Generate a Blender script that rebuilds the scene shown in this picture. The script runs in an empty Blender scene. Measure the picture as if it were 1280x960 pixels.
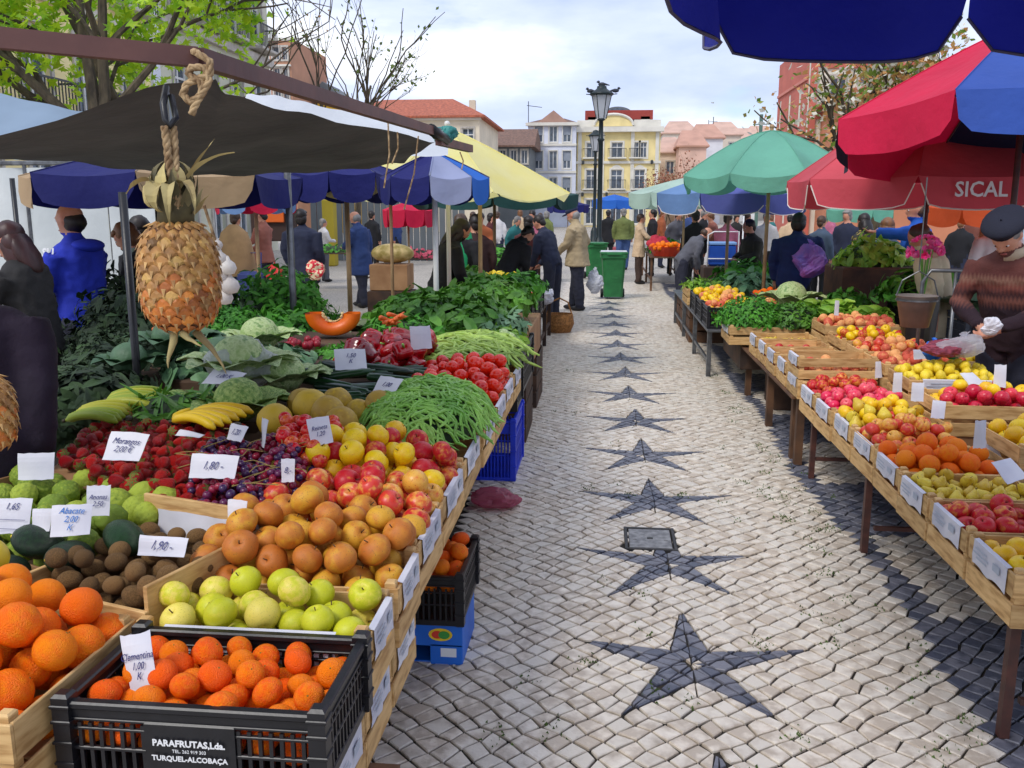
import bpy, math, random, bmesh
from mathutils import Vector, Matrix, noise
rng = random.Random(7)
PI = math.pi
sc = bpy.context.scene
R_ = math.radians
# ------------------------------------------------------------------ camera
F, CX, CY, EYE, HOR, VPX = 1120., 640., 480., 1.70, 262., 757.
PITCH = math.atan((CY-HOR)/F); YAW = math.atan((VPX-CX)/F*math.cos(PITCH))
cd = bpy.data.cameras.new('camera'); cam = bpy.data.objects.new('camera', cd); sc.collection.objects.link(cam)
cd.sensor_width = 36; cd.lens = 36*F/1280; cd.clip_start = .05; cd.clip_end = 3000
cam.location = (0, 0, EYE); cam.rotation_euler = (PI/2-PITCH, 0, YAW)
sc.camera = cam
# ------------------------------------------------------------------ sky, sun, exposure
SUN_EL, SUN_AZ = R_(48), R_(215)      # compass azimuth the sun stands at (0 = +Y, clockwise)
w = bpy.data.worlds.new('World'); sc.world = w; w.use_nodes = True
nt = w.node_tree; nt.nodes.clear()
def wn(t, **k):
    n = nt.nodes.new(t)
    for a, b in k.items(): setattr(n, a, b)
    return n
out = wn('ShaderNodeOutputWorld'); bg = wn('ShaderNodeBackground'); bg.inputs[1].default_value = .1
sky = wn('ShaderNodeTexSky', sky_type='NISHITA', sun_disc=False, sun_elevation=SUN_EL, sun_rotation=SUN_AZ)
tc = wn('ShaderNodeTexCoord'); mp = wn('ShaderNodeMapping'); mp.inputs['Scale'].default_value = (1.3, 1.3, 4.2)
mp.inputs['Location'].default_value = (.35, .1, .2)
n1 = wn('ShaderNodeTexNoise'); n1.inputs['Scale'].default_value = 1.9; n1.inputs['Detail'].default_value = 7; n1.inputs['Roughness'].default_value = .55
n2 = wn('ShaderNodeTexNoise'); n2.inputs['Scale'].default_value = 3.1; n2.inputs['Detail'].default_value = 6
r1 = wn('ShaderNodeValToRGB'); e = r1.color_ramp.elements; e[0].position = .36; e[0].color = (4.0, 4.8, 7.0, 1); e[1].position = .62; e[1].color = (8.3, 8.6, 9.3, 1)
m_ = e.new(.49); m_.color = (5.4, 6.1, 8.0, 1)
r2 = wn('ShaderNodeValToRGB'); e = r2.color_ramp.elements; e[0].position = .34; e[0].color = (0, 0, 0, 1); e[1].position = .44; e[1].color = (1, 1, 1, 1)
mx = wn('ShaderNodeMix', data_type='RGBA')
L = nt.links.new
L(tc.outputs['Generated'], mp.inputs[0]); L(mp.outputs[0], n1.inputs[0]); L(mp.outputs[0], n2.inputs[0])
L(n1.outputs[0], r1.inputs[0]); L(n2.outputs[0], r2.inputs[0])
L(r2.outputs[0], mx.inputs['Factor']); L(sky.outputs[0], mx.inputs[6]); L(r1.outputs[0], mx.inputs[7])
L(mx.outputs[2], bg.inputs[0]); L(bg.outputs[0], out.inputs[0])
sd = bpy.data.lights.new('sun', 'SUN'); sd.energy = 1.25; sd.angle = R_(16); sd.color = (1, .96, .9)
so = bpy.data.objects.new('sun', sd); sc.collection.objects.link(so)
sv = Vector((math.sin(SUN_AZ)*math.cos(SUN_EL), math.cos(SUN_AZ)*math.cos(SUN_EL), math.sin(SUN_EL)))
so.rotation_euler = sv.to_track_quat('Z', 'Y').to_euler(); so.location = (0, 0, 30)
vs = sc.view_settings; vs.view_transform = 'Standard'; vs.look = 'None'; vs.gamma = 1; vs.exposure = .62
sc.cycles.use_denoising = True; sc.cycles.max_bounces = 6; sc.cycles.transparent_max_bounces = 8
# ------------------------------------------------------------------ measuring helpers: where a sight line meets a height or a distance
def ray(px, py):
    cy_, sy_, cp, sp = math.cos(YAW), math.sin(YAW), math.cos(PITCH), math.sin(PITCH)
    a, b = (px-CX)/F, (CY-py)/F
    return Vector((-sy_*cp+a*cy_-b*sy_*sp, cy_*cp+a*sy_+b*cy_*sp, -sp+b*cp))
def G(px, py, h=0.):
    d = ray(px, py); t = (h-EYE)/d.z; return Vector((t*d.x, t*d.y, h))
def D(px, py, Y):
    d = ray(px, py); t = Y/d.y; return Vector((t*d.x, Y, EYE+t*d.z))
# ------------------------------------------------------------------ object helpers
col = sc.collection
def tag(o, label=None, cat=None, group=None, kind=None):
    if label: o['label'] = label
    if cat: o['category'] = cat
    if group: o['group'] = group
    if kind: o['kind'] = kind
    return o
def ob(name, me, parent=None, loc=(0, 0, 0), rot=(0, 0, 0), scale=None):
    o = bpy.data.objects.new(name, me); col.objects.link(o)
    if parent is not None: o.parent = parent
    o.location = loc; o.rotation_euler = rot
    if scale is not None: o.scale = (scale,)*3 if isinstance(scale, (int, float)) else scale
    return o
def thing(name, label, cat, loc=(0, 0, 0), rz=0., group=None, rot=None):
    o = bpy.data.objects.new(name, None); col.objects.link(o); o.location = loc
    o.rotation_euler = rot if rot is not None else (0, 0, rz); o.empty_display_size = .1
    return tag(o, label, cat, group)
def kids(o): return [c for c in col.objects if c.parent == o]
class MB:
    def __init__(s): s.v = []; s.f = []; s.m = []
    def add(s, vs, fs, m=0, M=None):
        b = len(s.v)
        s.v += [tuple(M @ Vector(p)) if M is not None else tuple(p) for p in vs]
        s.f += [tuple(b+i for i in f) for f in fs]; s.m += [m]*len(fs)
        return s
    def box(s, c, d, m=0, M=None):
        x, y, z = c; a, b, h = d[0]/2, d[1]/2, d[2]/2
        vs = [(x+i*a, y+j*b, z+k*h) for k in (-1, 1) for j in (-1, 1) for i in (-1, 1)]
        return s.add(vs, [(0, 2, 3, 1), (4, 5, 7, 6), (0, 1, 5, 4), (2, 6, 7, 3), (0, 4, 6, 2), (1, 3, 7, 5)], m, M)
    def bbox(s, c, d, bv=.004, m=0, M=None):   # box with chamfered vertical and top edges
        x, y, z = c; a, b, h = d[0]/2, d[1]/2, d[2]/2; bv = min(bv, a*.45, b*.45, h*.45)
        rings = [(a-bv, b-bv, -h), (a, b, -h+bv), (a, b, h-bv), (a-bv, b-bv, h)]
        vs = []
        for (p, q, r) in rings: vs += [(x-p, y-q, z+r), (x+p, y-q, z+r), (x+p, y+q, z+r), (x-p, y+q, z+r)]
        fs = [(3, 2, 1, 0), (12, 13, 14, 15)]
        for k in range(3):
            for i in range(4): fs.append((k*4+i, k*4+(i+1) % 4, k*4+4+(i+1) % 4, k*4+4+i))
        return s.add(vs, fs, m, M)
    def bar(s, p, q, w_, t, m=0):   # rectangular bar between two points
        p, q = Vector(p), Vector(q); d = q-p; l = d.length
        if l < 1e-6: return s
        M = Matrix.Translation((p+q)/2) @ d.to_track_quat('Z', 'Y').to_matrix().to_4x4()
        return s.box((0, 0, 0), (w_, t, l), m, M)
    def tube(s, pts, rad, seg=8, m=0, cap=True):
        pts = [Vector(p) for p in pts]; n = len(pts)
        if isinstance(rad, (int, float)): rad = [rad]*n
        b = len(s.v); up = Vector((0, 0, 1)); x = None
        for i, p in enumerate(pts):
            d = (pts[min(i+1, n-1)]-pts[max(i-1, 0)])
            d = d.normalized() if d.length > 1e-9 else up
            if x is None:
                x = d.cross(Vector((1, 0, 0)) if abs(d.x) < .8 else up).normalized()
            else:
                x = x-d*x.dot(d); x = x.normalized() if x.length > 1e-6 else d.orthogonal().normalized()
            y = d.cross(x)
            for k in range(seg):
                a = 2*PI*k/seg; s.v.append(tuple(p+(x*math.cos(a)+y*math.sin(a))*rad[i]))
        for i in range(n-1):
            for k in range(seg):
                s.f.append((b+i*seg+k, b+i*seg+(k+1) % seg, b+(i+1)*seg+(k+1) % seg, b+(i+1)*seg+k)); s.m.append(m)
        if cap:
            s.f.append(tuple(b+k for k in reversed(range(seg)))); s.m.append(m)
            s.f.append(tuple(b+(n-1)*seg+k for k in range(seg))); s.m.append(m)
        return s
    def lathe(s, prof, seg=16, m=0, M=None, closed=False):   # prof: (r, z) from bottom to top
        vs = []; fs = []
        for r, z in prof:
            for k in range(seg):
                a = 2*PI*k/seg; vs.append((r*math.cos(a), r*math.sin(a), z))
        for i in range(len(prof)-1):
            for k in range(seg):
                fs.append((i*seg+k, i*seg+(k+1) % seg, (i+1)*seg+(k+1) % seg, (i+1)*seg+k))
        if not closed:
            if prof[0][0] > 1e-5: fs.append(tuple(reversed(range(seg))))
            if prof[-1][0] > 1e-5: fs.append(tuple((len(prof)-1)*seg+k for k in range(seg)))
        return s.add(vs, fs, m, M)
    def ell(s, c, r, seg=12, rings=8, m=0, M=None):
        prof = [(math.sin(PI*i/rings), -math.cos(PI*i/rings)) for i in range(rings+1)]
        T = Matrix.Translation(c) @ Matrix.Diagonal((*r, 1))
        if M is not None: T = M @ T
        return s.lathe([(max(a, 1e-4), b) for a, b in prof], seg, m, T)
    def mesh(s, name, mats, smooth=False):
        me = bpy.data.meshes.new(name); me.from_pydata(s.v, [], s.f)
        for mt in (mats if isinstance(mats, (list, tuple)) else [mats]): me.materials.append(mt)
        me.polygons.foreach_set('material_index', s.m)
        if smooth: me.polygons.foreach_set('use_smooth', [True]*len(s.f))
        me.update(); return me
    def build(s, name, mats, parent=None, smooth=False, loc=(0, 0, 0), rot=(0, 0, 0)):
        return ob(name, s.mesh(name, mats, smooth), parent, loc, rot)
def copytree(o, parent=None, ch=None):
    c = o.copy(); col.objects.link(c); c.parent = parent
    for k in CH.get(o.name, []) if ch is None else ch: copytree(k, c)
    return c
CH = {}
# ------------------------------------------------------------------ materials
MC = {}
def M(name, c1, c2=None, scale=8., rough=.6, bump=0., bs=60., rnd=0., metal=0., sss=0., transl=0., stretch=(1, 1, 1), lo=.35, hi=.65, vary=0., spec=.5, island=False, c3=None, detail=4., bdist=.002, trans=0., alpha=1., coord='Object', speck=None, sps=30.):
    if name in MC: return MC[name]
    m = bpy.data.materials.new(name); m.use_nodes = True; MC[name] = m
    t = m.node_tree; nd = t.nodes; b = nd['Principled BSDF']; lk = t.links.new
    b.inputs['Roughness'].default_value = rough; b.inputs['Metallic'].default_value = metal
    b.inputs['Specular IOR Level'].default_value = spec; b.inputs['Alpha'].default_value = alpha
    if trans: b.inputs['Transmission Weight'].default_value = trans
    if sss: b.inputs['Subsurface Weight'].default_value = sss; b.inputs['Subsurface Scale'].default_value = .01
    co = nd.new('ShaderNodeTexCoord'); ma = nd.new('ShaderNodeMapping'); ma.inputs['Scale'].default_value = stretch; lk(co.outputs[coord], ma.inputs[0])
    oi = nd.new('ShaderNodeObjectInfo')
    rsrc = oi.outputs['Random']
    if island:
        ge = nd.new('ShaderNodeNewGeometry'); ad = nd.new('ShaderNodeMath'); ad.operation = 'ADD'; fr = nd.new('ShaderNodeMath'); fr.operation = 'FRACT'
        lk(ge.outputs['Random Per Island'], ad.inputs[0]); lk(oi.outputs['Random'], ad.inputs[1]); lk(ad.outputs[0], fr.inputs[0]); rsrc = fr.outputs[0]
    tra = nd.new('ShaderNodeVectorMath'); tra.operation = 'ADD'
    sc3 = nd.new('ShaderNodeVectorMath'); sc3.operation = 'SCALE'; sc3.inputs['Scale'].default_value = 37.; cx = nd.new('ShaderNodeCombineXYZ')
    for i in range(3): lk(oi.outputs['Random'], cx.inputs[i])
    lk(cx.outputs[0], sc3.inputs[0]); lk(ma.outputs[0], tra.inputs[0]); lk(sc3.outputs[0], tra.inputs[1])
    colsock = None
    if c2 is not None:
        no = nd.new('ShaderNodeTexNoise'); no.inputs['Scale'].default_value = scale; no.inputs['Detail'].default_value = detail
        lk(tra.outputs[0], no.inputs[0]); fac = no.outputs[0]
        if rnd:
            mm = nd.new('ShaderNodeMath'); mm.operation = 'MULTIPLY_ADD'; lk(rsrc, mm.inputs[0]); mm.inputs[1].default_value = rnd; mm.inputs[2].default_value = -rnd/2
            a2 = nd.new('ShaderNodeMath'); a2.operation = 'ADD'; lk(mm.outputs[0], a2.inputs[0]); lk(fac, a2.inputs[1]); fac = a2.outputs[0]
        rp = nd.new('ShaderNodeValToRGB'); el = rp.color_ramp.elements
        el[0].position = lo; el[0].color = (*c1, 1); el[1].position = hi; el[1].color = (*c2, 1)
        if c3: q = el.new((lo+hi)/2); q.color = (*c3, 1)
        lk(fac, rp.inputs[0]); colsock = rp.outputs[0]
    else:
        rg = nd.new('ShaderNodeRGB'); rg.outputs[0].default_value = (*c1, 1); colsock = rg.outputs[0]
    if speck:
        ns = nd.new('ShaderNodeTexNoise'); ns.inputs['Scale'].default_value = sps; ns.inputs['Detail'].default_value = 2; lk(tra.outputs[0], ns.inputs[0])
        rs = nd.new('ShaderNodeValToRGB'); es = rs.color_ramp.elements; es[0].position = .60; es[0].color = (0, 0, 0, 1); es[1].position = .70; es[1].color = (.75, .75, .75, 1); lk(ns.outputs[0], rs.inputs[0])
        mk = nd.new('ShaderNodeMix'); mk.data_type = 'RGBA'; lk(rs.outputs[0], mk.inputs['Factor']); lk(colsock, mk.inputs[6]); mk.inputs[7].default_value = (*speck, 1); colsock = mk.outputs[2]
    if vary:
        hs = nd.new('ShaderNodeHueSaturation'); mr = nd.new('ShaderNodeMapRange'); lk(rsrc, mr.inputs[0])
        mr.inputs[3].default_value = 1-vary; mr.inputs[4].default_value = 1+vary; lk(mr.outputs[0], hs.inputs['Value']); lk(colsock, hs.inputs['Color']); colsock = hs.outputs[0]
    lk(colsock, b.inputs['Base Color'])
    if bump:
        nb = nd.new('ShaderNodeTexNoise'); nb.inputs['Scale'].default_value = bs; nb.inputs['Detail'].default_value = 5; lk(tra.outputs[0], nb.inputs[0])
        bp = nd.new('ShaderNodeBump'); bp.inputs['Strength'].default_value = bump; bp.inputs['Distance'].default_value = bdist; lk(nb.outputs[0], bp.inputs['Height']); lk(bp.outputs[0], b.inputs['Normal'])
    if transl:
        tr = nd.new('ShaderNodeBsdfTranslucent'); ms = nd.new('ShaderNodeMixShader'); ms.inputs[0].default_value = transl
        lk(colsock, tr.inputs[0]); lk(b.outputs[0], ms.inputs[1]); lk(tr.outputs[0], ms.inputs[2]); lk(ms.outputs[0], nd['Material Output'].inputs[0])
    return m
def S(r, g, b):   # sRGB 0-255 to linear
    return tuple(((c/255+.055)/1.055)**2.4 if c > 10 else c/255/12.92 for c in (r, g, b))
wood = M('crate_wood', S(218, 180, 122), S(176, 134, 80), 9, .7, .5, 40, stretch=(1, 1, 6), vary=.16, c3=S(206, 166, 108))
wood_dk = M('dark_wood', S(86, 60, 42), S(52, 38, 30), 6, .75, .5, 30, vary=.2)
stand_wood = M('brown_stand_wood', S(110, 76, 50), S(70, 48, 34), 5, .75, .5, 30, vary=.2)
paper = M('white_paper', S(222, 220, 224), S(196, 196, 206), 5, .7, .3, 12, bdist=.004)
cardm = M('cardboard', S(172, 132, 92), S(146, 106, 70), 4, .8, .3, 30)
ink = M('blue_ink', S(40, 44, 110), None, rough=.5)
blackpl = M('black_plastic', S(28, 28, 32), S(20, 20, 24), 20, .38, .2, 80)
white_print = M('white_print', S(228, 228, 228))
steel = M('grey_steel', S(120, 122, 124), S(84, 84, 86), 12, .4, metal=.7)
rust = M('rusty_brown_paint', S(88, 50, 40), S(66, 40, 34), 14, .55, .4, 60)
rope_m = M('rope', S(196, 168, 126), S(120, 92, 62), 60, .9, .5, 200)
plastic_clear = M('clear_plastic_bag', S(225, 225, 230), None, rough=.25, transl=.4, alpha=.45)
# ================================================================== GROUND
limestone = M('limestone_cobble', S(232, 222, 206), S(184, 170, 152), 16, .42, .7, 90, rnd=.35, vary=.17, island=True, c3=S(214, 202, 185), bdist=.003)
basalt = M('basalt_cobble', S(124, 124, 134), S(72, 75, 88), 18, .42, .7, 90, rnd=.6, vary=.3, island=True, bdist=.003)
joint = M('sand_joint', S(54, 47, 38), S(30, 27, 23), 9, .95, .8, 60, bdist=.004)
def ground_mat():
    m = bpy.data.materials.new('far_paving'); m.use_nodes = True; t = m.node_tree; nd = t.nodes; b = nd['Principled BSDF']; lk = t.links.new
    b.inputs['Roughness'].default_value = .7
    co = nd.new('ShaderNodeTexCoord'); ma = nd.new('ShaderNodeMapping'); ma.inputs['Rotation'].default_value = (0, 0, PI/4)
    vo = nd.new('ShaderNodeTexVoronoi'); vo.inputs['Scale'].default_value = 10; vo.feature = 'DISTANCE_TO_EDGE'; vo.inputs['Randomness'].default_value = .4
    rp = nd.new('ShaderNodeValToRGB'); el = rp.color_ramp.elements; el[0].position = .02; el[0].color = (*S(90, 82, 70), 1); el[1].position = .09; el[1].color = (*S(184, 176, 164), 1)
    no = nd.new('ShaderNodeTexNoise'); no.inputs['Scale'].default_value = 1.2; no.inputs['Detail'].default_value = 8
    hs = nd.new('ShaderNodeHueSaturation'); mr = nd.new('ShaderNodeMapRange'); mr.inputs[3].default_value = .7; mr.inputs[4].default_value = 1.25
    lk(co.outputs['Object'], ma.inputs[0]); lk(ma.outputs[0], vo.inputs[0]); lk(vo.outputs[0], rp.inputs[0]); lk(co.outputs['Object'], no.inputs[0]); lk(no.outputs[0], mr.inputs[0])
    lk(mr.outputs[0], hs.inputs['Value']); lk(rp.outputs[0], hs.inputs['Color']); lk(hs.outputs[0], b.inputs['Base Color'])
    return m
g = MB(); gx = [-900, -1.15, 3.4, 900]; gy = [-60, 1.6, 21.5, 1500]
for i in range(3):
    for j in range(3):
        if i == 1 and j == 1: continue
        g.add([(gx[i], gy[j], 0), (gx[i+1], gy[j], 0), (gx[i+1], gy[j+1], 0), (gx[i], gy[j+1], 0)], [(0, 1, 2, 3)])
ground = g.build('ground', ground_mat()); tag(ground, kind='structure')
g = MB(); g.add([(-1.15, 1.6, -.008), (3.4, 1.6, -.008), (3.4, 21.5, -.008), (-1.15, 21.5, -.008)], [(0, 1, 2, 3)])
pave = g.build('pavement', joint); tag(pave, 'walkway of pale cobblestones with dark star pattern', kind='structure')
def starpoly(cx, cy):
    P = []; hr = random.Random(int(cy*100))
    for k in range(10):
        a = PI/2+k*PI/5; r = (.475, .128)[k % 2]*hr.uniform(.93, 1.06); a += hr.uniform(-.035, .035)
        P.append((cx+r*math.cos(a), cy+r*math.sin(a)))
    return P
STARS = [(.36-.02*(y-3.2), y) for y in [2.17, 3.20, 4.19, 5.15, 6.17, 7.2, 8.26, 9.32, 10.36, 11.4, 12.45, 13.5, 14.55, 15.6, 16.65, 17.7]]
SP = {s: starpoly(*s) for s in STARS}
def clip(poly, a, b, keep_left=True):
    out_ = []; n = len(poly); sgn = 1 if keep_left else -1
    d = [sgn*((b[0]-a[0])*(p[1]-a[1])-(b[1]-a[1])*(p[0]-a[0])) for p in poly]
    for i in range(n):
        j = (i+1) % n
        if d[i] >= 0: out_.append(poly[i])
        if (d[i] >= 0) != (d[j] >= 0):
            t = d[i]/(d[i]-d[j]); out_.append((poly[i][0]+t*(poly[j][0]-poly[i][0]), poly[i][1]+t*(poly[j][1]-poly[i][1])))
    return out_
def area(p): return abs(sum(p[i][0]*p[(i+1) % len(p)][1]-p[(i+1) % len(p)][0]*p[i][1] for i in range(len(p))))/2
stones = []   # (poly, dark)
def emit(poly, dark, gap=.0047):
    if len(poly) < 3 or area(poly) < .00035: return
    cx = sum(p[0] for p in poly)/len(poly); cy = sum(p[1] for p in poly)/len(poly)
    q = []; jt = random.Random(int(cx*9973+cy*7717)); poly = [(p[0]+jt.uniform(-.003, .003), p[1]+jt.uniform(-.003, .003)) for p in poly]
    for p in poly:
        dx, dy = p[0]-cx, p[1]-cy; l = math.hypot(dx, dy) or 1; k = max(.25, (l-gap*1.35)/l); q.append((cx+dx*k, cy+dy*k))
    stones.append((q, dark, (cx, cy)))
s_ = .070
def node(i, j):
    a = i*s_; b = j*s_
    x = (a-b)*.7071; y = (a+b)*.7071
    x2 = x+.03*math.sin(y*2.1+x*.9)+.008*math.sin(y*6.7); y2 = y+.045*math.sin(x*3.2+.7)+.008*math.sin(x*8.1+y*2)
    h = random.Random(i*7919+j*104729+5)
    return (x2+h.uniform(-.0115, .0115), y2+h.uniform(-.0115, .0115))
def dark_border(x, y):
    e_ = 1.30+.035*math.sin(y*1.9)
    if x < e_: return False
    if x < e_+.11: return True
    return ((y-2.75) % 1.94) < .95 and x < 3.2
span = int(28/s_)+60
for i in range(-10, 330):
    for j in range(-50, 330):
        a, b = i*s_, j*s_; x = (a-b)*.7071; y = (a+b)*.7071
        if not (-1.1 < x < 3.3 and 1.7 < y < 21.5): continue
        if x > 1.9 and y > 9: continue
        if x < -.75 and y < 8: continue
        cell = [node(i, j), node(i+1, j), node(i+1, j+1), node(i, j+1)]
        cx = sum(p[0] for p in cell)/4; cy = sum(p[1] for p in cell)/4
        if .145 < cx < .385 and 4.37 < cy < 4.66: continue
        st = None
        for S0 in STARS:
            if abs(cx-S0[0]) < .56 and abs(cy-S0[1]) < .56: st = S0
        if st is None: emit(cell, dark_border(cx, cy)); continue
        P = SP[st]; c0 = st
        if not any(len(clip(clip(clip(cell, c0, P[k], True), c0, P[(k+1) % 10], False), P[k], P[(k+1) % 10], True)) >= 3 for k in range(10)): emit(cell, dark_border(cx, cy)); continue
        for k in range(10):
            A, B = P[k], P[(k+1) % 10]
            sec = clip(clip(cell, c0, A, True), c0, B, False) if True else None
            if len(sec) < 3: continue
            ins = clip(sec, A, B, True); outp = clip(sec, A, B, False)
            stc = 1 if len(ins) >= 3 and math.hypot(sum(p[0] for p in ins)/len(ins)-st[0], sum(p[1] for p in ins)/len(ins)-st[1]) < .035 else 0
            if len(ins) >= 3: emit(ins, not stc)
            if len(outp) >= 3: emit(outp, False)
# merge of the outside pieces of one cell is left to the joints: they read as cut stones
def stone_geo(mb, q, c, rr, m=0, off=(0, 0)):
    n = len(q); cx, cy = c; h = rr.uniform(-.0012, .0018); tx, ty = rr.uniform(-.018, .018), rr.uniform(-.018, .018)
    vs = [(x-off[0], y-off[1], -.008) for x, y in q]
    vs += [(x-off[0], y-off[1], -.001+h*.5) for x, y in q]
    vs += [(cx+(x-cx)*.90-off[0], cy+(y-cy)*.90-off[1], .0025+h+tx*(x-cx)+ty*(y-cy)) for x, y in q]
    fs = []
    for k in range(n):
        k2 = (k+1) % n; fs += [(k, k2, n+k2, n+k), (n+k, n+k2, 2*n+k2, 2*n+k)]
    fs.append(tuple(2*n+k for k in range(n)))
    mb.add(vs, fs, m)
stones.sort(key=lambda s: s[2][1]*1.0+max(0, abs(s[2][0]-.8)-1.2)*3 + (9 if s[2][1] < 2.35 or s[2][0] < -.7 else 0))
bulk = MB()
for k, (q, dk, c) in enumerate(stones):
    rr = random.Random(k)
    if k < 300:
        mb = MB(); stone_geo(mb, q, c, rr, 0, c)
        mb.build('cobblestone', basalt if dk else limestone, pave, loc=(c[0], c[1], 0))
    else: stone_geo(bulk, q, c, rr, 1 if dk else 0)
o = bulk.build('cobblestones', [limestone, basalt], pave); tag(o, kind='stuff')
# moss and grass in the joints
moss = M('moss', S(92, 118, 52), S(60, 80, 34), 30, .9, vary=.2, island=True)
mb = MB(); rr = random.Random(3)
for k in range(85):
    x = rr.gauss(1.12, .12) if k % 3 else rr.uniform(-.5, 1.3); y = 2.4+abs(rr.gauss(0, 3.2))
    if y > 14: continue
    for q in range(rr.randint(6, 26)):
        px, py = x+rr.gauss(0, .025), y+rr.gauss(0, .035); a = rr.uniform(0, PI); l = rr.uniform(.004, .009)
        dx, dy = math.cos(a)*l, math.sin(a)*l
        mb.add([(px-dx, py-dy, .0), (px+dx, py+dy, .0), (px+dx*.3+rr.uniform(-.004, .004), py+dy*.3, rr.uniform(.007, .014))], [(0, 1, 2)])
tag(mb.build('moss', moss), 'green moss and grass blades in the joints of the cobbles', kind='stuff')
# inspection cover
iron = M('cast_iron', S(150, 148, 146), S(104, 102, 102), 25, .45, .5, 120, metal=.3)
irondk = M('iron_frame', S(60, 58, 58), S(40, 40, 40), 20, .6)
mc = thing('manhole_cover', 'small rectangular metal inspection cover set into the paving above a dark star', 'manhole cover', (.265, 4.515, 0))
mb = MB()
for (x, y, a, b) in [(-.125, 0, .018, .32), (.125, 0, .018, .32), (0, -.15, .232, .018), (0, .15, .232, .018)]: mb.bbox((x, y, .0), (a, b, .018), .003)
mb.build('frame', irondk, mc)
mb = MB().bbox((0, 0, -.001), (.22, .27, .014), .004)
for sx in (-.08, .08): mb.box((sx, .0, .0065), (.02, .05, .002))
mb.build('lid', iron, mc)
mb = MB().box((.0, 0, .0075), (.03, .02, .003)); mb.build('keyhole', irondk, mc)
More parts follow.
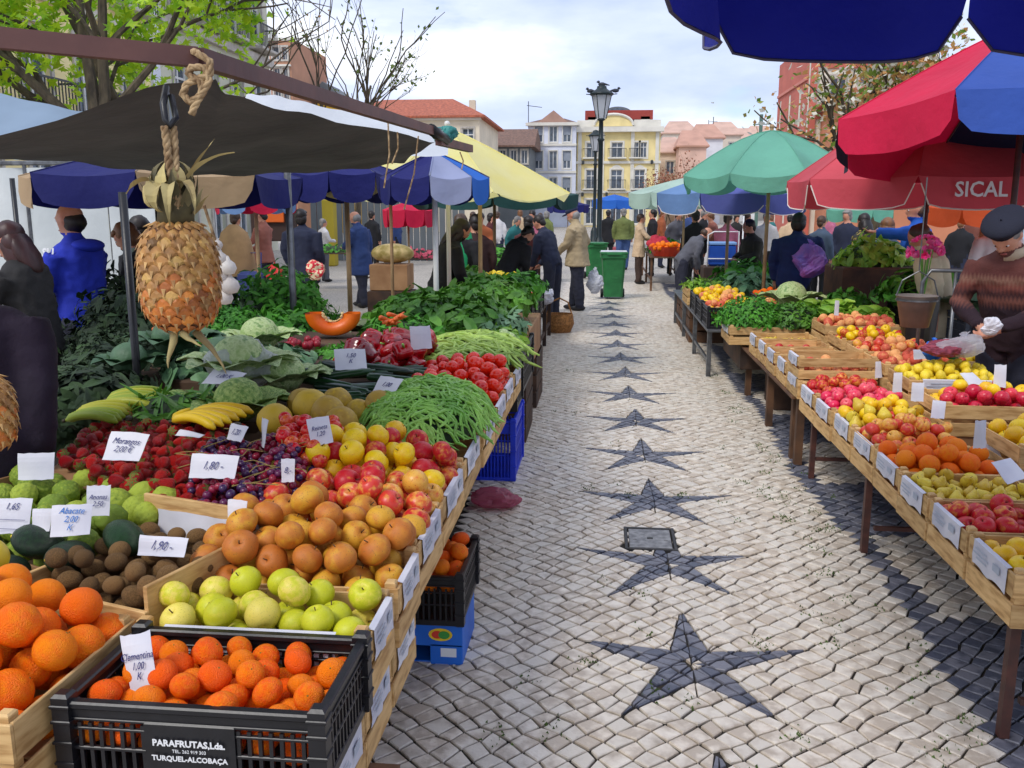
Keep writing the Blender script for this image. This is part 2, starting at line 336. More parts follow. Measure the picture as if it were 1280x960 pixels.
# ================================================================== BUILDINGS
winm = M('window_glass', S(84, 98, 116), S(50, 60, 72), 3, .12, spec=.8); wframe = M('white_window_frame', S(220, 220, 218), None); shut = M('grey_shutter', S(150, 158, 168), S(130, 138, 150), 3, .6)
stonef = M('window_surround', S(196, 190, 180), S(170, 164, 154), 5, .7); ironm = M('wrought_iron', S(50, 54, 56), None, rough=.5)
roof_t = M('roof_tiles', S(190, 106, 76), S(142, 76, 56), 5, .8, .6, 14, stretch=(1, 1, 1), bdist=.05); roof_b = M('brown_roof_tiles', S(132, 100, 84), S(98, 76, 66), 5, .8, .6, 14, bdist=.05)
def bmat(n, rgb, **k): return M(n, S(*rgb), tuple(c*.82 for c in S(*rgb)), .9, .85, .3, 8, **k)
def facade(label, origin, rz, w_, h, depth, wall, wins, name='building', roof=None, extras=None, surround=stonef, sw=.12, gap=.0):
    """front wall in the local XZ plane (outward -Y); wins: (x, z, w, h, style) with x, z at the lower left"""
    t = thing(name, label, 'building', origin, rz)
    xs = sorted({0, w_} | {round(a, 3) for (x, z, a_, b_, s_) in wins for a in (x, x+a_)}); zs = sorted({0, h} | {round(b, 3) for (x, z, a_, b_, s_) in wins for b in (z, z+b_)})
    mb = MB(); rec = .18
    for i in range(len(xs)-1):
        for j in range(len(zs)-1):
            cx, cz = (xs[i]+xs[i+1])/2, (zs[j]+zs[j+1])/2
            if any(x < cx < x+a and z < cz < z+b for (x, z, a, b, s_) in wins): continue
            mb.add([(xs[i], 0, zs[j]), (xs[i+1], 0, zs[j]), (xs[i+1], 0, zs[j+1]), (xs[i], 0, zs[j+1])], [(0, 1, 2, 3)])
    for (x, z, a, b, s_) in wins:
        mb.add([(x, 0, z), (x+a, 0, z), (x+a, 0, z+b), (x, 0, z+b), (x, rec, z), (x+a, rec, z), (x+a, rec, z+b), (x, rec, z+b)], [(0, 4, 5, 1), (1, 5, 6, 2), (2, 6, 7, 3), (3, 7, 4, 0)])
    mb.add([(0, 0, 0), (0, depth, 0), (0, depth, h), (0, 0, h), (w_, 0, 0), (w_, depth, 0), (w_, depth, h), (w_, 0, h)], [(0, 3, 2, 1), (4, 5, 6, 7), (1, 2, 6, 5), (3, 7, 6, 2)])
    mb.build('wall', wall, t)
    for (x, z, a, b, s_) in wins:
        f = MB(); y = rec-.03; th = min(.07, a*.09)
        for (cx, cz, dx, dz) in [(x+th/2, z+b/2, th, b), (x+a-th/2, z+b/2, th, b), (x+a/2, z+th/2, a-2*th, th), (x+a/2, z+b-th/2, a-2*th, th), (x+a/2, z+b/2, th, b-2*th)]: f.box((cx, y, cz), (dx, .05, dz))
        if 'x' in s_: f.box((x+a/2, y-.002, z+b*.68), (a-2*th, .05, th))
        if 's' in s_:
            q = sw
            for (cx, cz, dx, dz) in [(x-q/2, z+b/2, q, b+2*q), (x+a+q/2, z+b/2, q, b+2*q), (x+a/2, z+b+q/2, a, q), (x+a/2, z-q/2, a, q)]: f.box((cx, -.03, cz), (dx, .06, dz), 1)
        if 'a' in s_:   # segmental head
            for k in range(8):
                u0, u1 = k/8, (k+1)/8; z0_, z1_ = z+b+sw+.28*a*math.sin(PI*u0), z+b+sw+.28*a*math.sin(PI*u1)
                f.add([(x+a*u0, -.05, z+b+sw-.01), (x+a*u1, -.05, z+b+sw-.01), (x+a*u1, -.05, z1_), (x+a*u0, -.05, z0_), (x+a*u1, 0, z1_), (x+a*u0, 0, z0_)], [(0, 1, 2, 3), (3, 2, 4, 5)], 1)
        o = f.build('window', [wframe, surround], t)
        MB().box((x+a/2, rec, z+b/2), (a, .02, b)).build('pane', winm, o)
        if 'h' in s_: MB().box((x+a/2, rec-.07, z+b*.72), (a-.02, .03, b*.55)).build('shutter', shut, t)
        if 'H' in s_:
            MB().box((x+a/2, rec-.07, z+b*.5), (a-.02, .03, b*.98)).build('shutter', shut, t)
        if 'b' in s_:
            bb_ = MB(); bw = a+.7; bb_.bbox((x+a/2, -.28, z-.06), (bw, .56, .12), .02)
            mbr = MB().box((x+a/2, -.52, z+.85), (bw, .04, .05)); 
            for k in range(int(bw/.14)+1): mbr.box((x+a/2-bw/2+.02+k*(bw-.04)/int(bw/.14), -.52, z+.42), (.025, .025, .84))
            for sx in (-1, 1): mbr.box((x+a/2+sx*(bw/2-.02), -.26, z+.85), (.04, .5, .05))
            o = bb_.build('balcony', surround, t); mbr.build('railing', ironm, o)
    if extras: extras(t)
    return t
def strip(t, name, x, z, a, b, mt, pr=.08, y0=0): return MB().bbox((x, y0-pr/2, z), (a, pr, b), .01).build(name, mt, t)
def hiproof(t, w_, d_, z, h, mt, over=.4, ridge=.4, name='roof'):
    a, b = -over, w_+over; c, d = -over, d_+over; m = d_/2; r0, r1 = a+(b-a)*(1-ridge)/2, b-(b-a)*(1-ridge)/2
    return MB().add([(a, c, z), (b, c, z), (b, d, z), (a, d, z), (r0, m, z+h), (r1, m, z+h), (a, c, z-.15), (b, c, z-.15), (b, d, z-.15), (a, d, z-.15)], [(0, 1, 5, 4), (1, 2, 5), (2, 3, 4, 5), (3, 0, 4), (6, 7, 1, 0), (7, 8, 2, 1), (8, 9, 3, 2), (9, 6, 0, 3), (9, 8, 7, 6)]).build(name, mt, t)
yellow_w = bmat('yellow_render', (242, 222, 158)); white_w = bmat('white_render', (222, 226, 238)); cream_w = bmat('cream_render', (226, 214, 190)); pink_w = bmat('pink_render', (196, 108, 92)); pale_w = bmat('pale_grey_render', (206, 206, 196)); trim_y = bmat('pale_cornice', (226, 222, 210)); red_metal = bmat('red_mansard', (160, 66, 58)); slate_m = bmat('slate_grey', (112, 118, 122))
YB_ = 92.
a = D(720, 262, YB_); b = D(823, 262, YB_); W_ = b.x-a.x; z1 = D(770, 163, YB_).z
u = W_/103.
def zy(py, Y=YB_): return D(770, py, Y).z
wins = []
for (x0, x1, st_) in [(732, 745, 'sxb'), (763, 777, 'sxb'), (789, 797, 'sxb'), (798.5, 806.5, 'sx')]: wins.append(((x0-720)*u, zy(197), (x1-x0)*u, zy(178)-zy(197), st_))
for (x0, x1, st_) in [(732, 745, 'sxb'), (763, 777, 'sxba'), (792, 805, 'sxba')]: wins.append(((x0-720)*u, zy(236), (x1-x0)*u, zy(212)-zy(236), st_))
for (x0, x1) in [(732, 745), (763, 777), (792, 805)]: wins.append(((x0-720)*u, .3, (x1-x0)*u, 2.4, 'sx'))
def ex(t):
    strip(t, 'cornice', W_/2, zy(162), W_+.6, .5, trim_y, .6); strip(t, 'string_course', W_/2, zy(203), W_+.2, .25, trim_y, .2); strip(t, 'string_course', W_/2, zy(240), W_+.2, .25, trim_y, .2)
    for x in (.3, W_*.31, W_*.67, W_-.3): strip(t, 'pilaster', x, (z1)/2, .35, z1-.3, trim_y, .12)
    strip(t, 'parapet', W_*.84, zy(157)+.2, W_*.32, .7, trim_y, .3, .4); strip(t, 'parapet', W_*.16, zy(157)+.2, W_*.32, .7, trim_y, .3, .4)
    # curved pediment
    mb = MB(); n = 14; xc, r = (765-720)*u, 24*u; vs = [(xc+r*math.cos(PI*k/n), -.25, zy(160)+.15+(zy(146)-zy(160))*math.sin(PI*k/n)) for k in range(n+1)]; v2 = [(x, .25, z) for x, y, z in vs]
    mb.add(vs+v2, [tuple(reversed(range(n+1))), tuple(n+1+k for k in range(n+1))]+[(k, k+1, n+2+k, n+1+k) for k in range(n)]); mb.build('pediment', yellow_w, t)
    MB().tube([(x, -.3, z+.08) for x, y, z in vs], .14, 6).build('pediment_moulding', trim_y, t)
    # mansard and dome
    z0 = zy(156); zt = zy(139)
    MB().add([(.4, 1.2, z0), (W_-.4, 1.2, z0), (W_-1.2, 2.4, zt), (1.2, 2.4, zt), (.4, 9, z0), (W_-.4, 9, z0), (W_-1.2, 8, zt), (1.2, 8, zt)], [(0, 1, 2, 3), (1, 5, 6, 2), (4, 0, 3, 7), (3, 2, 6, 7), (5, 4, 7, 6)]).build('mansard', slate_m, t)
    strip(t, 'red_fascia', W_*.5, zy(142), W_*.82, .9, red_metal, .3, 1.6)
    for x in (.18, .82): strip(t, 'dormer', W_*x, zy(150), .9, .9, trim_y, .5, 1.8)
    mb = MB(); xc = (770-720)*u; r = 18*u; vs = [(xc+r*math.cos(PI*k/n), 2.2, zy(139)+(zy(130)-zy(139))*math.sin(PI*k/n)*1.) for k in range(n+1)]; v2 = [(x, 7.5, z) for x, y, z in vs]
    mb.add(vs+v2, [tuple(reversed(range(n+1))), tuple(n+1+k for k in range(n+1))]+[(k, k+1, n+2+k, n+1+k) for k in range(n)]); mb.build('dome', slate_m, t)
    o_ = MB().add([(xc+r*.7*math.cos(PI*k/8), 2.15, zy(138.5)+(zy(132)-zy(138.5))*math.sin(PI*k/8)) for k in range(9)], [tuple(reversed(range(9)))]).build('dome_window', winm, t)
    for (x, z) in [(728, 203), (813, 203), (728, 243), (758, 243), (787, 243)]: MB().bbox(((x-720)*u, -.3, zy(z)), (.25, .3, .4), .05).build('wall_lantern', ironm, t)
facade('yellow two-storey building with a curved pediment and a red mansard behind the lamp post', (a.x, YB_, 0), 0, W_, z1, 10, yellow_w, wins, extras=ex, surround=trim_y, sw=.16)
# white building
a = D(660, 262, YB_-1); b = D(719, 262, YB_-1); W2 = b.x-a.x; zc = zy(153, YB_-1); wins = []
for (p0, p1) in ((178, 158), (211, 189), (245, 222)):
    for (x0, x1) in [(668, 678), (686, 696), (703, 713)]: wins.append(((x0-660)*u, zy(p0), (x1-x0)*u, zy(p1)-zy(p0), 'sh' if x0 != 686 else 's'))
def ex2(t):
    for z in (180, 214): strip(t, 'string_course', W2/2, zy(z)-.1, W2+.1, .22, trim_y, .12)
    strip(t, 'cornice', W2/2, zc-.12, W2+.5, .3, trim_y, .4)
    xa, xb, xm = (670-660)*u, (710-660)*u, (691-660)*u; zt = zy(138)
    MB().add([(xa, .2, zc), (xb, .2, zc), (xm, .2, zt), (xa, 8, zc), (xb, 8, zc), (xm, 8, zt)], [(0, 1, 2), (3, 5, 4), (0, 2, 5, 3), (1, 4, 5, 2)]).build('gable', bmat('brown_gable', (176, 140, 124)), t)
    hiproof(t, W2, 8, zc, .8, roof_b, .2)
    MB().tube([((658-660)*u, 2, zc-.3), ((658-660)*u, 2, zc+2.3)], .04, 5).tube([((656-660)*u, 2, zc+1.9), ((675-660)*u, 2, zc+1.7)], .03, 4).build('aerial', ironm, t)
facade('narrow white three-storey building with a brown gable left of the yellow building', (a.x, YB_-1, 0), 0, W2, zc, 9, white_w, wins, extras=ex2, surround=trim_y, sw=.1)
# brown-roofed building and orange-roofed building on the left
a = D(606, 262, 84); b = D(662, 262, 84); zc = D(630, 182, 84).z
def ex3(t): hiproof(t, b.x-a.x, 9, zc, D(630, 161, 88).z-zc, roof_b, .5, .96)
facade('low building with a brown tiled roof between the orange roof and the white house', (a.x, 84, 0), 0, b.x-a.x, zc, 9, slate_m, [(k*1.0+.4, zc-1.6, .55, 1.2, 's') for k in range(4)], extras=ex3)
a = D(415, 262, 70); b = D(600, 262, 70); zc = D(560, 145, 70).z; Wc = b.x-a.x
def ex4(t): hiproof(t, Wc, 12, zc, D(540, 124, 76).z-zc, roof_t, .5, .45); MB().bbox((Wc-1.1, 4, zc+1.0), (.5, .5, 1.2), .03).build('chimney', cream_w, t); strip(t, 'cornice', Wc/2, zc-.2, Wc+.3, .25, trim_y, .2)
facade('cream building with a large orange tiled hip roof behind the end of the beam', (a.x, 70, 0), 0, Wc, zc, 12, cream_w, [(k*1.9+.9, zc-2.4, .9, 1.5, 'sx') for k in range(6)], extras=ex4)
# little yellow building behind the bare tree
a = D(400, 262, 66); zc = D(430, 118, 66).z
def ex5(t): MB().add([(-.2, -.2, zc), (2.6, -.2, zc-.5), (2.6, 4, zc-.5), (-.2, 4, zc), (.6, -.2, zc+.9), (.6, 4, zc+.9)], [(0, 1, 4), (0, 4, 5, 3), (1, 2, 5, 4), (3, 5, 2)]).build('roof', slate_m, t)
facade('small ochre yellow house behind the bare tree', (a.x, 66, 0), 0, 2.4, zc-.5, 4, bmat('ochre_render', (226, 180, 40)), [], extras=ex5)
# brick-coloured apartment block
a = D(346, 262, 62); b = D(372, 262, 62); zc = D(360, 47, 62).z; wb = b.x-a.x
facade('brick orange apartment block behind the bare tree', (a.x, 62, 0), 0, wb, zc, 8, bmat('brick_render', (188, 140, 112)), [(.25, zc-1.4-k*1.35, .45, .8, 's') for k in range(7)]+[(.9, zc-1.4-k*1.35, .35, .8, 's') for k in range(7)], extras=lambda t: (strip(t, 'cornice', wb/2, zc-.1, wb+.1, .2, trim_y, .1), [MB().bbox((wb/2, -.1, zc-1.8-k*1.35), (wb, .2, .12), .01).build('balcony', trim_y, t) for k in range(7)]))
# long left facades along the street: plane x = -14, seen obliquely
def left_fac(label, y0, y1, h, wall, wins, ex_, rec=True):
    return facade(label, (-14., y0, 0), PI/2, y1-y0, h, 8, wall, wins, extras=ex_)
# local +x runs along +Y, outward is +X
wl = []
for k in range(5):
    for (z, hh) in [(.6, 2.4), (4.0, 2.2), (7.4, 2.2), (10.6, 2.0)]: wl.append((1.0+k*2.3, z, 1.15, hh, 'sxb' if z > 1 else 'sx'))
def exl(t):
    for z in (3.5, 6.9, 10.2, 13.2): strip(t, 'string_course', 6.2, z, 12.3, .25, trim_y, .15)
    for x in (.2, 12.2): strip(t, 'pilaster', x, 6.7, .5, 13.2, white_w, .1)
    hiproof(t, 12.4, 8, 13.5, 2, roof_t)
left_fac('pale yellow town house with white trim behind the leafy tree at the left', 15.6, 28.0, 13.5, bmat('soft_yellow_render', (250, 232, 170)), wl, exl)
wl = []
for k in range(4):
    for (z, hh) in [(.6, 2.6), (4.4, 2.3), (8.0, 2.3), (11.2, 1.7)]: wl.append((.9+k*2.3, z, 1.1, hh, 'sxb' if z > 1 else 'sx'))
def exl2(t):
    strip(t, 'green_tiled_band', 4.8, 12.4, 9.5, 2.6, bmat('green_azulejo', (96, 176, 110)), .03)
    for z in (4.0, 7.6, 11.0, 14.1): strip(t, 'string_course', 4.8, z, 9.7, .3, stonef, .2)
    hiproof(t, 9.6, 8, 14.3, 2, roof_t)
t = left_fac('grey-green stone house with green tiled top floor behind the beam on the left', 28.2, 37.8, 14.3, bmat('grey_stone_render', (206, 206, 184)), [w0 for w0 in wl if w0[1] < 11], exl2)
# right pink building
zp = D(1000, 50, 44).z; bx0 = D(1001, 262, 44).x; by1 = bx0/(D(965, 262, 44).x/44); c_ = D(1140, 262, 44)
wr = [(k*(by1-44)/3+.5, z, .5, 1.75, '') for k in range(3) for z in (1.0, 3.3, 5.6, 7.9) if z+1.8 < zp]
facade('tall pink apartment tower with narrow windows at the upper right', (bx0, by1, 0), -PI/2, by1-44.05, zp, 3, pink_w, wr, extras=lambda t: [strip(t, 'string_course', (by1-44)/2, z, by1-44.3, .14, bmat('light_pink_band', (214, 136, 120)), .08) for z in (3.0, 5.3, 7.6)], surround=pink_w)
cw = c_.x-bx0
facade('cream rear facade with pink bands next to the pink tower', (bx0+.02, 43.8, 0), 0, cw, zp-.1, 7, bmat('cream_wall', (226, 222, 204)), [(k*1.3+.9, z, .75, 1.0, 'sH' if k % 2 else 's') for k in range(4) for z in (2.2, 4.5, 6.6)], extras=lambda t: ([strip(t, 'pink_band', cw/2, z, cw-.1, .26, pink_w, .1) for z in (3.7, 5.9, 8.1)], strip(t, 'pink_column', cw*.52, zp/2, .4, zp-.4, pink_w, .14), strip(t, 'pink_column', .16, zp/2, .3, zp-.4, pink_w, .14)))
facade('terracotta roofed house half hidden by the tree at the upper right', (D(1060, 262, 38).x, 38, 0), 0, 7, D(1100, 112, 38).z, 6, bmat('terracotta_wall', (200, 130, 96)), [], extras=lambda t: hiproof(t, 7, 6, D(1100, 112, 38).z, .7, roof_t))
# distant town on the right of the yellow building
houses = [(826, 868, 166, 130, (232, 222, 206), 'cream far house with an orange roof right of the yellow building', 3), (862, 900, 172, 112, (226, 226, 230), 'white far house with a steep white gable and bare trees in front', 0), (884, 922, 168, 120, (222, 208, 190), 'far house with a reddish roof left of the green umbrella', 2), (905, 946, 174, 140, (214, 214, 214), 'grey-white far house with a brown roof', 2), (846, 880, 182, 100, (222, 184, 168), 'low pinkish far house below the others', 0), (930, 965, 170, 150, (200, 190, 176), 'farthest house next to the pink tower', 2), (823, 850, 190, 104, (220, 200, 180), 'small far house directly beside the yellow building', 1)]
for k, (x0, x1, py, Y, rgb, lb, nw) in enumerate(houses):
    a = D(x0, 262, Y); b = D(x1, 262, Y); zc = D(x0, py, Y).z; w0 = b.x-a.x
    facade(lb, (a.x, Y, 0), 0, w0, zc, 8, bmat('far_house_%d_render' % k, rgb), [(w0*(i+.5)/nw-.5, zc-2.4, .9, 1.4, 's') for i in range(nw)], extras=lambda t, w0=w0, zc=zc, k=k: hiproof(t, w0, 8, zc, 1.9, bmat('far_roof', (206, 170, 152)) if k % 3 != 1 else bmat('faded_roof', (196, 150, 130)), .3, .5))
for (px, py, Y, lb) in [(886, 150, 125, 'thin roof aerial on the far houses'), (892, 146, 118, 'taller roof aerial on the far houses'), (952, 143, 60, 'small green copper finial beside the pink tower')]:
    p = D(px, py, Y); tag(MB().tube([(p.x, Y, 0), (p.x, Y, p.z)], .05 if Y > 100 else .12, 5).tube([(p.x-.5, Y, p.z-.6), (p.x+.5, Y, p.z-.6)], .03, 4).build('roof_aerial', ironm if Y > 100 else bmat('copper_green', (90, 120, 110))), lb, 'aerial')
# white tent walls behind the left stalls, grey hoardings, boxes
tarp = M('white_tarpaulin', S(206, 210, 208), S(184, 190, 190), 1.2, .6, .4, 5, bdist=.03)
tw_ = thing('white_tent_wall', 'white tarpaulin wall of a tent behind the customers on the left', 'tent wall', (0, 0, 0))
for k in range(5):
    x0 = -9.2+k*.95; MB().add([(x0+i*.13, 9.5+.03*math.sin(i*1.7+k), z) for z in (.1, 1.2, 2.15) for i in range(8)], [(r*8+i, r*8+i+1, r*8+8+i+1, r*8+8+i) for r in range(2) for i in range(7)]).build('tarpaulin_panel', tarp, tw_, True)
    MB().tube([(x0, 9.5, 0), (x0, 9.5, 2.2)], .022, 6).build('tent_post', steel, tw_)
MB().bbox((-6.8, 9.5, 2.2), (4.8, .05, .05), .01).build('top_rail', steel, tw_)
gh = thing('grey_shutter_wall', 'grey corrugated stall wall behind the old man on the left', 'wall', (D(480, 300, 30).x, 30, 0))
for k in range(24): MB().bbox((-2.4+k*.22, 0, 1.15), (.19, .06, 2.3), .02).build('corrugation', slate_m, gh)
tag(MB().bbox((D(413, 300, 27).x, 27, 1.0), (.35, .35, 2.0), .03).build('yellow_post', bmat('yellow_paint', (180, 160, 50))), 'square yellow post behind the white-haired person', 'post')
tag(MB().bbox((D(344, 300, 20).x, 20, 1.55), (.9, .5, 1.1), .03).build('display_case', bmat('dark_display', (60, 40, 34))), 'dark display stand with orange goods behind the rose jacket', 'display')
tag(MB().bbox((D(342, 262, 19.7).x, 19.7, 1.62), (.45, .06, .4), .02).build('orange_poster', bmat('orange_goods', (220, 100, 30))), 'orange packets hanging on the dark display stand', 'packets')
cbp = D(490, 345, 14.5); tag(MB().bbox((cbp.x, 14.5, .62), (.62, .5, .42), .01).build('cardboard_box', cardm), 'brown cardboard box on the ground beyond the leafy greens', 'box')
tag(MB().bbox((cbp.x, 14.5, .20), (.7, .55, .40), .01).build('wooden_box', wood_dk), 'dark box under the cardboard box beyond the leafy greens', 'box')
tag(MB().ell((cbp.x+.02, 14.5, 1.0), (.36, .24, .16), 18, 10).build('melon_sack', M('yellowish_sack', S(206, 180, 120), S(150, 130, 60), 10, .6), smooth=True), 'bulging yellowish sack on the cardboard box beyond the greens', 'sack')
# ================================================================== TREES
bark = M('bark', S(96, 84, 66), S(60, 52, 42), 12, .9, .8, 20, stretch=(1, 1, .3), bdist=.02); fresh = M('fresh_maple_leaf', S(190, 216, 40), S(122, 176, 30), 4, .5, transl=.45, island=True, vary=.25); fresh2 = M('mixed_tree_leaf', S(130, 158, 60), S(190, 140, 84), 2, .6, transl=.3, island=True, vary=.3, rnd=1.2); blos = M('pale_blossom', S(226, 222, 206), None, transl=.3)
def tree(label, base, trunk_pts, spread, levels, leafn, leafsize, leafm, seed, lobed=True, xmax=99., zmax=99., zmin=-9., r0=.18, twig=.5, name='tree', leafspread=.35, blossom=0):
    rr = random.Random(seed); t = thing(name, label, 'tree', base); mb = MB(); tips = []
    def grow(p, d, l, r, lev):
        pts = [p]; rad = [r]; n = 4
        for i in range(n):
            d = (d+Vector((rr.uniform(-1, 1), rr.uniform(-1, 1), rr.uniform(-.5, .7)))*.17).normalized(); p = p+d*l/n; pts.append(p); rad.append(r*(1-.45*(i+1)/n))
        mb.tube(pts, rad, 6 if lev < 2 else 4, 0, False)
        if lev >= 2: tips.extend(pts[1:])
        if lev < levels:
            for k in range(rr.randint(2, 3) if lev else 3):
                a = rr.uniform(0, 2*PI); q = rr.uniform(.35, .75)*spread; s = d.orthogonal().normalized(); s2 = d.cross(s); dd = (d+(s*math.cos(a)+s2*math.sin(a))*q).normalized()
                grow(pts[rr.choice([2, 3, 4])], dd, l*rr.uniform(.6, .85), r*.55, lev+1)
    for (p, d, l, r) in trunk_pts: grow(Vector(p), Vector(d).normalized(), l, r, 0)
    mb.build('trunk', bark, t)
    lb = MB()
    tips = [q for q in tips if zmin < q.z < zmax] or tips
    for k in range(leafn):
        p = rr.choice(tips)+Vector((rr.gauss(0, 1), rr.gauss(0, 1), rr.gauss(0, .8)))*leafspread; s = leafsize*rr.uniform(.6, 1.25)
        if p.z < zmin-.3 or p.x > xmax: continue
        n_ = Vector((rr.uniform(-1, 1), rr.uniform(-1, 1), rr.uniform(.1, 1.2))).normalized(); x = n_.orthogonal().normalized(); y = n_.cross(x); th = rr.uniform(0, 6.28); x, y = x*math.cos(th)+y*math.sin(th), y*math.cos(th)-x*math.sin(th)
        m_ = 1 if blossom and rr.random() < blossom else 0
        if lobed:
            ang = [(-2.6, .35), (-1.9, .75), (-1.3, .4), (-.75, .95), (-.3, .45), (0, 1.15), (.3, .45), (.75, .95), (1.3, .4), (1.9, .75), (2.6, .35)]
            vs = [p]+[p+(x*math.sin(a)+y*math.cos(a))*s*.55*q+n_*(.06*s*(q-.5)) for a, q in ang]; lb.add(vs, [(0, i, i+1) for i in range(1, 11)]+[(0, 11, 1)], m_)
        else: lb.add([p-y*s*.5, p+x*s*.3, p+y*s*.5+n_*s*.1, p-x*s*.3], [(0, 1, 2), (0, 2, 3)], m_)
    lb.build('crown', [leafm, blos] if blossom else leafm, t); return t
tb = D(120, 150, 12.5)
tree('leafy tree with fresh yellow-green maple leaves at the upper left', (tb.x, 12.5, 0), [((0, 0, 0), (.0, 0, 1), 3.0, .15), ((0, 0, 2.6), (-.75, -.2, .85), 2.6, .08), ((.0, 0, 2.7), (.35, .1, 1), 2.4, .09), ((0, 0, 2.9), (-.2, .3, 1), 2.4, .09), ((-.1, 0, 2.7), (-1.0, .2, .55), 2.2, .08), ((.2, 0, 3.0), (.8, .2, .75), 1.9, .06), ((.1, 0, 2.8), (1, -.1, .35), 1.7, .05)], 1.3, 3, 8500, .20, fresh, 5, leafspread=.42, zmax=5.2, zmin=3.3, xmax=2.1)
tb = D(446, 140, 26)
tree('almost bare tree with a few new leaves in front of the sky on the left', (tb.x, 26, 0), [((0, 0, 0), (0, 0, 1), 3.4, .11), ((0, 0, 3.5), (.22, 0, 1), 1.6, .034), ((0, 0, 3.6), (-.2, 0, 1), 1.6, .03), ((0, 0, 3.5), (.6, .1, .8), 1.3, .026), ((0, 0, 3.6), (.05, 0, 1.2), 1.8, .03)], .7, 3, 240, .14, M('new_leaf', S(110, 130, 50), S(80, 96, 40), 5, .6, transl=.3, island=True), 8, lobed=False, leafspread=.08, name='bare_tree')
tb = D(396, 140, 34)
tree('thin bare tree just left of the almost bare one', (tb.x, 34, 0), [((0, 0, 0), (0, 0, 1), 5.0, .07), ((0, 0, 4.8), (.05, 0, 1), 2.6, .035)], .6, 2, 40, .14, fresh2, 9, lobed=False, leafspread=.1, name='bare_tree')
tb = D(1110, 150, 20)
tree('tree with glossy leaves, orange tints and pale blossom behind the red umbrella', (tb.x, 20, 0), [((0, 0, 0), (0, 0, 1), 2.6, .16), ((0, 0, 2.2), (-.5, 0, 1), 1.1, .06), ((0, 0, 2.3), (.6, 0, .9), 1.2, .06), ((0, 0, 2.3), (.1, .3, 1), 1.2, .06), ((0, 0, 2.2), (1.1, 0, .7), 1.3, .05)], .9, 3, 3600, .15, fresh2, 12, lobed=False, leafspread=.30, blossom=.24, zmax=6.2, zmin=2.6)
for k, (px, Y, lb) in enumerate([(846, 78, 'reddish bare bushes to the right of the yellow building'), (868, 74, 'reddish brown bare shrubs behind the pale mint umbrella')]):
    tb = D(px, 262, Y); tree(lb, (tb.x, Y, 0), [((i*.6-.9, 0, 0), (rng.uniform(-.3, .3), 0, 1), 2.3, .06) for i in range(4)], 1.2, 3, 1500, .22, M('russet_twigs', S(170, 100, 80), S(120, 90, 60), 3, .8, island=True, vary=.3), 20+k, lobed=False, leafspread=.4, name='shrub')
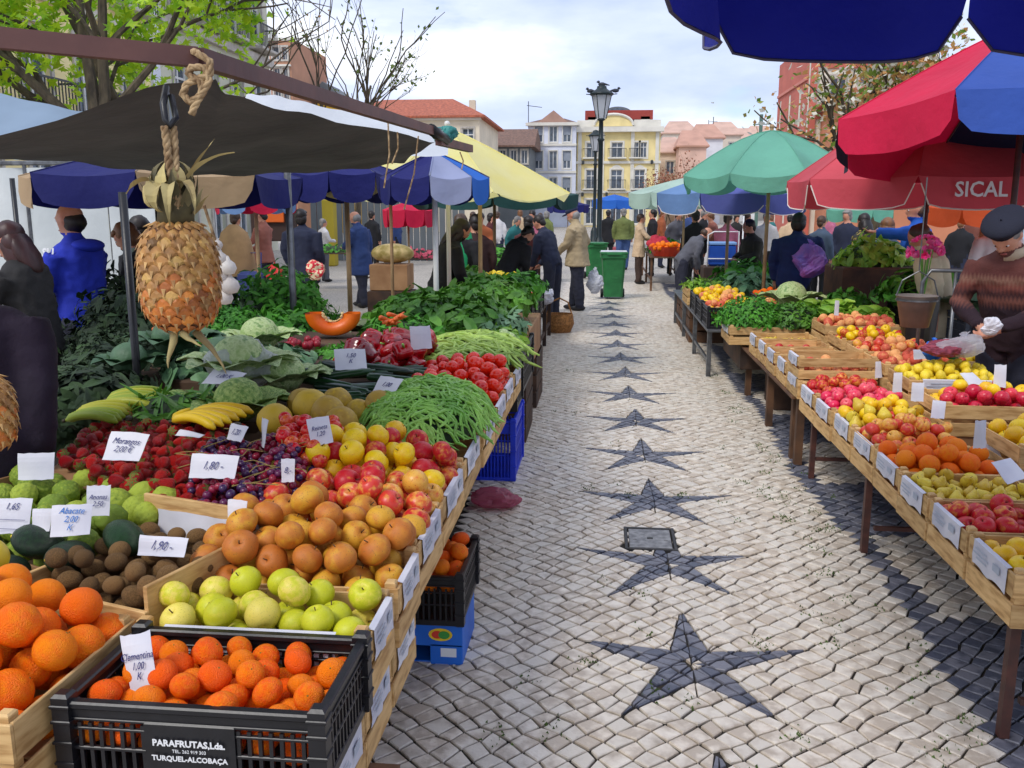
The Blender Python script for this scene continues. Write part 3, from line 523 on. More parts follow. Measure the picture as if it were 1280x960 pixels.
# ================================================================== CRATES
MEC = {}
def cached(key, fn):
    if key not in MEC: MEC[key] = fn()
    return MEC[key]
def bxm(key, d, mt, bv=.002):
    return cached(('bx', key, tuple(round(x, 3) for x in d)), lambda: MB().bbox((0, 0, 0), d, bv).mesh(key, mt))
def crate(x0, x1, y0, y1, z0, h, label, rz=0., labels='', group=None, nside=2, mt=None, tilt=0., ends=2):
    """open wooden fruit crate; labels: letters n s e w for paper stickers on those faces"""
    mt = mt or wood
    w_, d_ = x1-x0, y1-y0
    jr_ = random.Random(int(x0*313+y0*771+z0*97)); w_ -= .006; d_ -= .008
    t = thing('wooden_crate', label, 'crate', ((x0+x1)/2+jr_.uniform(-.007, .007), (y0+y1)/2, z0), rz+jr_.uniform(-.014, .014), group)
    if tilt: t.rotation_euler = (tilt, 0, rz)
    T = .008; gap = .020
    for sx in (-1, 1):
        for sy in (-1, 1):
            ob('corner_post', bxm('corner_post', (.028, .028, h+.012), mt, .004), t, (sx*(w_/2-.023), sy*(d_/2-.023), (h+.012)/2))
    sh = (h-gap*(nside-1)-.006)/nside
    r = random.Random(hash((round(x0, 2), round(y0, 2))) & 0xffff)
    for k in range(nside):
        z = .003+sh/2+k*(sh+gap)
        for sy in (-1, 1):
            ob('slat', bxm('slat', (w_-.002, T, sh), mt), t, (0, sy*(d_/2-.0045), z+r.uniform(-.002, .002)), (0, r.uniform(-.006, .006), 0))
        for sx in (-1, 1):
            ob('slat', bxm('slat', (T, d_-.02, sh), mt), t, (sx*(w_/2-.0045), 0, z+r.uniform(-.002, .002)), (r.uniform(-.006, .006), 0, 0))
    nb = 3
    for k in range(nb):
        ob('bottom_slat', bxm('bottom_slat', (w_-.022, (d_-.03)/nb-.012, T), mt), t, (0, (k-1)*(d_-.03)/nb, .006))
    for c in labels:
        lw = (w_ if c in 'ns' else d_)*.72; lh = h*.46
        def pm():
            mb = MB(); N = 8
            vs = []; fs = []
            for jj in range(4):
                for i in range(N+1):
                    u = i/N-.5; vs.append((u*lw, -.0015-.004*abs(math.sin(i*1.9+jj))*(1 if jj < 2 else .3), -lh/2+lh*jj/3+(.006*math.sin(i*1.3) if jj == 0 else 0)))
            for jj in range(3):
                for i in range(N): a = jj*(N+1)+i; fs.append((a, a+1, a+N+2, a+N+1))
            # fold over the rim
            b = len(vs)
            for i in range(N+1): u = i/N-.5; vs.append((u*lw, .013, lh/2+.003))
            for i in range(N): fs.append((3*(N+1)+i, 3*(N+1)+i+1, b+i+1, b+i))
            mb.add(vs, fs)
            for q, (lx, ll, lz_) in enumerate([(-.22, .34, .25), (-.22, .46, .05), (-.2, .3, -.12), (.24, .2, .12)]): mb.box((lx*lw+ll*lw*.0, -.0075, lz_*lh), (ll*lw, .0006, lh*(.07 if q < 3 else .3)), 1)
            return mb.mesh('paper_label', [paper, M('faint_print', S(176, 184, 196), None)])
        me = cached(('pl', round(lw, 2), round(lh, 2)), pm)
        ang = {'s': 0, 'n': PI, 'e': PI/2, 'w': -PI/2}[c]; off = {'s': (0, -d_/2-.001), 'n': (0, d_/2+.001), 'e': (w_/2+.001, 0), 'w': (-w_/2-.001, 0)}[c]
        ob('paper_label', me, t, (off[0], off[1], h-lh/2-.0), (0, 0, ang))
    return t
def plastic_crate(x0, x1, y0, y1, z0, h, label, mt=None, rz=0., plate=None, group=None, bars=True, notch=.0):
    mt = mt or blackpl; w_, d_ = x1-x0, y1-y0
    t = thing('plastic_crate', label, 'crate', ((x0+x1)/2, (y0+y1)/2, z0), rz, group)
    def side(L_, nm, skip=None):
        def mk():
            mb = MB()
            mb.bbox((0, 0, h-.010), (L_, .022, .016), .004); mb.bbox((0, 0, h-.040), (L_, .012, .006), .002)
            mb.bbox((0, 0, .012), (L_, .012, .024), .003); mb.bbox((0, 0, h*.42), (L_, .010, .008), .002)
            mb.bbox((0, 0, h*.66), (L_, .010, .006), .002)
            n = int(L_/.021)
            for i in range(n+1):
                x = -L_/2+L_*i/n
                if skip and abs(x) < skip: continue
                mb.box((x, 0, h*.38), (.0075, .008, h*.70))
            mb.box((0, 0, h*.86), (L_, .005, h*.17))
            if skip: mb.bbox((0, -.002, h*.42), (skip*2+.01, .012, h*.72), .002)
            return mb.mesh(nm, mt)
        return cached((nm, round(L_, 3), round(h, 3), skip, mt.name), mk)
    for sy in (-1, 1): ob('side_wall', side(w_, 'side_wall', .085 if (plate and sy < 0) else None), t, (0, sy*(d_/2-.01), 0), (0, 0, 0 if sy < 0 else PI))
    for sx in (-1, 1): ob('end_wall', side(d_-.01, 'end_wall'), t, (sx*(w_/2-.01), 0, 0), (0, 0, sx*PI/2))
    for sx in (-1, 1):
        for sy in (-1, 1):
            def cp():
                mb = MB().bbox((0, 0, h/2+.006), (.034, .034, h+.012), .006)
                for z in (h*.25, h*.5, h*.75, h-.012): mb.bbox((0, 0, z), (.040, .040, .008), .002)
                return mb.mesh('corner_post', mt)
            ob('corner_post', cached(('pcp', round(h, 3), mt.name), cp), t, (sx*(w_/2-.012), sy*(d_/2-.012), 0))
    mb = MB().box((0, 0, .008), (w_-.02, d_-.02, .006)); mb.build('base', mt, t)
    return t
def textmesh(name, body, size, mt, parent=None, loc=(0, 0, 0), rot=(0, 0, 0), shear=0., ext=.0004, align='CENTER', sx=1., bold=0.):
    cu = bpy.data.curves.new(name, 'FONT'); cu.body = body; cu.size = size; cu.shear = shear; cu.extrude = ext; cu.align_x = align; cu.align_y = 'CENTER'; cu.resolution_u = 2
    cu.offset = bold; cu.space_line = .95
    tmp = bpy.data.objects.new('tmp', cu); col.objects.link(tmp); dg = bpy.context.evaluated_depsgraph_get(); dg.update()
    me = bpy.data.meshes.new_from_object(tmp.evaluated_get(dg)); bpy.data.objects.remove(tmp)
    me.materials.clear(); me.materials.append(mt)
    o = ob(name, me, parent, loc, rot); o.scale = (sx, 1, 1); return o
# ================================================================== FRUIT
def apple_mesh(name, mt, dip=.16, squash=.9, stem=True, seg=18, lobes=.015):
    N = 14; prof = []
    for i in range(N+1):
        a = PI*i/N; r = math.sin(a)*(1+.05*math.cos(a)); z = -math.cos(a)*squash
        d = max(0, 1-math.sin(a)*2.2); z -= d*d*dip*2.2*(1 if z > 0 else -.6)
        prof.append((max(r, 1e-4), z))
    mb = MB().lathe(prof, seg)
    vs = []
    for x, y, z in mb.v:
        a = math.atan2(y, x); k = 1+lobes*math.cos(5*a)*(1 if z < 0 else .3); vs.append((x*k, y*k, z))
    mb.v = vs
    if stem: mb.tube([(0, 0, .45), (.02, .02, .75), (.07, .04, .95)], [.045, .035, .04], 5, 1)
    return mb.mesh(name, [mt, M('fruit_stem', S(86, 62, 36), None, rough=.8)], True)
def orange_mesh(name, mt, squash=.94, nub=True, seg=20):
    mb = MB().ell((0, 0, 0), (1, 1, squash), seg, 13)
    if nub: mb.ell((0, 0, squash*.985), (.07, .07, .03), 6, 4, 1)
    return mb.mesh(name, [mt, M('fruit_navel', S(120, 100, 30), None, rough=.9)], True)
def kiwi_mesh(name, mt): return MB().ell((0, 0, 0), (1, .82, .78), 14, 10).mesh(name, mt, True)
def pear_mesh(name, mt):
    prof = [(1e-4, -1)]+[(r, z) for r, z in [(.35, -.97), (.75, -.75), (.95, -.35), (.93, 0), (.72, .4), (.48, .72), (.36, .95), (.22, 1.12)]]+[(1e-4, 1.16)]
    return MB().lathe(prof, 14).tube([(0, 0, 1.1), (.06, 0, 1.3), (.14, .02, 1.5)], [.05, .04, .05], 5, 1).mesh(name, [mt, M('fruit_stem', S(86, 62, 36), None, rough=.8)], True)
def knobby_mesh(name, mt, amp=.06, seg=40, rings=26, f=3.2, squash=1.08):
    mb = MB().ell((0, 0, 0), (1, 1, squash), seg, rings); vs = []
    for p in mb.v:
        v = Vector(p); a = math.atan2(v.y, v.x); c_ = abs(math.sin(4.5*a+v.z*5))*abs(math.sin(4.5*a-v.z*5+.6)); vs.append(tuple(v*(1-.12*max(0, v.z)+amp*noise.noise(v*1.5)+.11*(c_**.6)*(1-v.z*v.z*.7))))
    mb.v = vs; return mb.mesh(name, mt, True)
def strawberry_mesh():
    prof = [(1e-4, -1.25), (.3, -1.08), (.62, -.6), (.88, 0), (.92, .4), (.7, .72), (.3, .82), (1e-4, .8)]
    mb = MB().lathe(prof, 12)
    for k in range(7):
        a = 2*PI*k/7; c, s = math.cos(a), math.sin(a)
        mb.add([(0, 0, .83), (c*.45-s*.2, s*.45+c*.2, .86), (c*.95, s*.95, .66), (c*.45+s*.2, s*.45-c*.2, .86)], [(0, 1, 2, 3)], 1)
    return mb.mesh('strawberry', [M('strawberry_red', S(236, 34, 24), S(186, 12, 26), 8, .3, .8, 34, rnd=.6, lo=.3, hi=.7, bdist=.02), M('strawberry_leaf', S(96, 132, 48), None, rough=.6)], True)
orange_s = M('orange_skin', S(255, 138, 0), S(255, 112, 0), 3, .46, .5, 16, rnd=.5, bdist=.03, spec=.3, speck=S(236, 96, 0), sps=14)
mand_s = M('mandarin_skin', S(255, 130, 0), S(255, 98, 0), 3, .42, .5, 14, rnd=.6, bdist=.03, spec=.3, speck=S(226, 70, 0), sps=12)
greenap = M('green_apple_skin', S(198, 200, 40), S(232, 214, 96), 2.5, .42, .1, 80, rnd=.6, c3=S(212, 208, 56), spec=.35, speck=S(170, 160, 60), sps=18)
russet_s = M('russet_apple_skin', S(216, 160, 40), S(190, 108, 34), 1.3, .58, .25, 60, rnd=.7, lo=.3, hi=.7, c3=S(202, 126, 36), detail=2, speck=S(150, 96, 40), sps=11)
redap = M('red_apple_skin', S(196, 26, 40), S(232, 160, 60), 2.4, .38, spec=.35, rnd=.25, lo=.5, hi=.78, speck=S(216, 110, 70), sps=20)
crimson = M('crimson_apple_skin', S(190, 14, 50), S(226, 60, 74), 3, .3, rnd=.5)
mixap = M('blush_apple_skin', S(214, 60, 44), S(236, 176, 70), 2.2, .36, rnd=.5, lo=.4, hi=.66, speck=S(180, 60, 40), sps=9)
yellowap = M('yellow_apple_skin', S(246, 206, 14), S(240, 186, 20), 3, .4, rnd=.6, speck=S(196, 150, 40), sps=16)
pinkap = M('pink_apple_skin', S(226, 30, 80), S(240, 110, 110), 2.6, .3, rnd=.4, lo=.42, hi=.75)
peach_s = M('peach_skin', S(238, 170, 104), S(206, 86, 62), 2., .7, rnd=.6)
plum_red = M('red_plum_skin', S(206, 20, 34), S(226, 110, 50), 3, .25, rnd=.35, lo=.45, hi=.75)
tomato_s = M('tomato_skin', S(232, 44, 14), S(206, 24, 14), 2, .18, rnd=.7, spec=.6)
kiwi_s = M('kiwi_skin', S(160, 120, 70), S(122, 90, 50), 9, .9, .7, 90, rnd=.4, bdist=.02)
avo_s = M('avocado_skin', S(30, 66, 30), S(16, 38, 20), 5, .35, .5, 40, rnd=.3, bdist=.02)
pomelo_s = M('quince_skin', S(206, 170, 44), S(176, 140, 46), 3, .55, .4, 40, rnd=.5)
annona_s = M('custard_apple_skin', S(170, 186, 58), S(120, 146, 38), 5, .55, .4, 20, rnd=.5, bdist=.03)
pepper_s = M('pepper_skin', S(176, 8, 20), S(120, 4, 18), 2, .14, rnd=.6, spec=.7)
pear_s = M('yellow_pear_skin', S(226, 200, 60), S(206, 170, 50), 4, .4, .2, 60, rnd=.5)
lemon_s = M('lemon_skin', S(246, 216, 50), S(226, 196, 40), 4, .4, .4, 60, rnd=.4)
FM = {}
def fm(kind):
    if kind in FM: return FM[kind]
    d = {'orange': lambda: orange_mesh('orange', orange_s), 'mandarin': lambda: orange_mesh('mandarin', mand_s, .84),
         'green_apple': lambda: apple_mesh('green_apple', greenap), 'russet_apple': lambda: apple_mesh('russet_apple', russet_s, .14, .86, lobes=.03),
         'red_apple': lambda: apple_mesh('red_apple', redap), 'crimson_apple': lambda: apple_mesh('crimson_apple', crimson), 'blush_apple': lambda: apple_mesh('blush_apple', mixap),
         'yellow_apple': lambda: apple_mesh('yellow_apple', yellowap, .16, .9, lobes=.03), 'pink_apple': lambda: apple_mesh('pink_apple', pinkap),
         'peach': lambda: apple_mesh('peach', peach_s, .1, .95, False), 'nectarine': lambda: apple_mesh('nectarine', M('red_peach_skin', S(226, 120, 70), S(190, 40, 44), 2., .35, rnd=.6), .1, .95, False), 'red_plum': lambda: apple_mesh('red_plum', plum_red, .1, .95, True),
         'tomato': lambda: apple_mesh('tomato', tomato_s, .1, .86, False, lobes=.02), 'kiwi': lambda: kiwi_mesh('kiwi', kiwi_s),
         'avocado': lambda: MB().ell((0, 0, 0), (1.3, .92, .9), 18, 12).ell((-1.28, 0, 0), (.08, .1, .1), 6, 4, 1).mesh('avocado', [avo_s, lemon_s], True),
         'quince': lambda: apple_mesh('quince', pomelo_s, .08, 1, False, lobes=.03), 'custard_apple': lambda: knobby_mesh('custard_apple', annona_s),
         'pear': lambda: pear_mesh('pear', pear_s), 'lemon': lambda: MB().lathe([(1e-4, -1.3), (.16, -1.2), (.4, -1), (.8, -.6), (.95, 0), (.8, .6), (.4, 1), (.14, 1.2), (1e-4, 1.28)], 14).mesh('lemon', lemon_s, True),
         'strawberry': strawberry_mesh}
    FM[kind] = d[kind](); return FM[kind]
LAB = {}
def deposit(kinds, inside, zfloor, env, n, r, lab, group, rim=0, tries=46, tiltmax=.9, jr=.08, bounds=None, flat=False, obstacles=()):
    """drop fruit one by one to rest in the lowest free spot; kinds = [(kind, weight or fn(x, y))]"""
    x0, x1, y0, y1 = bounds; P = [tuple(o_) for o_ in obstacles]; made = []
    rr = random.Random(int(abs(x0*977+y0*131+r*1e4))+n)
    fails = 0
    while len(made) < n and fails < 14:
        best = None; rad = r*(1+rr.uniform(-jr, jr))
        for _ in range(tries):
            x, y = rr.uniform(x0, x1), rr.uniform(y0, y1)
            if not inside(x, y): continue
            for it in range(3):
                z = zfloor(x, y)+rad; sup = None
                for (a, b, c, q) in P:
                    dx, dy = x-a, y-b; dd = dx*dx+dy*dy; s2 = (rad+q)*.975
                    if dd < s2*s2:
                        zz = c+math.sqrt(s2*s2-dd)
                        if zz > z: z = zz; sup = (a, b)
                if it < 2 and sup is not None:   # roll away from what carries it
                    dx, dy = x-sup[0], y-sup[1]; l = math.hypot(dx, dy) or 1; nx, ny = x+dx/l*rad*.4, y+dy/l*rad*.4
                    if inside(nx, ny): x, y = nx, ny
                    else: break
            if z+rad*.5 > env(x, y): continue
            if best is None or z < best[2]: best = (x, y, z, rad)
        if best is None: fails += 1; continue
        P.append(best); made.append(best)
    for (x, y, z, rad) in made:
        ks = [(k, (wt(x, y) if callable(wt) else wt)) for k, wt in kinds]; tot = sum(b for _, b in ks) or 1; u = rr.uniform(0, tot); kk = ks[-1][0]
        for k, b in ks:
            if u < b: kk = k; break
            u -= b
        fu, fv = (x-x0)/(x1-x0), (y-y0)/(y1-y0); wv = 'front' if fv < .34 else 'back' if fv > .66 else 'middle'; wu = 'left' if fu < .34 else 'right' if fu > .66 else 'centre'
        o = ob(kk, fm(kk), None, (x, y, z), (rr.uniform(-tiltmax, tiltmax), rr.uniform(-tiltmax, tiltmax), rr.uniform(0, 6.28)), (rad*rr.uniform(.95, 1.04), rad*rr.uniform(.95, 1.04), rad*rr.uniform(.94, 1.04)))
        lb = lab[kk] if isinstance(lab, dict) else lab
        tag(o, lb+', '+wv+' '+wu, CATS.get(kk, kk.split('_')[-1]), group if not isinstance(lab, dict) else group+' ('+kk.replace('_', ' ')+')')
    return made
CATS = {'custard_apple': 'custard apple', 'russet_apple': 'apple', 'red_plum': 'plum'}
def rect(x0, x1, y0, y1): return lambda x, y: x0 < x < x1 and y0 < y < y1
def heap(x0, x1, y0, y1, base, top, cx=None, cy=None, ex=2.):
    cx = (x0+x1)/2 if cx is None else cx; cy = (y0+y1)/2 if cy is None else cy; a = max(x1-cx, cx-x0); b = max(y1-cy, cy-y0)
    return lambda x, y: base+(top-base)*max(0, 1-(abs(x-cx)/a)**ex*.9-(abs(y-cy)/b)**ex*.9)
def fill(kinds, x0, x1, y0, y1, rimz, r, lab, group, top=None, depth=None, n=400, rz=0., **k):
    """fruit in one crate; only as deep as it shows"""
    dp = depth if depth is not None else 2.1*r
    m = r*.9+.012; top = rimz+r*.6 if top is None else top
    X0, X1, Y0, Y1 = x0+m, x1-m, y0+m, y1-m
    e = heap(x0, x1, y0, y1, rimz+r*.35, top)
    return deposit(kinds, rect(X0, X1, Y0, Y1), lambda x, y: rimz-dp, lambda x, y: e(x, y)+r*.5, n, r, lab, group, bounds=(X0, X1, Y0, Y1), **k)
def poly_inside(P):
    def f(x, y):
        c = False; n = len(P)
        for i in range(n):
            x1, y1 = P[i]; x2, y2 = P[(i+1) % n]
            if (y1 > y) != (y2 > y) and x < (x2-x1)*(y-y1)/(y2-y1)+x1: c = not c
        return c
    return f
# ------------------------------------------------------------------ price cards
def card(p, w_, h_, text, label, rz=0., pitch=R_(60), roll=0., size=.03, ink_=None, curl=.004, group=None, mt=None):
    t = thing('price_card', label, 'price card', p, group=group); t.rotation_euler = (pitch, roll, rz)
    N = 6; vs = []; fs = []
    rr = random.Random(int(w_*1e4+len(text)+p[0]*100))
    for side in (0, 1):
        for j in range(N+1):
            for i in range(N+1):
                u, v = i/N-.5, j/N-.5; z = curl*(math.cos(u*3+v*2)+.5*math.sin(v*5))
                x, y = u*w_, v*h_
                if j in (0, N): y += rr.uniform(-.02, .02)*h_ if side == 0 else 0
                vs.append((x, y, z-side*.0008))
    n = (N+1)**2
    for j in range(N+1):
        for i in range(N+1): vs[n+j*(N+1)+i] = (vs[j*(N+1)+i][0], vs[j*(N+1)+i][1], vs[j*(N+1)+i][2]-.0008)
    for j in range(N):
        for i in range(N):
            a = j*(N+1)+i; fs += [(a, a+1, a+N+2, a+N+1), (n+a, n+a+N+1, n+a+N+2, n+a+1)]
    MB().add(vs, fs).build('card', mt or paper, t)
    if text:
        o = textmesh('handwriting', text, size, ink_ or ink, t, (0, 0, curl*1.6+.0012), (0, 0, rr.uniform(-.06, .06)), shear=.35, ext=.0003, sx=.8)
    return t
# ================================================================== LEFT STALL
LX = -.50; RIM = .77
# trestle boards under the display
st = thing('left_stall_table', 'dark wooden trestle table under the left fruit display', 'table', (-1.3, 3.6, 0))
for k in range(8):
    ob('table_board', bxm('table_board', (.19, 3.86, .025), stand_wood), st, (.50-.2*k, 0, .425))
for x in (.52, -.9):
    for y in (-1.6, 0, 1.6): ob('leg', bxm('leg', (.05, .05, .41), stand_wood), st, (x-.05, y, .205))
YB = [1.79, 2.05, 2.34, 2.73, 3.19, 3.68, 4.1, 4.55, 5.0, 5.42]
names = ['green apples', 'russet apples', 'red and blush apples', 'yellow and red apples', 'the nearer green beans', 'the farther green beans', 'the nearer tomatoes', 'the farther tomatoes', 'long green beans']
for k in range(9):
    y0, y1 = YB[k]+.004, YB[k+1]-.004
    crate(LX-.56, LX, y0, y1, .605, .165, 'wooden crate of %s on the aisle edge of the left stall' % names[k], labels='es' if k == 0 else 'e', group='crates along the aisle edge of the left stall')
    if k < 2: crate(LX-.57, LX-.012, y0, y1, .440, .16, 'lower wooden crate beneath the crate of %s on the left stall' % names[k], labels='e' if k in (0, 1, 3, 5) else '', group='lower crates on the aisle edge of the left stall')
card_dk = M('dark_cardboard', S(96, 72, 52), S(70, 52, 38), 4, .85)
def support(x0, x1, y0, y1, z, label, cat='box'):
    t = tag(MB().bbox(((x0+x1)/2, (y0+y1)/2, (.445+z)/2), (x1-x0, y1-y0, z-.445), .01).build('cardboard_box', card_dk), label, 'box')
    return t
# mandarins in the printed black crate
plastic_crate(-1.035, -.505, 1.475, 1.80, .60, .175, 'black plastic crate of mandarins with white printed lettering at the front of the left stall', plate=True)
pc = [o for o in col.objects if o.name == 'plastic_crate'][0]
textmesh('printed_lettering', 'PARAFRUTAS,Lda.', .0185, white_print, pc, (0, -.1625-.003, .100), (PI/2, 0, 0), bold=.0006)
textmesh('printed_lettering', 'TEL. 262 919 303', .0095, white_print, pc, (0, -.1625-.003, .084), (PI/2, 0, 0))
textmesh('printed_lettering', 'TURQUEL-ALCOBAÇA', .0150, white_print, pc, (0, -.1625-.003, .068), (PI/2, 0, 0), bold=.0004)
fill([('mandarin', 1)], -1.035, -.505, 1.475, 1.80, .735, .0315, 'mandarin in the printed black plastic crate', 'mandarins in the printed black crate', top=.775, depth=.11)
# the mandarins crate stands on two more crates
crate(-1.03, -.51, 1.485, 1.79, .44, .158, 'wooden crate under the black crate of mandarins', labels='e')
st2 = thing('low_stand', 'low wooden stand under the front crates of the left stall', 'stand', (-1.05, 1.6, 0))
for k in range(5): ob('table_board', bxm('table_board', (1.2, .08, .02), stand_wood), st2, (0, -.2+k*.1, .425))
for x in (-.5, .5):
    for y in (-.16, .16): ob('leg', bxm('leg', (.05, .05, .41), stand_wood), st2, (x, y, .205))
# oranges heap
crate(-1.72, -1.055, 1.38, 1.83, .595, .185, 'wooden crate heaped with big oranges at the near left corner', labels='s')
crate(-1.70, -1.06, 1.40, 1.82, .44, .152, 'wooden crate under the crate of oranges')
oi = rect(-1.66, -1.10, 1.44, 1.79)
deposit([('orange', 1)], oi, lambda x, y: .655, heap(-1.72, -1.05, 1.30, 1.86, .78, .945, -1.36, 1.72, 2.2), 80, .045, 'big orange in the heap at the near left corner', 'oranges heaped at the near left corner', bounds=(-1.66, -1.10, 1.44, 1.79))
# green apples
fill([('green_apple', 1)], LX-.56, LX, 1.80, 2.05, .775, .040, 'yellow-green apple in the crate behind the mandarins', 'green apples behind the mandarins', top=.825, depth=.115)
# russet apples: heap over one crate and part of the next
deposit([('russet_apple', 1)], rect(-1.05, -.545, 2.085, 2.46), lambda x, y: .64 if y < 2.34 else .68, heap(-1.16, -.44, 1.96, 2.62, .80, .93, -.85, 2.36, 2.), 200, .0435,
        'brown-golden russet apple in the heap behind the green apples', 'russet apples heaped on the left stall', bounds=(-1.05, -.545, 2.10, 2.46))
# red / blush apples, then yellow apples with red ones along the aisle side
deposit([('blush_apple', 1.2), ('red_apple', 1.)], rect(-1.08, -.545, 2.50, 2.76), lambda x, y: .66, heap(-1.2, -.44, 2.3, 2.95, .80, .92, -.8, 2.55), 90, .043,
        {'blush_apple': 'yellow apple with red blush between the russet and the yellow apples', 'red_apple': 'shiny red apple between the russet and the yellow apples'}, 'red apples behind the russet heap', bounds=(-1.08, -.545, 2.50, 2.76))
deposit([('yellow_apple', lambda x, y: 3.2 if (y < 3.02 and x < -.62) else .5), ('red_apple', lambda x, y: 1.6 if (x > -.66 or y > 3.0) else .12)], rect(-1.08, -.545, 2.82, 3.16), lambda x, y: .66, heap(-1.2, -.44, 2.6, 3.4, .81, .95, -.85, 2.98), 110, .042,
        {'yellow_apple': 'bright yellow apple in the heap in front of the green beans', 'red_apple': 'red apple beside the yellow apples in front of the green beans'}, 'yellow apples with red ones', bounds=(-1.08, -.545, 2.82, 3.16))
# kiwis in a papered crate set askew
def rot_rect(cx, cy, w_, d_, a):
    c, s = math.cos(a), math.sin(a)
    def f(x, y):
        u = (x-cx)*c+(y-cy)*s; v = -(x-cx)*s+(y-cy)*c; return abs(u) < w_/2 and abs(v) < d_/2
    return f
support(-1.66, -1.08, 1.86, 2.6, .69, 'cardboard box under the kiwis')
ka = R_(-17)
kc = thing('wooden_crate', 'wooden crate of kiwis lined with crumpled white paper', 'crate', (-1.19, 2.13, .68), ka)
for (x, y, a, b, hh) in [(0, .225, .44, .012, .20), (0, -.225, .44, .012, .10), (-.215, 0, .012, .44, .11), (.215, 0, .012, .44, .16)]:
    ob('side_board', bxm('side_board', (a, b, hh), wood), kc, (x, y, hh/2))
def crumple(w_, h_, s=.01, seed=1):
    N = 14; K = 6; vs = []; fs = []
    for j in range(K+1):
        for i in range(N+1):
            u, v = i/N-.5, j/K; p = Vector((u*w_*20, v*h_*20, seed*3.3)); vs.append((u*w_, -abs(noise.noise(p))*s*2-.003, v*h_))
    for j in range(K):
        for i in range(N): a = j*(N+1)+i; fs.append((a, a+1, a+N+2, a+N+1))
    return MB().add(vs, fs).mesh('paper_lining', paper, True)
ob('paper_lining', crumple(.36, .12), kc, (.02, .217, .045)); ob('paper_lining', crumple(.40, .10, seed=4), kc, (.207, 0, .05), (0, 0, -PI/2))
deposit([('kiwi', 1)], rot_rect(-1.17, 2.13, .37, .37, ka), lambda x, y: .70, lambda x, y: .845-.05*(x+1.17), 80, .031, 'brown kiwi in the paper-lined crate', 'kiwis in the paper-lined crate', bounds=(-1.5, -.9, 1.8, 2.5), tiltmax=.6)
# avocados, a pomelo, custard apples
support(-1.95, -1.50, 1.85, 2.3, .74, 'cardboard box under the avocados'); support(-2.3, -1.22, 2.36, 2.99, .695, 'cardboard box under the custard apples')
for (x, y, z, a) in [(-1.50, 2.14, .845, .2), (-1.40, 2.12, .81, 1.1), (-1.29, 2.20, .84, -.5), (-1.62, 2.10, .80, .9), (-1.71, 2.2, .80, -.2), (-1.44, 2.24, .80, 2), (-1.52, 2.03, .80, 1.3)]:
    tag(ob('avocado', fm('avocado'), None, (x, y, z-.02), (.1, .25, a), .052), 'large dark green avocado beside the kiwis', 'avocado', 'avocados at the near left')
tag(ob('grapefruit', orange_mesh('grapefruit', lemon_s, .93), None, (-1.47, 1.90, .875), (.3, .3, 0), .052), 'yellow grapefruit between the avocados and the oranges', 'grapefruit')
cb = thing('cardboard_tray', 'open brown cardboard tray of custard apples', 'tray', (-1.66, 2.47, .70), R_(-24))
for (x, y, a, b, hh) in [(0, .25, .78, .008, .10), (0, -.25, .78, .008, .06), (-.39, 0, .008, .5, .12), (.39, 0, .008, .5, .07)]:
    ob('side_flap', bxm('side_flap', (a, b, hh), cardm), cb, (x, y, hh/2))
deposit([('custard_apple', 1)], rot_rect(-1.66, 2.47, .70, .42, R_(-24)), lambda x, y: .71, lambda x, y: .845, 70, .041, 'knobbly green custard apple in the cardboard tray', 'custard apples in the cardboard tray', bounds=(-2.1, -1.2, 2.1, 2.9))
# strawberries
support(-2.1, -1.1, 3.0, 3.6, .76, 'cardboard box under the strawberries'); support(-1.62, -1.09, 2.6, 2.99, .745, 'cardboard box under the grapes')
sb = [(-1.88, 2.84), (-1.20, 2.40), (-1.06, 2.55), (-1.40, 2.95), (-1.42, 3.35), (-2.05, 3.45)]
for i in range(6):
    a, b = sb[i], sb[(i+1) % 6]
    if i in (0, 5):
        m_ = MB().bar((0, 0, 0), (b[0]-a[0], b[1]-a[1], 0), .075, .006)
        tag(m_.build('cardboard_strip', cardm, loc=(a[0], a[1], .80)), 'cardboard edge %s the strawberries' % ('in front of' if i == 0 else 'at the far left of'), 'cardboard')
sp = poly_inside(sb)
deposit([('strawberry', 1)], sp, lambda x, y: .80, lambda x, y: .90+.03*math.sin(x*7)*math.cos(y*5), 250, .0235, 'ripe red strawberry with green cap in the big heap', 'strawberries in the big heap', bounds=(-2.05, -1.06, 2.40, 3.45), tiltmax=2.6, tries=30)
# grapes: bunches
grape_m = M('dark_grape_skin', S(62, 30, 78), S(140, 26, 52), 3, .3, rnd=.9, island=True, lo=.35, hi=.7, vary=.25)
def bunch(x, y, z, rx, ry, rz_, n, seed, label):
    rr = random.Random(seed); t = thing('grape_bunch', label, 'grapes', (x, y, z), group='bunches of dark grapes'); P = []
    k = 0
    mbs = cached('grape', lambda: MB().ell((0, 0, 0), (.0135, .0135, .0145), 9, 6).mesh('grape', grape_m, True))
    while len(P) < n and k < n*30:
        k += 1; a = rr.uniform(0, 6.28); q = math.sqrt(rr.random()); u, v = math.cos(a)*q, math.sin(a)*q
        p = Vector((u*rx, v*ry, (1-q*q)*rz_+rr.uniform(-.006, .006)))
        if all((p-o_).length > .0215 for o_ in P): P.append(p)
    for p in P: ob('grape', mbs, t, p, (rr.uniform(0, 3), rr.uniform(0, 3), 0), rr.uniform(.88, 1.12))
    tw = M('grape_twig', S(150, 130, 70), None, rough=.8)
    mb = MB()
    for _ in range(3):
        a = rr.uniform(0, 6.28); p = Vector((0, 0, rz_*.9)); pts = [p]
        for s in range(4): p = p+Vector((math.cos(a)*rx*.33, math.sin(a)*ry*.33, rr.uniform(.002, .014)-s*.004)); pts.append(p); a += rr.uniform(-.6, .6)
        mb.tube(pts, .0016, 5)
    mb.build('twig', tw, t)
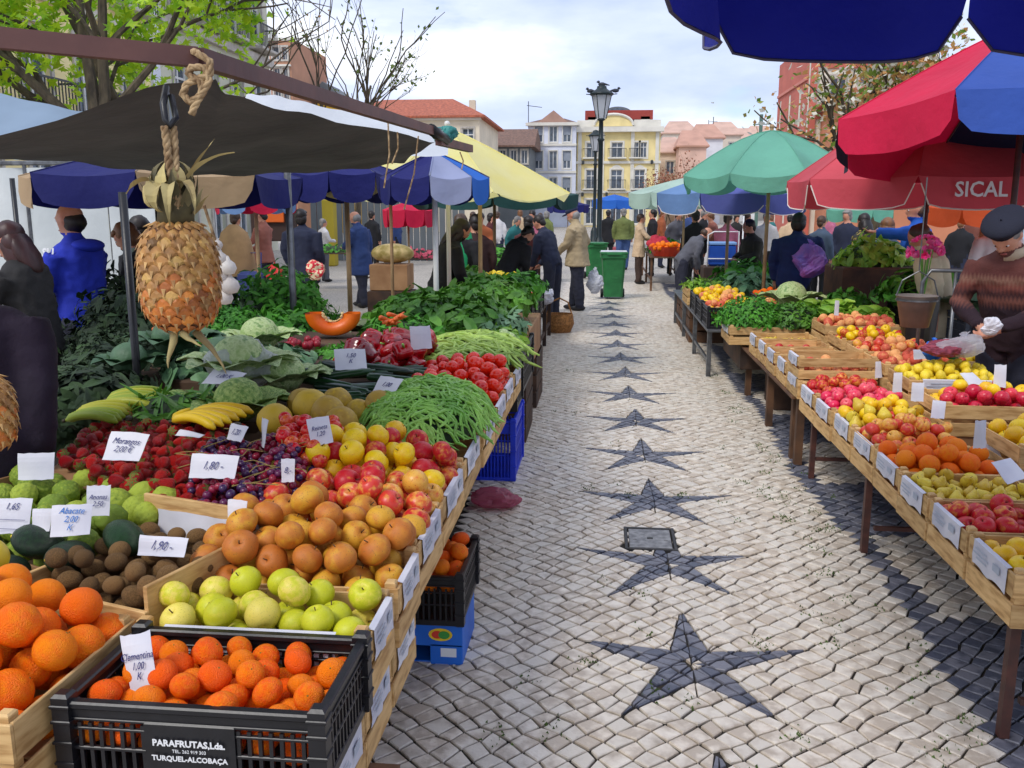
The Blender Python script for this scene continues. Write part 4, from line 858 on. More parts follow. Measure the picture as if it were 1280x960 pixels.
bl = ['bunch of dark grapes nearest the kiwis', 'bunch of purple grapes under the grape price card', 'bunch of dark grapes beside the bananas', 'bunch of dark purple grapes nearest the plums', 'bunch of reddish grapes beside the strawberries', 'bunch of dark grapes above the russet apples', 'bunch of black grapes behind the grape price card']
for i, (x, y, rx, ry) in enumerate([(-1.09, 2.46, .10, .10), (-1.17, 2.62, .11, .10), (-1.33, 2.98, .10, .10), (-1.05, 2.80, .09, .10), (-1.27, 2.78, .10, .10), (-.98, 2.60, .08, .09), (-1.17, 3.02, .10, .09)]):
    bunch(x, y, .815+.02*(i % 2), rx*1.15, ry*1.15, .085, 62 if i < 6 else 50, 50+i, bl[i])
# plums
deposit([('red_plum', 1)], poly_inside([(-1.07, 2.84), (-.93, 2.80), (-.98, 3.22), (-1.20, 3.22)]), lambda x, y: .85, lambda x, y: .955, 50, .027, 'small glossy red plum between the grapes and the yellow apples', 'red plums between the grapes and yellow apples', bounds=(-1.2, -.93, 2.8, 3.22))
# quinces
support(-1.42, -1.085, 3.2-.0, 3.75, .80, 'cardboard box under the quinces')
for i, (x, y, z, r) in enumerate([(-1.30, 3.38, .87, .072), (-1.20, 3.52, .90, .075), (-1.10, 3.44, .895, .07), (-1.02, 3.35, .875, .068), (-1.28, 3.66, .88, .07), (-1.13, 3.66, .89, .066), (-.93, 3.60, .90, .06), (-1.02, 3.6, .86, .06), (-1.18, 3.30, .84, .06)]):
    tag(ob('quince', fm('quince'), None, (x, y, z), (rng.uniform(-1, 1), rng.uniform(-1, 1), i), r), 'large dull yellow quince behind the plums', 'quince', 'quinces behind the plums')
# bananas
ban_y = M('banana_yellow', S(240, 200, 30), S(214, 170, 26), 5, .45, rnd=.5); ban_g = M('banana_green', S(140, 160, 40), S(176, 176, 50), 4, .5, rnd=.5)
ban_t = M('banana_tip', S(60, 50, 30), None)
def hand_of_bananas(p, rz, mt, label, n=6, L_=.19, tilt=0.):
    t = thing('banana_bunch', label, 'bananas', p, rz); t.rotation_euler = (tilt, 0, rz)
    for k in range(n):
        a = (k-(n-1)/2)*.17; pts = []; rad = []
        for i in range(9):
            s = i/8; th = (s-.5)*1.5; x = L_*.62*math.sin(th); z = L_*.40*(math.cos(th)-.6)
            pts.append((x, a*.16*(1+s)+.001*k, z+.012*abs(a))); rad.append(.0185*min(1, .35+2.2*math.sin(PI*min(1, max(.02, s)))**.8) if 0 < i < 8 else .006)
        mb = MB().tube(pts, rad, 9, 0).tube([pts[0], (pts[0][0]-.014, pts[0][1], pts[0][2]-.004)], [.007, .008], 6, 1)
        mb.build('banana', [mt, ban_t], t, True)
    MB().ell((L_*.44, .0, .0), (.02, .03, .015), 8, 6).build('crown', ban_t, t, True)
support(-2.15, -1.46, 3.62, 4.3, .80, 'cardboard box under the bananas and celeriac')
hand_of_bananas((-2.03, 3.62, .86), .35, ban_g, 'green-yellow bananas at the back left of the strawberries', 7, .27)
hand_of_bananas((-2.03, 3.36, .86), .25, ban_g, 'second green-yellow bunch of bananas next to the strawberries', 6, .25)
hand_of_bananas((-1.54, 3.30, .87), -.15, ban_y, 'bright yellow bunch of bananas behind the grapes', 6, .27)
hand_of_bananas((-1.66, 3.42, .85), .9, ban_y, 'short greenish yellow bananas between the other bunches', 3, .18)
# cards
card(G(157, 558, .955), .135, .10, 'Morangos\n2,00 €', 'white price card lying on the strawberries', rz=-.1, pitch=R_(48), size=.03)
card(G(267, 583, .935), .15, .075, '1,80 -', 'white price card standing in the grapes', rz=-.05, pitch=R_(58), size=.035)
card(G(203, 683, .86), .13, .05, '1,90 -', 'narrow white price card on the kiwis', rz=-.05, pitch=R_(58), size=.032)
card(G(123, 626, .90), .062, .085, 'Anonas\n2,50', 'white price card tilted on the custard apples', rz=.25, pitch=R_(66), size=.02)
card(G(89, 650, .89), .10, .085, 'Abacate\n2,00\nK', 'price card with blue writing behind the avocados', rz=.28, pitch=R_(55), size=.024, ink_=M('bright_blue_ink', S(20, 110, 190), None))
card(G(15, 645, .89), .10, .095, '1,65\n________\n______', 'white price card at the left edge behind the avocados', rz=.1, pitch=R_(66), size=.026)
card(G(52, 650, .885), .05, .06, '', 'small blank card with a yellow corner behind the avocados', rz=.1, pitch=R_(66))
card(G(175, 832, .79), .068, .13, 'Clementina\n1,00\nK', 'white price card standing tilted in the mandarins', rz=-.12, pitch=R_(74), roll=.10, size=.021).rotation_euler = (R_(74), R_(-16), -.1)
card(G(400, 539, .97), .075, .095, 'Reineta\n1,20', 'white price card stuck behind the yellow apples', rz=.2, pitch=R_(68), roll=-.2, size=.022)
card(G(296, 650, .87), .06, .11, 'Kiwi\nportug.', 'tall white price card at the back corner of the kiwi crate', rz=-.3, pitch=R_(80), size=.02)
card(G(45, 583, .90), .11, .085, '', 'blank white card at the back of the custard apples', rz=.2, pitch=R_(72))
card(G(296, 541, .93), .085, .06, '1,20', 'white price card in front of the yellow bananas', rz=-.5, pitch=R_(55), size=.03)
card(G(330, 541, .93), .05, .10, '', 'narrow blank card beside the plums', rz=-.9, pitch=R_(80))
card(G(237, 543, .93), .12, .03, '', 'flat white card lying between strawberries and bananas', rz=-.4, pitch=R_(15))
card(G(360, 588, .93), .04, .07, '8,-', 'small white price card beside the plums and grapes', rz=.1, pitch=R_(75), size=.026)
card(G(438, 449, .99), .15, .12, '1,50\nK', 'white price card behind the courgettes', rz=.35, pitch=R_(45), size=.035)
card(G(484, 482, .97), .12, .09, '1,00', 'white price card between courgettes and beans', rz=-.45, pitch=R_(40), size=.035)
card(G(526, 422, 1.0), .12, .13, '', 'white card standing between peppers and tomatoes', rz=.5, pitch=R_(75))
card(G(280, 472, .97), .18, .10, '1,00 K', 'grey-white price card lying in front of the cabbages', rz=-.3, pitch=R_(25), size=.04)
# under the stall
bluepl = M('blue_plastic', S(30, 64, 220), S(24, 50, 190), 8, .4)
plastic_crate(-1.08, -.50, 3.08, 3.50, .165, .20, 'black plastic crate of oranges standing under the left stall')
deposit([('mandarin', 1)], rect(-1.04, -.54, 3.13, 3.45), lambda x, y: .27, lambda x, y: .42, 60, .036, 'small orange in the black crate under the left stall', 'oranges in the crate under the stall', bounds=(-1.04, -.54, 3.13, 3.45))
bb = thing('blue_cardboard_box', 'bright blue printed fruit box under the black crate on the cobbles', 'box', (-.79, 3.26, 0))
bluebox = M('blue_printed_card', S(30, 110, 210), S(24, 92, 190), 6, .5)
mb = MB()
for (c, d) in [((0, -.155, .125), (.56, .006, .10)), ((-.22, -.155, .04), (.12, .006, .08)), ((.22, -.155, .04), (.12, .006, .08)), ((0, .155, .09), (.56, .006, .176)), ((.28, 0, .09), (.006, .31, .176)), ((-.28, 0, .09), (.006, .31, .176)), ((0, 0, .006), (.55, .3, .006))]: mb.box(c, d)
mb.build('carton', bluebox, bb)
for q, (c_, dx, dz, rx_, rz_) in enumerate([(S(240, 200, 40), 0, 0, .046, .026), (S(220, 60, 40), -.012, 0, .022, .016), (S(60, 150, 60), .014, 0, .022, .016)]):
    MB().lathe([(1, 0), (1, .001)], 16, 0, Matrix.Translation((.20+dx, -.1592-q*.0012, .122+dz)) @ Matrix.Rotation(PI/2, 4, 'X') @ Matrix.Diagonal((rx_, rz_, 1, 1))).build('printed_emblem', M('print_%d' % q, c_, None), bb)
MB().box((.23, -.159, .05), (.06, .002, .035)).build('white_sticker', white_print, bb)
plastic_crate(-1.0, -.54, 5.45, 6.05, .0, .40, 'bright blue plastic crate on the cobbles under the left stall', mt=bluepl)
# pink plastic bag on ground
tag(MB().bbox((-.93, 3.88, .52), (.36, 3.06, .16), .01).build('wooden_box', stand_wood), 'dark plank box carrying the aisle crates of the left stall', 'box')
def bagmesh(name, w_, h_, mt, seed=0, neck=True, squash=.7):
    mb = MB().ell((0, 0, h_*.42), (w_/2, w_/2*squash, h_*.45), 34, 24)
    if neck: mb.lathe([(w_*.10, h_*.75), (w_*.05, h_*.86), (w_*.13, h_*1.0)], 12, 0, None, True)
    vs = []
    for p in mb.v:
        v = Vector(p); k = noise.noise(v*(2.6/w_)+Vector((seed*3, 0, 0)))*.5+(.5-abs(noise.noise(v*(6/w_)+Vector((seed, 0, 0)))))*.34-.12+(.5-abs(noise.noise(v*(14/w_))))*.13; vs.append((v.x*(1+k), v.y*(1+k), max(0, v.z*(1+k*.4))))
    mb.v = vs; return mb.mesh(name, mt, neck is False and h_ > .3)
tag(ob('plastic_bag', bagmesh('plastic_bag', .30, .12, M('pink_plastic', S(190, 96, 120), None, rough=.25, transl=.4, alpha=.65), 2, False), None, (-.60, 4.95, 0)), 'crumpled pink plastic bag on the cobbles beside the left stall', 'plastic bag')
# ================================================================== GREENS
leaf_g = M('leaf_green', S(98, 152, 46), S(60, 112, 34), 6, .5, .3, 60, transl=.2, island=True, vary=.3)
leaf_l = M('lettuce_green', S(160, 200, 72), S(110, 164, 48), 7, .5, .3, 60, transl=.25, island=True, vary=.2)
leaf_m = M('parsley_green', S(92, 166, 46), S(58, 126, 30), 7, .6, transl=.2, island=True, vary=.3)
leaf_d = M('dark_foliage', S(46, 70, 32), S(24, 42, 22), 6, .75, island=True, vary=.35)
leaf_b = M('blue_green_leaf', S(124, 160, 112), S(80, 122, 82), 6, .55, .3, 60, transl=.1, island=True, vary=.25)
leaf_w = M('wilted_cabbage_leaf', S(120, 130, 92), S(72, 88, 58), 5, .65, .4, 40, island=True, vary=.2)
bean_m = M('green_bean', S(152, 198, 88), S(108, 164, 58), 5, .45, .2, 50, island=True, vary=.18)
bean_b = M('broad_bean', S(166, 192, 86), S(124, 156, 62), 5, .5, .2, 50, island=True, vary=.2)
def leaf(mb, p, d, up, l, w_, curl, rr, m=0, seg=4, cup=.15, ruf=0.):
    """one leaf: a curved two-sided blade from p along d"""
    d = d.normalized(); s = d.cross(up); s = s.normalized() if s.length > 1e-4 else Vector((1, 0, 0)); u = s.cross(d)
    vs = []; fs = []
    prof = [.25, .8, 1, .75, .12] if seg == 4 else [.3, 1, .15] if seg == 2 else [.3+.7*math.sin(PI*min(1, (i/seg)*1.35))**1 if i/seg < .5 else max(.08, 1.0-1.0*((i/seg-.45)/.55)**.8) for i in range(seg+1)]
    q = p.copy(); dd = d.copy()
    for i in range(seg+1):
        w2 = w_*prof[i]/2; r_ = rr.uniform(-ruf, ruf)
        vs += [tuple(q-s*w2+u*(cup*w2+r_)), tuple(q), tuple(q+s*w2+u*(cup*w2-r_))]
        dd = (dd-u*curl/seg*1.2).normalized(); u = s.cross(dd); q = q+dd*l/seg
    for i in range(seg):
        a = i*3; fs += [(a, a+1, a+4, a+3), (a+1, a+2, a+5, a+4)]
    mb.add(vs, fs, m)
def leaf_heap(name, c, rad, n, l, w_, mt, seed, kind='stuff', parent=None, up_bias=.6, curl=.8, stems=False, label=None, ang=0., ruf=0., seg=4, core=None, group=None, cat=None):
    rr = random.Random(seed); mb = MB(); ca, sa = math.cos(ang), math.sin(ang)
    c = Vector(c)
    for k in range(n):
        a = rr.uniform(0, 2*PI); b = math.acos(rr.uniform(0, 1)); q = rr.uniform(.72, 1.03)
        if k % 4 == 0: q = rr.uniform(.4, .8)
        u = Vector((math.sin(b)*math.cos(a), math.sin(b)*math.sin(a), math.cos(b)))
        bumpk = 1+.22*noise.noise(u*2.3+Vector((seed, 0, 0)))+.1*noise.noise(u*6+Vector((0, seed, 0)))
        x, y, z = u.x*rad[0]*q*bumpk, u.y*rad[1]*q*bumpk, u.z*rad[2]*q*bumpk
        p = c+Vector((x*ca-y*sa, x*sa+y*ca, z))
        nrm = Vector((u.x/rad[0], u.y/rad[1], u.z/rad[2])).normalized(); nrm = Vector((nrm.x*ca-nrm.y*sa, nrm.x*sa+nrm.y*ca, nrm.z))
        tng = Vector((rr.gauss(0, 1), rr.gauss(0, 1), rr.gauss(0, 1))); d = (tng-nrm*tng.dot(nrm)*.7+nrm*up_bias*rr.random()).normalized()
        leaf(mb, p-d*l*.4, d, nrm+Vector((rr.uniform(-.4, .4),)*3), l*rr.uniform(.6, 1.3), w_*rr.uniform(.6, 1.25), curl*rr.uniform(.2, 1.4), rr, seg=seg, ruf=ruf)
        if stems and k % 5 == 0: mb.tube([p-d*l*1.4-Vector((0, 0, .03)), p], w_*.06, 4, 0, False)
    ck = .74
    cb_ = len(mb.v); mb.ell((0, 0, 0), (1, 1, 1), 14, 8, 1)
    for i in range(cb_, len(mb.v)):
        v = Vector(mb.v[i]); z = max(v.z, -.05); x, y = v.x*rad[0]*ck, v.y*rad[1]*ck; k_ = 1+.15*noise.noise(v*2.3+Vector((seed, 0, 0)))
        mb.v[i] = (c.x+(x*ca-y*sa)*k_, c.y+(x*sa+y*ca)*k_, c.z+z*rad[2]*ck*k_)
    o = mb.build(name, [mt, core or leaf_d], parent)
    if parent is None: tag(o, label, cat or 'greens', group, None if kind == 'thing' else kind)
    elif kind == 'stuff': tag(o, kind='stuff')
    return o
def lettuce(c, r, label, mt=None, seed=0, group=None, cat='lettuce', name='lettuce', n=46, ruf=.25):
    rr = random.Random(seed); mb = MB(); c = Vector(c)
    for k in range(n):
        t = k/n; b = .15+1.25*t; a = k*2.4; u = Vector((math.sin(b)*math.cos(a), math.sin(b)*math.sin(a), math.cos(b)))
        d = (Vector((u.x, u.y, 0)).normalized()*(.35+t)+Vector((0, 0, 1.1-t*.9))).normalized()
        leaf(mb, Vector((u.x, u.y, 0))*r*.25*t, d, Vector((0, 0, 1)) if t > .4 else -Vector((u.x, u.y, .01)), r*(1.0+.15*rr.random()), r*.95, .9+.3*t, rr, cup=.5, ruf=r*ruf*.35)
    mb.ell((0, 0, r*.35), (r*.55, r*.55, r*.45), 12, 8)
    return tag(mb.build(name, mt or leaf_l, loc=c), label, cat, group)
def sticks(name, c, rad, n, l, r_, mt, seed, label, flat=False, ang=0., bend=.25, cat='green beans'):
    rr = random.Random(seed); mb = MB(); c = Vector(c); ca, sa = math.cos(ang), math.sin(ang)
    mb.ell((0, 0, 0), (1, 1, 1), 16, 8, 1)
    for i in range(len(mb.v)):
        v = Vector(mb.v[i]); x, y = v.x*rad[0]*.9, v.y*rad[1]*.9; mb.v[i] = (c.x+x*ca-y*sa, c.y+x*sa+y*ca, c.z+max(-.1, v.z)*rad[2]*.9)
    for k in range(n):
        a = rr.uniform(0, 2*PI); q = math.sqrt(rr.random()); x, y = math.cos(a)*q*rad[0], math.sin(a)*q*rad[1]; h = rad[2]*math.sqrt(max(0, 1-q*q))*rr.uniform(.88, 1.04)
        th = rr.uniform(0, PI) if not flat else rr.gauss(ang, .5); d = Vector((math.cos(th), math.sin(th), 0)); s = Vector((-d.y, d.x, 0)); b_ = rr.uniform(-bend, bend)
        pts = []; L2 = l*rr.uniform(.7, 1.2); tl_ = rr.gauss(0, .022)
        for i in range(6):
            t = i/5-.5; px, py = x+d.x*t*L2+s.x*b_*L2*(t*t-.1), y+d.y*t*L2+s.y*b_*L2*(t*t-.1)
            qq = math.hypot(px/rad[0], py/rad[1]); hz = (rad[2]*math.sqrt(max(0, 1-min(1, qq)**2))-(max(0, qq-1))*rad[0]*.5)
            pts.append((c.x+px*ca-py*sa, c.y+px*sa+py*ca, c.z+(hz*.75+h*.25)+r_*1.5*math.cos(t*5)*.4+t*tl_+rr.uniform(0, .004)))
        mb.tube(pts, [r_*.5, r_, r_*1.05, r_*.95, r_*.85, r_*.25], 5, 0, True)
    return tag(mb.build(name, [mt, leaf_d], smooth=False), label, cat, kind='stuff')
# green beans
sticks('green_beans', (-.745, 3.72, .80), (.28, .46, .17), 760, .12, .0062, bean_m, 1, 'mound of thin green beans filling the two crates in front of the tomatoes')
# long broad beans
sticks('broad_beans', (-.82, 5.45, .80), (.36, .62, .13), 300, .24, .010, bean_b, 2, 'heap of long pale green broad bean pods behind the tomatoes', bend=.5, cat='broad beans')
# tomatoes
deposit([('tomato', 1)], rect(-.96, -.545, 4.30, 4.96), lambda x, y: .69, heap(-1.1, -.42, 4.1, 5.05, .80, .93, -.72, 4.75), 130, .039, 'shiny red tomato in the crates behind the green beans', 'tomatoes on the left stall', bounds=(-.96, -.545, 4.30, 4.96))
# peppers
pepper_me = None
def pepper_mesh():
    prof = [(1e-4, -1.05), (.45, -1.1), (.72, -.9), (.92, -.2), (1, .4), (.85, .85), (.4, .95), (.15, .8), (1e-4, .78)]
    mb = MB().lathe(prof, 20); mb.v = [(x*(1+.16*math.cos(4*math.atan2(y, x))), y*(1+.16*math.cos(4*math.atan2(y, x))), z) for x, y, z in mb.v]
    mb.tube([(0, 0, .75), (.05, 0, 1.05), (.18, 0, 1.3)], [.12, .1, .12], 6, 1); return mb.mesh('red_pepper', [pepper_s, bean_m], True)
FM['red_pepper'] = pepper_mesh(); CATS['red_pepper'] = 'pepper'
deposit([('red_pepper', 1)], poly_inside([(-1.42, 4.75), (-1.02, 4.75), (-1.0, 5.35), (-1.4, 5.4)]), lambda x, y: .80, lambda x, y: .97, 30, .058, 'big dark red bell pepper beside the tomatoes', 'red bell peppers on the left stall', bounds=(-1.42, -1.0, 4.75, 5.4), tiltmax=2)
support(-1.50, -1.09, 3.78, 5.5, .79, 'cardboard box under the courgettes and peppers')
# courgettes
cg = M('courgette_skin', S(34, 70, 36), S(18, 42, 24), 4, .28, rnd=.5, stretch=(3, 3, .6))
FM['courgette'] = MB().lathe([(1e-4, -1.0), (.10, -.985), (.145, -.9), (.15, -.3), (.135, .4), (.12, .8), (.07, .86), (.06, 1.0), (1e-4, 1.0)], 12).mesh('courgette', cg, True)
rr = random.Random(5)
for k in range(26):
    x = rr.uniform(-1.36, -1.0); y = rr.uniform(3.84, 4.68); z = .83+.10*max(0, 1-abs(y-4.3)/.55)*rr.uniform(.35, 1)
    tag(ob('courgette', FM['courgette'], None, (x, y, z), (PI/2+rr.uniform(-.12, .12), 0, PI/2+rr.uniform(-.5, .35)), .155*rr.uniform(.85, 1.1)), 'dark green courgette in the pile left of the beans', 'courgette', 'courgettes left of the beans')
# cabbages and celeriac in bags
cab_m = M('pale_cabbage', S(150, 176, 104), S(110, 144, 76), 30, .5, .8, 90, c3=S(184, 200, 140), bdist=.01); cab_d = M('dark_cabbage', S(86, 118, 84), S(52, 84, 56), 6, .55, .5, 30, bdist=.01)
net_m = M('frisee_head', S(176, 196, 110), S(100, 140, 56), 60, .6, 1., 120, bdist=.012)
def cabbage(c, r, mt, label, seed, cat='cabbage', ns=9):
    rr = random.Random(seed); mb = MB().ell((0, 0, 0), (r*.9, r*.9, r*.84), 24, 16)
    mb.v = [tuple(Vector(p)*(1+.05*noise.noise(Vector(p)*14/r*.3))) for p in mb.v]
    for k in range(ns):
        a = k*2.4; u = Vector((math.cos(a), math.sin(a), 0)); leaf(mb, u*r*.55-Vector((0, 0, r*.55)), (u*.65+Vector((0, 0, 1))).normalized(), -u, r*1.7, r*1.5, .9, rr, cup=.35, ruf=r*.05)
    return tag(mb.build('cabbage', mt, smooth=True, loc=c), label, cat)
cl = [((-1.55, 3.62, .90), .115, net_m, 'pale frilly round endive head just above the yellow bananas'), ((-1.72, 4.05, 1.0), .14, cab_m, 'largest pale green cabbage in a clear bag left of the courgettes'), ((-1.52, 4.1, .93), .11, cab_m, 'pale cabbage between the big bagged cabbage and the courgettes'),
      ((-2.32, 4.62, 1.02), .13, cab_d, 'dark round cabbage at the top of the cabbage pile'), ((-2.42, 4.32, .95), .10, cab_d, 'small dark cabbage at the left end of the cabbage pile'), ((-2.02, 4.5, .95), .11, cab_d, 'dark cabbage behind the grey price card'), ((-1.88, 3.72, .85), .08, net_m, 'small frilly endive head between bananas and green leaves'), ((-1.95, 4.9, 1.0), .12, cab_m, 'pale cabbage at the back of the pile')]
for i, (c, r, mt, lb) in enumerate(cl): cabbage(c, r, mt, lb, i)
tag(ob('plastic_bag', bagmesh('plastic_bag', .34, .26, plastic_clear, 5, False, .9), None, (-1.72, 4.05, .86)), 'clear plastic bag round the pale cabbage', 'plastic bag')
support(-2.65, -1.52, 4.31, 5.4, .84, 'dark box under the back cabbages')
leaf_heap('green_leaves', (-2.45, 3.95, .78), (.34, .34, .18), 700, .12, .05, leaf_d, 141, label='dark green leaves added to darken the gap left of the cabbages')  # heap added to deepen the shade in the gap under the awning
leaf_heap('green_leaves', (-2.0, 4.75, .84), (.45, .5, .12), 700, .12, .06, leaf_b, 142, label='grey-green outer leaves lying behind the cabbages')
leaf_heap('green_leaves', (-1.5, 5.25, .82), (.30, .22, .09), 500, .06, .03, leaf_m, 143, label='small bright green leaves in front of the pumpkin', seg=2)
leaf_heap('green_leaves', (-1.80, 3.55, .86), (.22, .16, .09), 160, .14, .02, leaf_g, 61, label='loose green bean leaves behind the bananas', up_bias=.3)
# parsley domes, carrots, radishes
leaf_heap('parsley', (-2.30, 5.35, .86), (.22, .22, .25), 3600, .04, .02, leaf_m, 62, label='round dome of dark green parsley behind the hanging pineapple', seg=2, curl=.5)
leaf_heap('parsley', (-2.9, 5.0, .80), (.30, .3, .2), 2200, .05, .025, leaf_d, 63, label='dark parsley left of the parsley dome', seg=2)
carrot = M('carrot_skin', S(226, 110, 40), S(196, 80, 24), 6, .5)
FM['carrot'] = MB().lathe([(1e-4, -1), (.05, -.8), (.12, 0), (.17, .8), (.1, .95), (1e-4, .96)], 9).mesh('carrot', carrot, True)
for (bx_, by_, bz_, n_, lb) in [(-2.42, 4.75, 1.02, 9, 'carrot in the small bunch beside the pineapple root'), (-1.33, 5.62, 1.0, 9, 'carrot lying behind the red peppers')]:
    for k in range(n_): tag(ob('carrot', FM['carrot'], None, (bx_+rng.uniform(-.06, .06), by_+rng.uniform(-.07, .07), bz_+rng.uniform(-.02, .03)), (PI/2+rng.uniform(-.3, .3), 0, rng.uniform(-.6, .9)), .09), lb, 'carrot', lb.replace('carrot', 'carrots', 1))
radish = M('radish_skin', S(170, 30, 50), S(130, 20, 40), 4, .4)
FM['radish'] = MB().ell((0, 0, 0), (1, 1, 1.1), 10, 7).mesh('radish', radish, True)
for k in range(22): tag(ob('radish', FM['radish'], None, (-1.86+rng.uniform(-.1, .1), 5.35+rng.uniform(-.1, .1), .868+rng.uniform(0, .03)), (0, 0, 0), .024), 'small red radish below the pumpkin', 'radish', 'radishes below the pumpkin')
# cut pumpkin
pk_o = M('pumpkin_flesh', S(240, 120, 16), S(220, 92, 10), 5, .4, .3, 50); pk_s = M('pumpkin_skin', S(170, 80, 40), S(140, 60, 30), 4, .5)
pt = thing('pumpkin', 'big orange wedge of cut pumpkin leaning beneath the dark cabbage leaves', 'pumpkin', (-1.78, 5.75, .98), .15)
mb = MB(); N = 22; vs = []; fs = []; 
for i in range(N+1):
    a = PI+PI*i/N; ca, sa = math.cos(a), math.sin(a)
    for j, (ro, yy) in enumerate([(.235, -.06), (.255, 0), (.235, .09), (.12, .10), (.10, -.03)]): vs.append((ca*ro*1.0, yy, sa*ro*.62+.05))
for i in range(N):
    for j in range(5): j2 = (j+1) % 5; fs.append((i*5+j, i*5+j2, i*5+5+j2, i*5+5+j))
mb.add([(x*.72, y, z*.95) for x, y, z in vs], fs, 0); mb.m = [1 if (k % 5) in (1,) else 0 for k in range(len(fs))]
mb.build('wedge', [pk_o, pk_s], pt, True)
mb = MB(); rr = random.Random(8)
for i in range(60): a = PI+PI*rr.random(); mb.ell((math.cos(a)*.065, -.02+rr.uniform(-.02, .05), math.sin(a)*.06+.055), (.008, .006, .004), 6, 4)
mb.build('seeds', M('pumpkin_seed', S(226, 200, 140), None), pt); pt['label'] = pt['label']
support(-2.1, -1.53, 5.42, 6.1, .86, 'cardboard box under the pumpkin')
# dark cabbage leaves behind the pumpkin
def big_leaves(c, n, l, w_, mt, seed, label, spread=.3, name='cabbage_leaves'):
    rr = random.Random(seed); t = thing(name, label, 'cabbage', c)
    for k in range(n):
        a = rr.uniform(0, 2*PI); mb = MB(); d = Vector((math.cos(a)*.9, math.sin(a)*.9, rr.uniform(.3, 1.1)))
        leaf(mb, Vector((math.cos(a)*spread*.4, math.sin(a)*spread*.4, 0)), d, Vector((0, 0, 1)), l*rr.uniform(.8, 1.2), w_*rr.uniform(.8, 1.1), 1.9, rr, cup=-.3, ruf=w_*.10)
        mb.build('leaf', mt, t)
    return t
big_leaves((-1.80, 6.3, .86), 12, .42, .34, leaf_w, 71, 'heap of big wilted grey-green cabbage leaves behind the pumpkin')
big_leaves((-1.42, 6.35, .84), 10, .36, .30, leaf_w, 72, 'second heap of grey-green cabbage leaves to the right of the thin pole')
big_leaves((-2.15, 6.0, .82), 9, .34, .28, leaf_d, 73, 'dark green cabbage leaves to the left of the grey pole')
# kale, turnip greens, spinach
leaf_heap('turnip_greens', (-1.22, 6.55, .86), (.52, .62, .26), 1200, .15, .065, leaf_g, 64, label='big mound of dark green turnip tops behind the peppers', ruf=.012)
leaf_heap('turnip_greens', (-.98, 7.5, .92), (.42, .5, .22), 800, .15, .06, leaf_g, 65, label='second mound of leafy greens behind the turnip tops', ruf=.012)
leaf_heap('spinach', (-.78, 6.6, .82), (.24, .5, .14), 450, .12, .05, leaf_b, 66, label='blue-green leaves between the turnip tops and the bean pods')
leaf_heap('chard', (-1.38, 5.95, .84), (.30, .3, .16), 500, .09, .03, leaf_m, 67, label='bright green small leaves beside the pumpkin', seg=2)
leaf_heap('lettuce_leaves', (-.70, 6.15, .78), (.18, .22, .12), 220, .14, .06, leaf_l, 68, label='light green kohlrabi leaves at the aisle end of the left stall')
for k, (x, y) in enumerate([(-.62, 5.85), (-.68, 6.02)]): tag(MB().ell((0, 0, 0), (.05, .05, .045), 12, 8).build('kohlrabi', cab_m, smooth=True, loc=(x, y, .86)), ['kohlrabi bulb nearest the bean pods', 'kohlrabi bulb among the light green leaves'][k], 'kohlrabi')
support(-1.78, -1.12, 5.52, 8.1, .82, 'long cardboard box under the leafy greens')
plastic_crate(-1.08, -.53, 5.46, 5.9, .45, .30, 'tall black plastic crate at the end of the bean pods'); plastic_crate(-1.10, -.54, 5.92, 6.9, .45, .30, 'second tall black plastic crate under the leafy greens')
tag(MB().bbox((-.9, 7.0, .62), (.66, 2.2, .32), .01).build('cardboard_box', cardm), 'cardboard box behind the second black crate', 'box')
for k, y in enumerate((5.5, 6.4, 7.6)):
    if k == 0: continue
    crate(-1.12, -.56, y, y+.75, .0, .44, ['upended dark crate under the tall black crate', 'upended dark crate in the middle under the greens', 'upended dark crate under the far greens'][k], mt=wood_dk, nside=3)
tag(MB().bbox((-2.0, 5.0, .41), (1.1, 4.4, .05), .01).build('trestle_board', stand_wood), 'wide board carrying the back of the left stall', 'board')
# dark foliage at the back left
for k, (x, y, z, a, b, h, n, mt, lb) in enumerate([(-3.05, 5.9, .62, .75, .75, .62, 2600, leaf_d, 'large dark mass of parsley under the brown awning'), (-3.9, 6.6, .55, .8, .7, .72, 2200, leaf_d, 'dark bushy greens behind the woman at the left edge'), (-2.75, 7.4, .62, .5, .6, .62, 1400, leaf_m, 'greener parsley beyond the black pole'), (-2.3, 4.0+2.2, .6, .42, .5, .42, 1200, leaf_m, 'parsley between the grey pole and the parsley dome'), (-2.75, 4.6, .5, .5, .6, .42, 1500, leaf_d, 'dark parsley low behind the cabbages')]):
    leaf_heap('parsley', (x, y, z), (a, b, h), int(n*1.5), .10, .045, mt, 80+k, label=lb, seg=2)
tag(MB().bbox((-3.3, 6.0, .3), (2.9, 3.0, .6), .02).build('low_table', wood_dk), 'dark low table carrying the parsley under the brown awning', 'table')
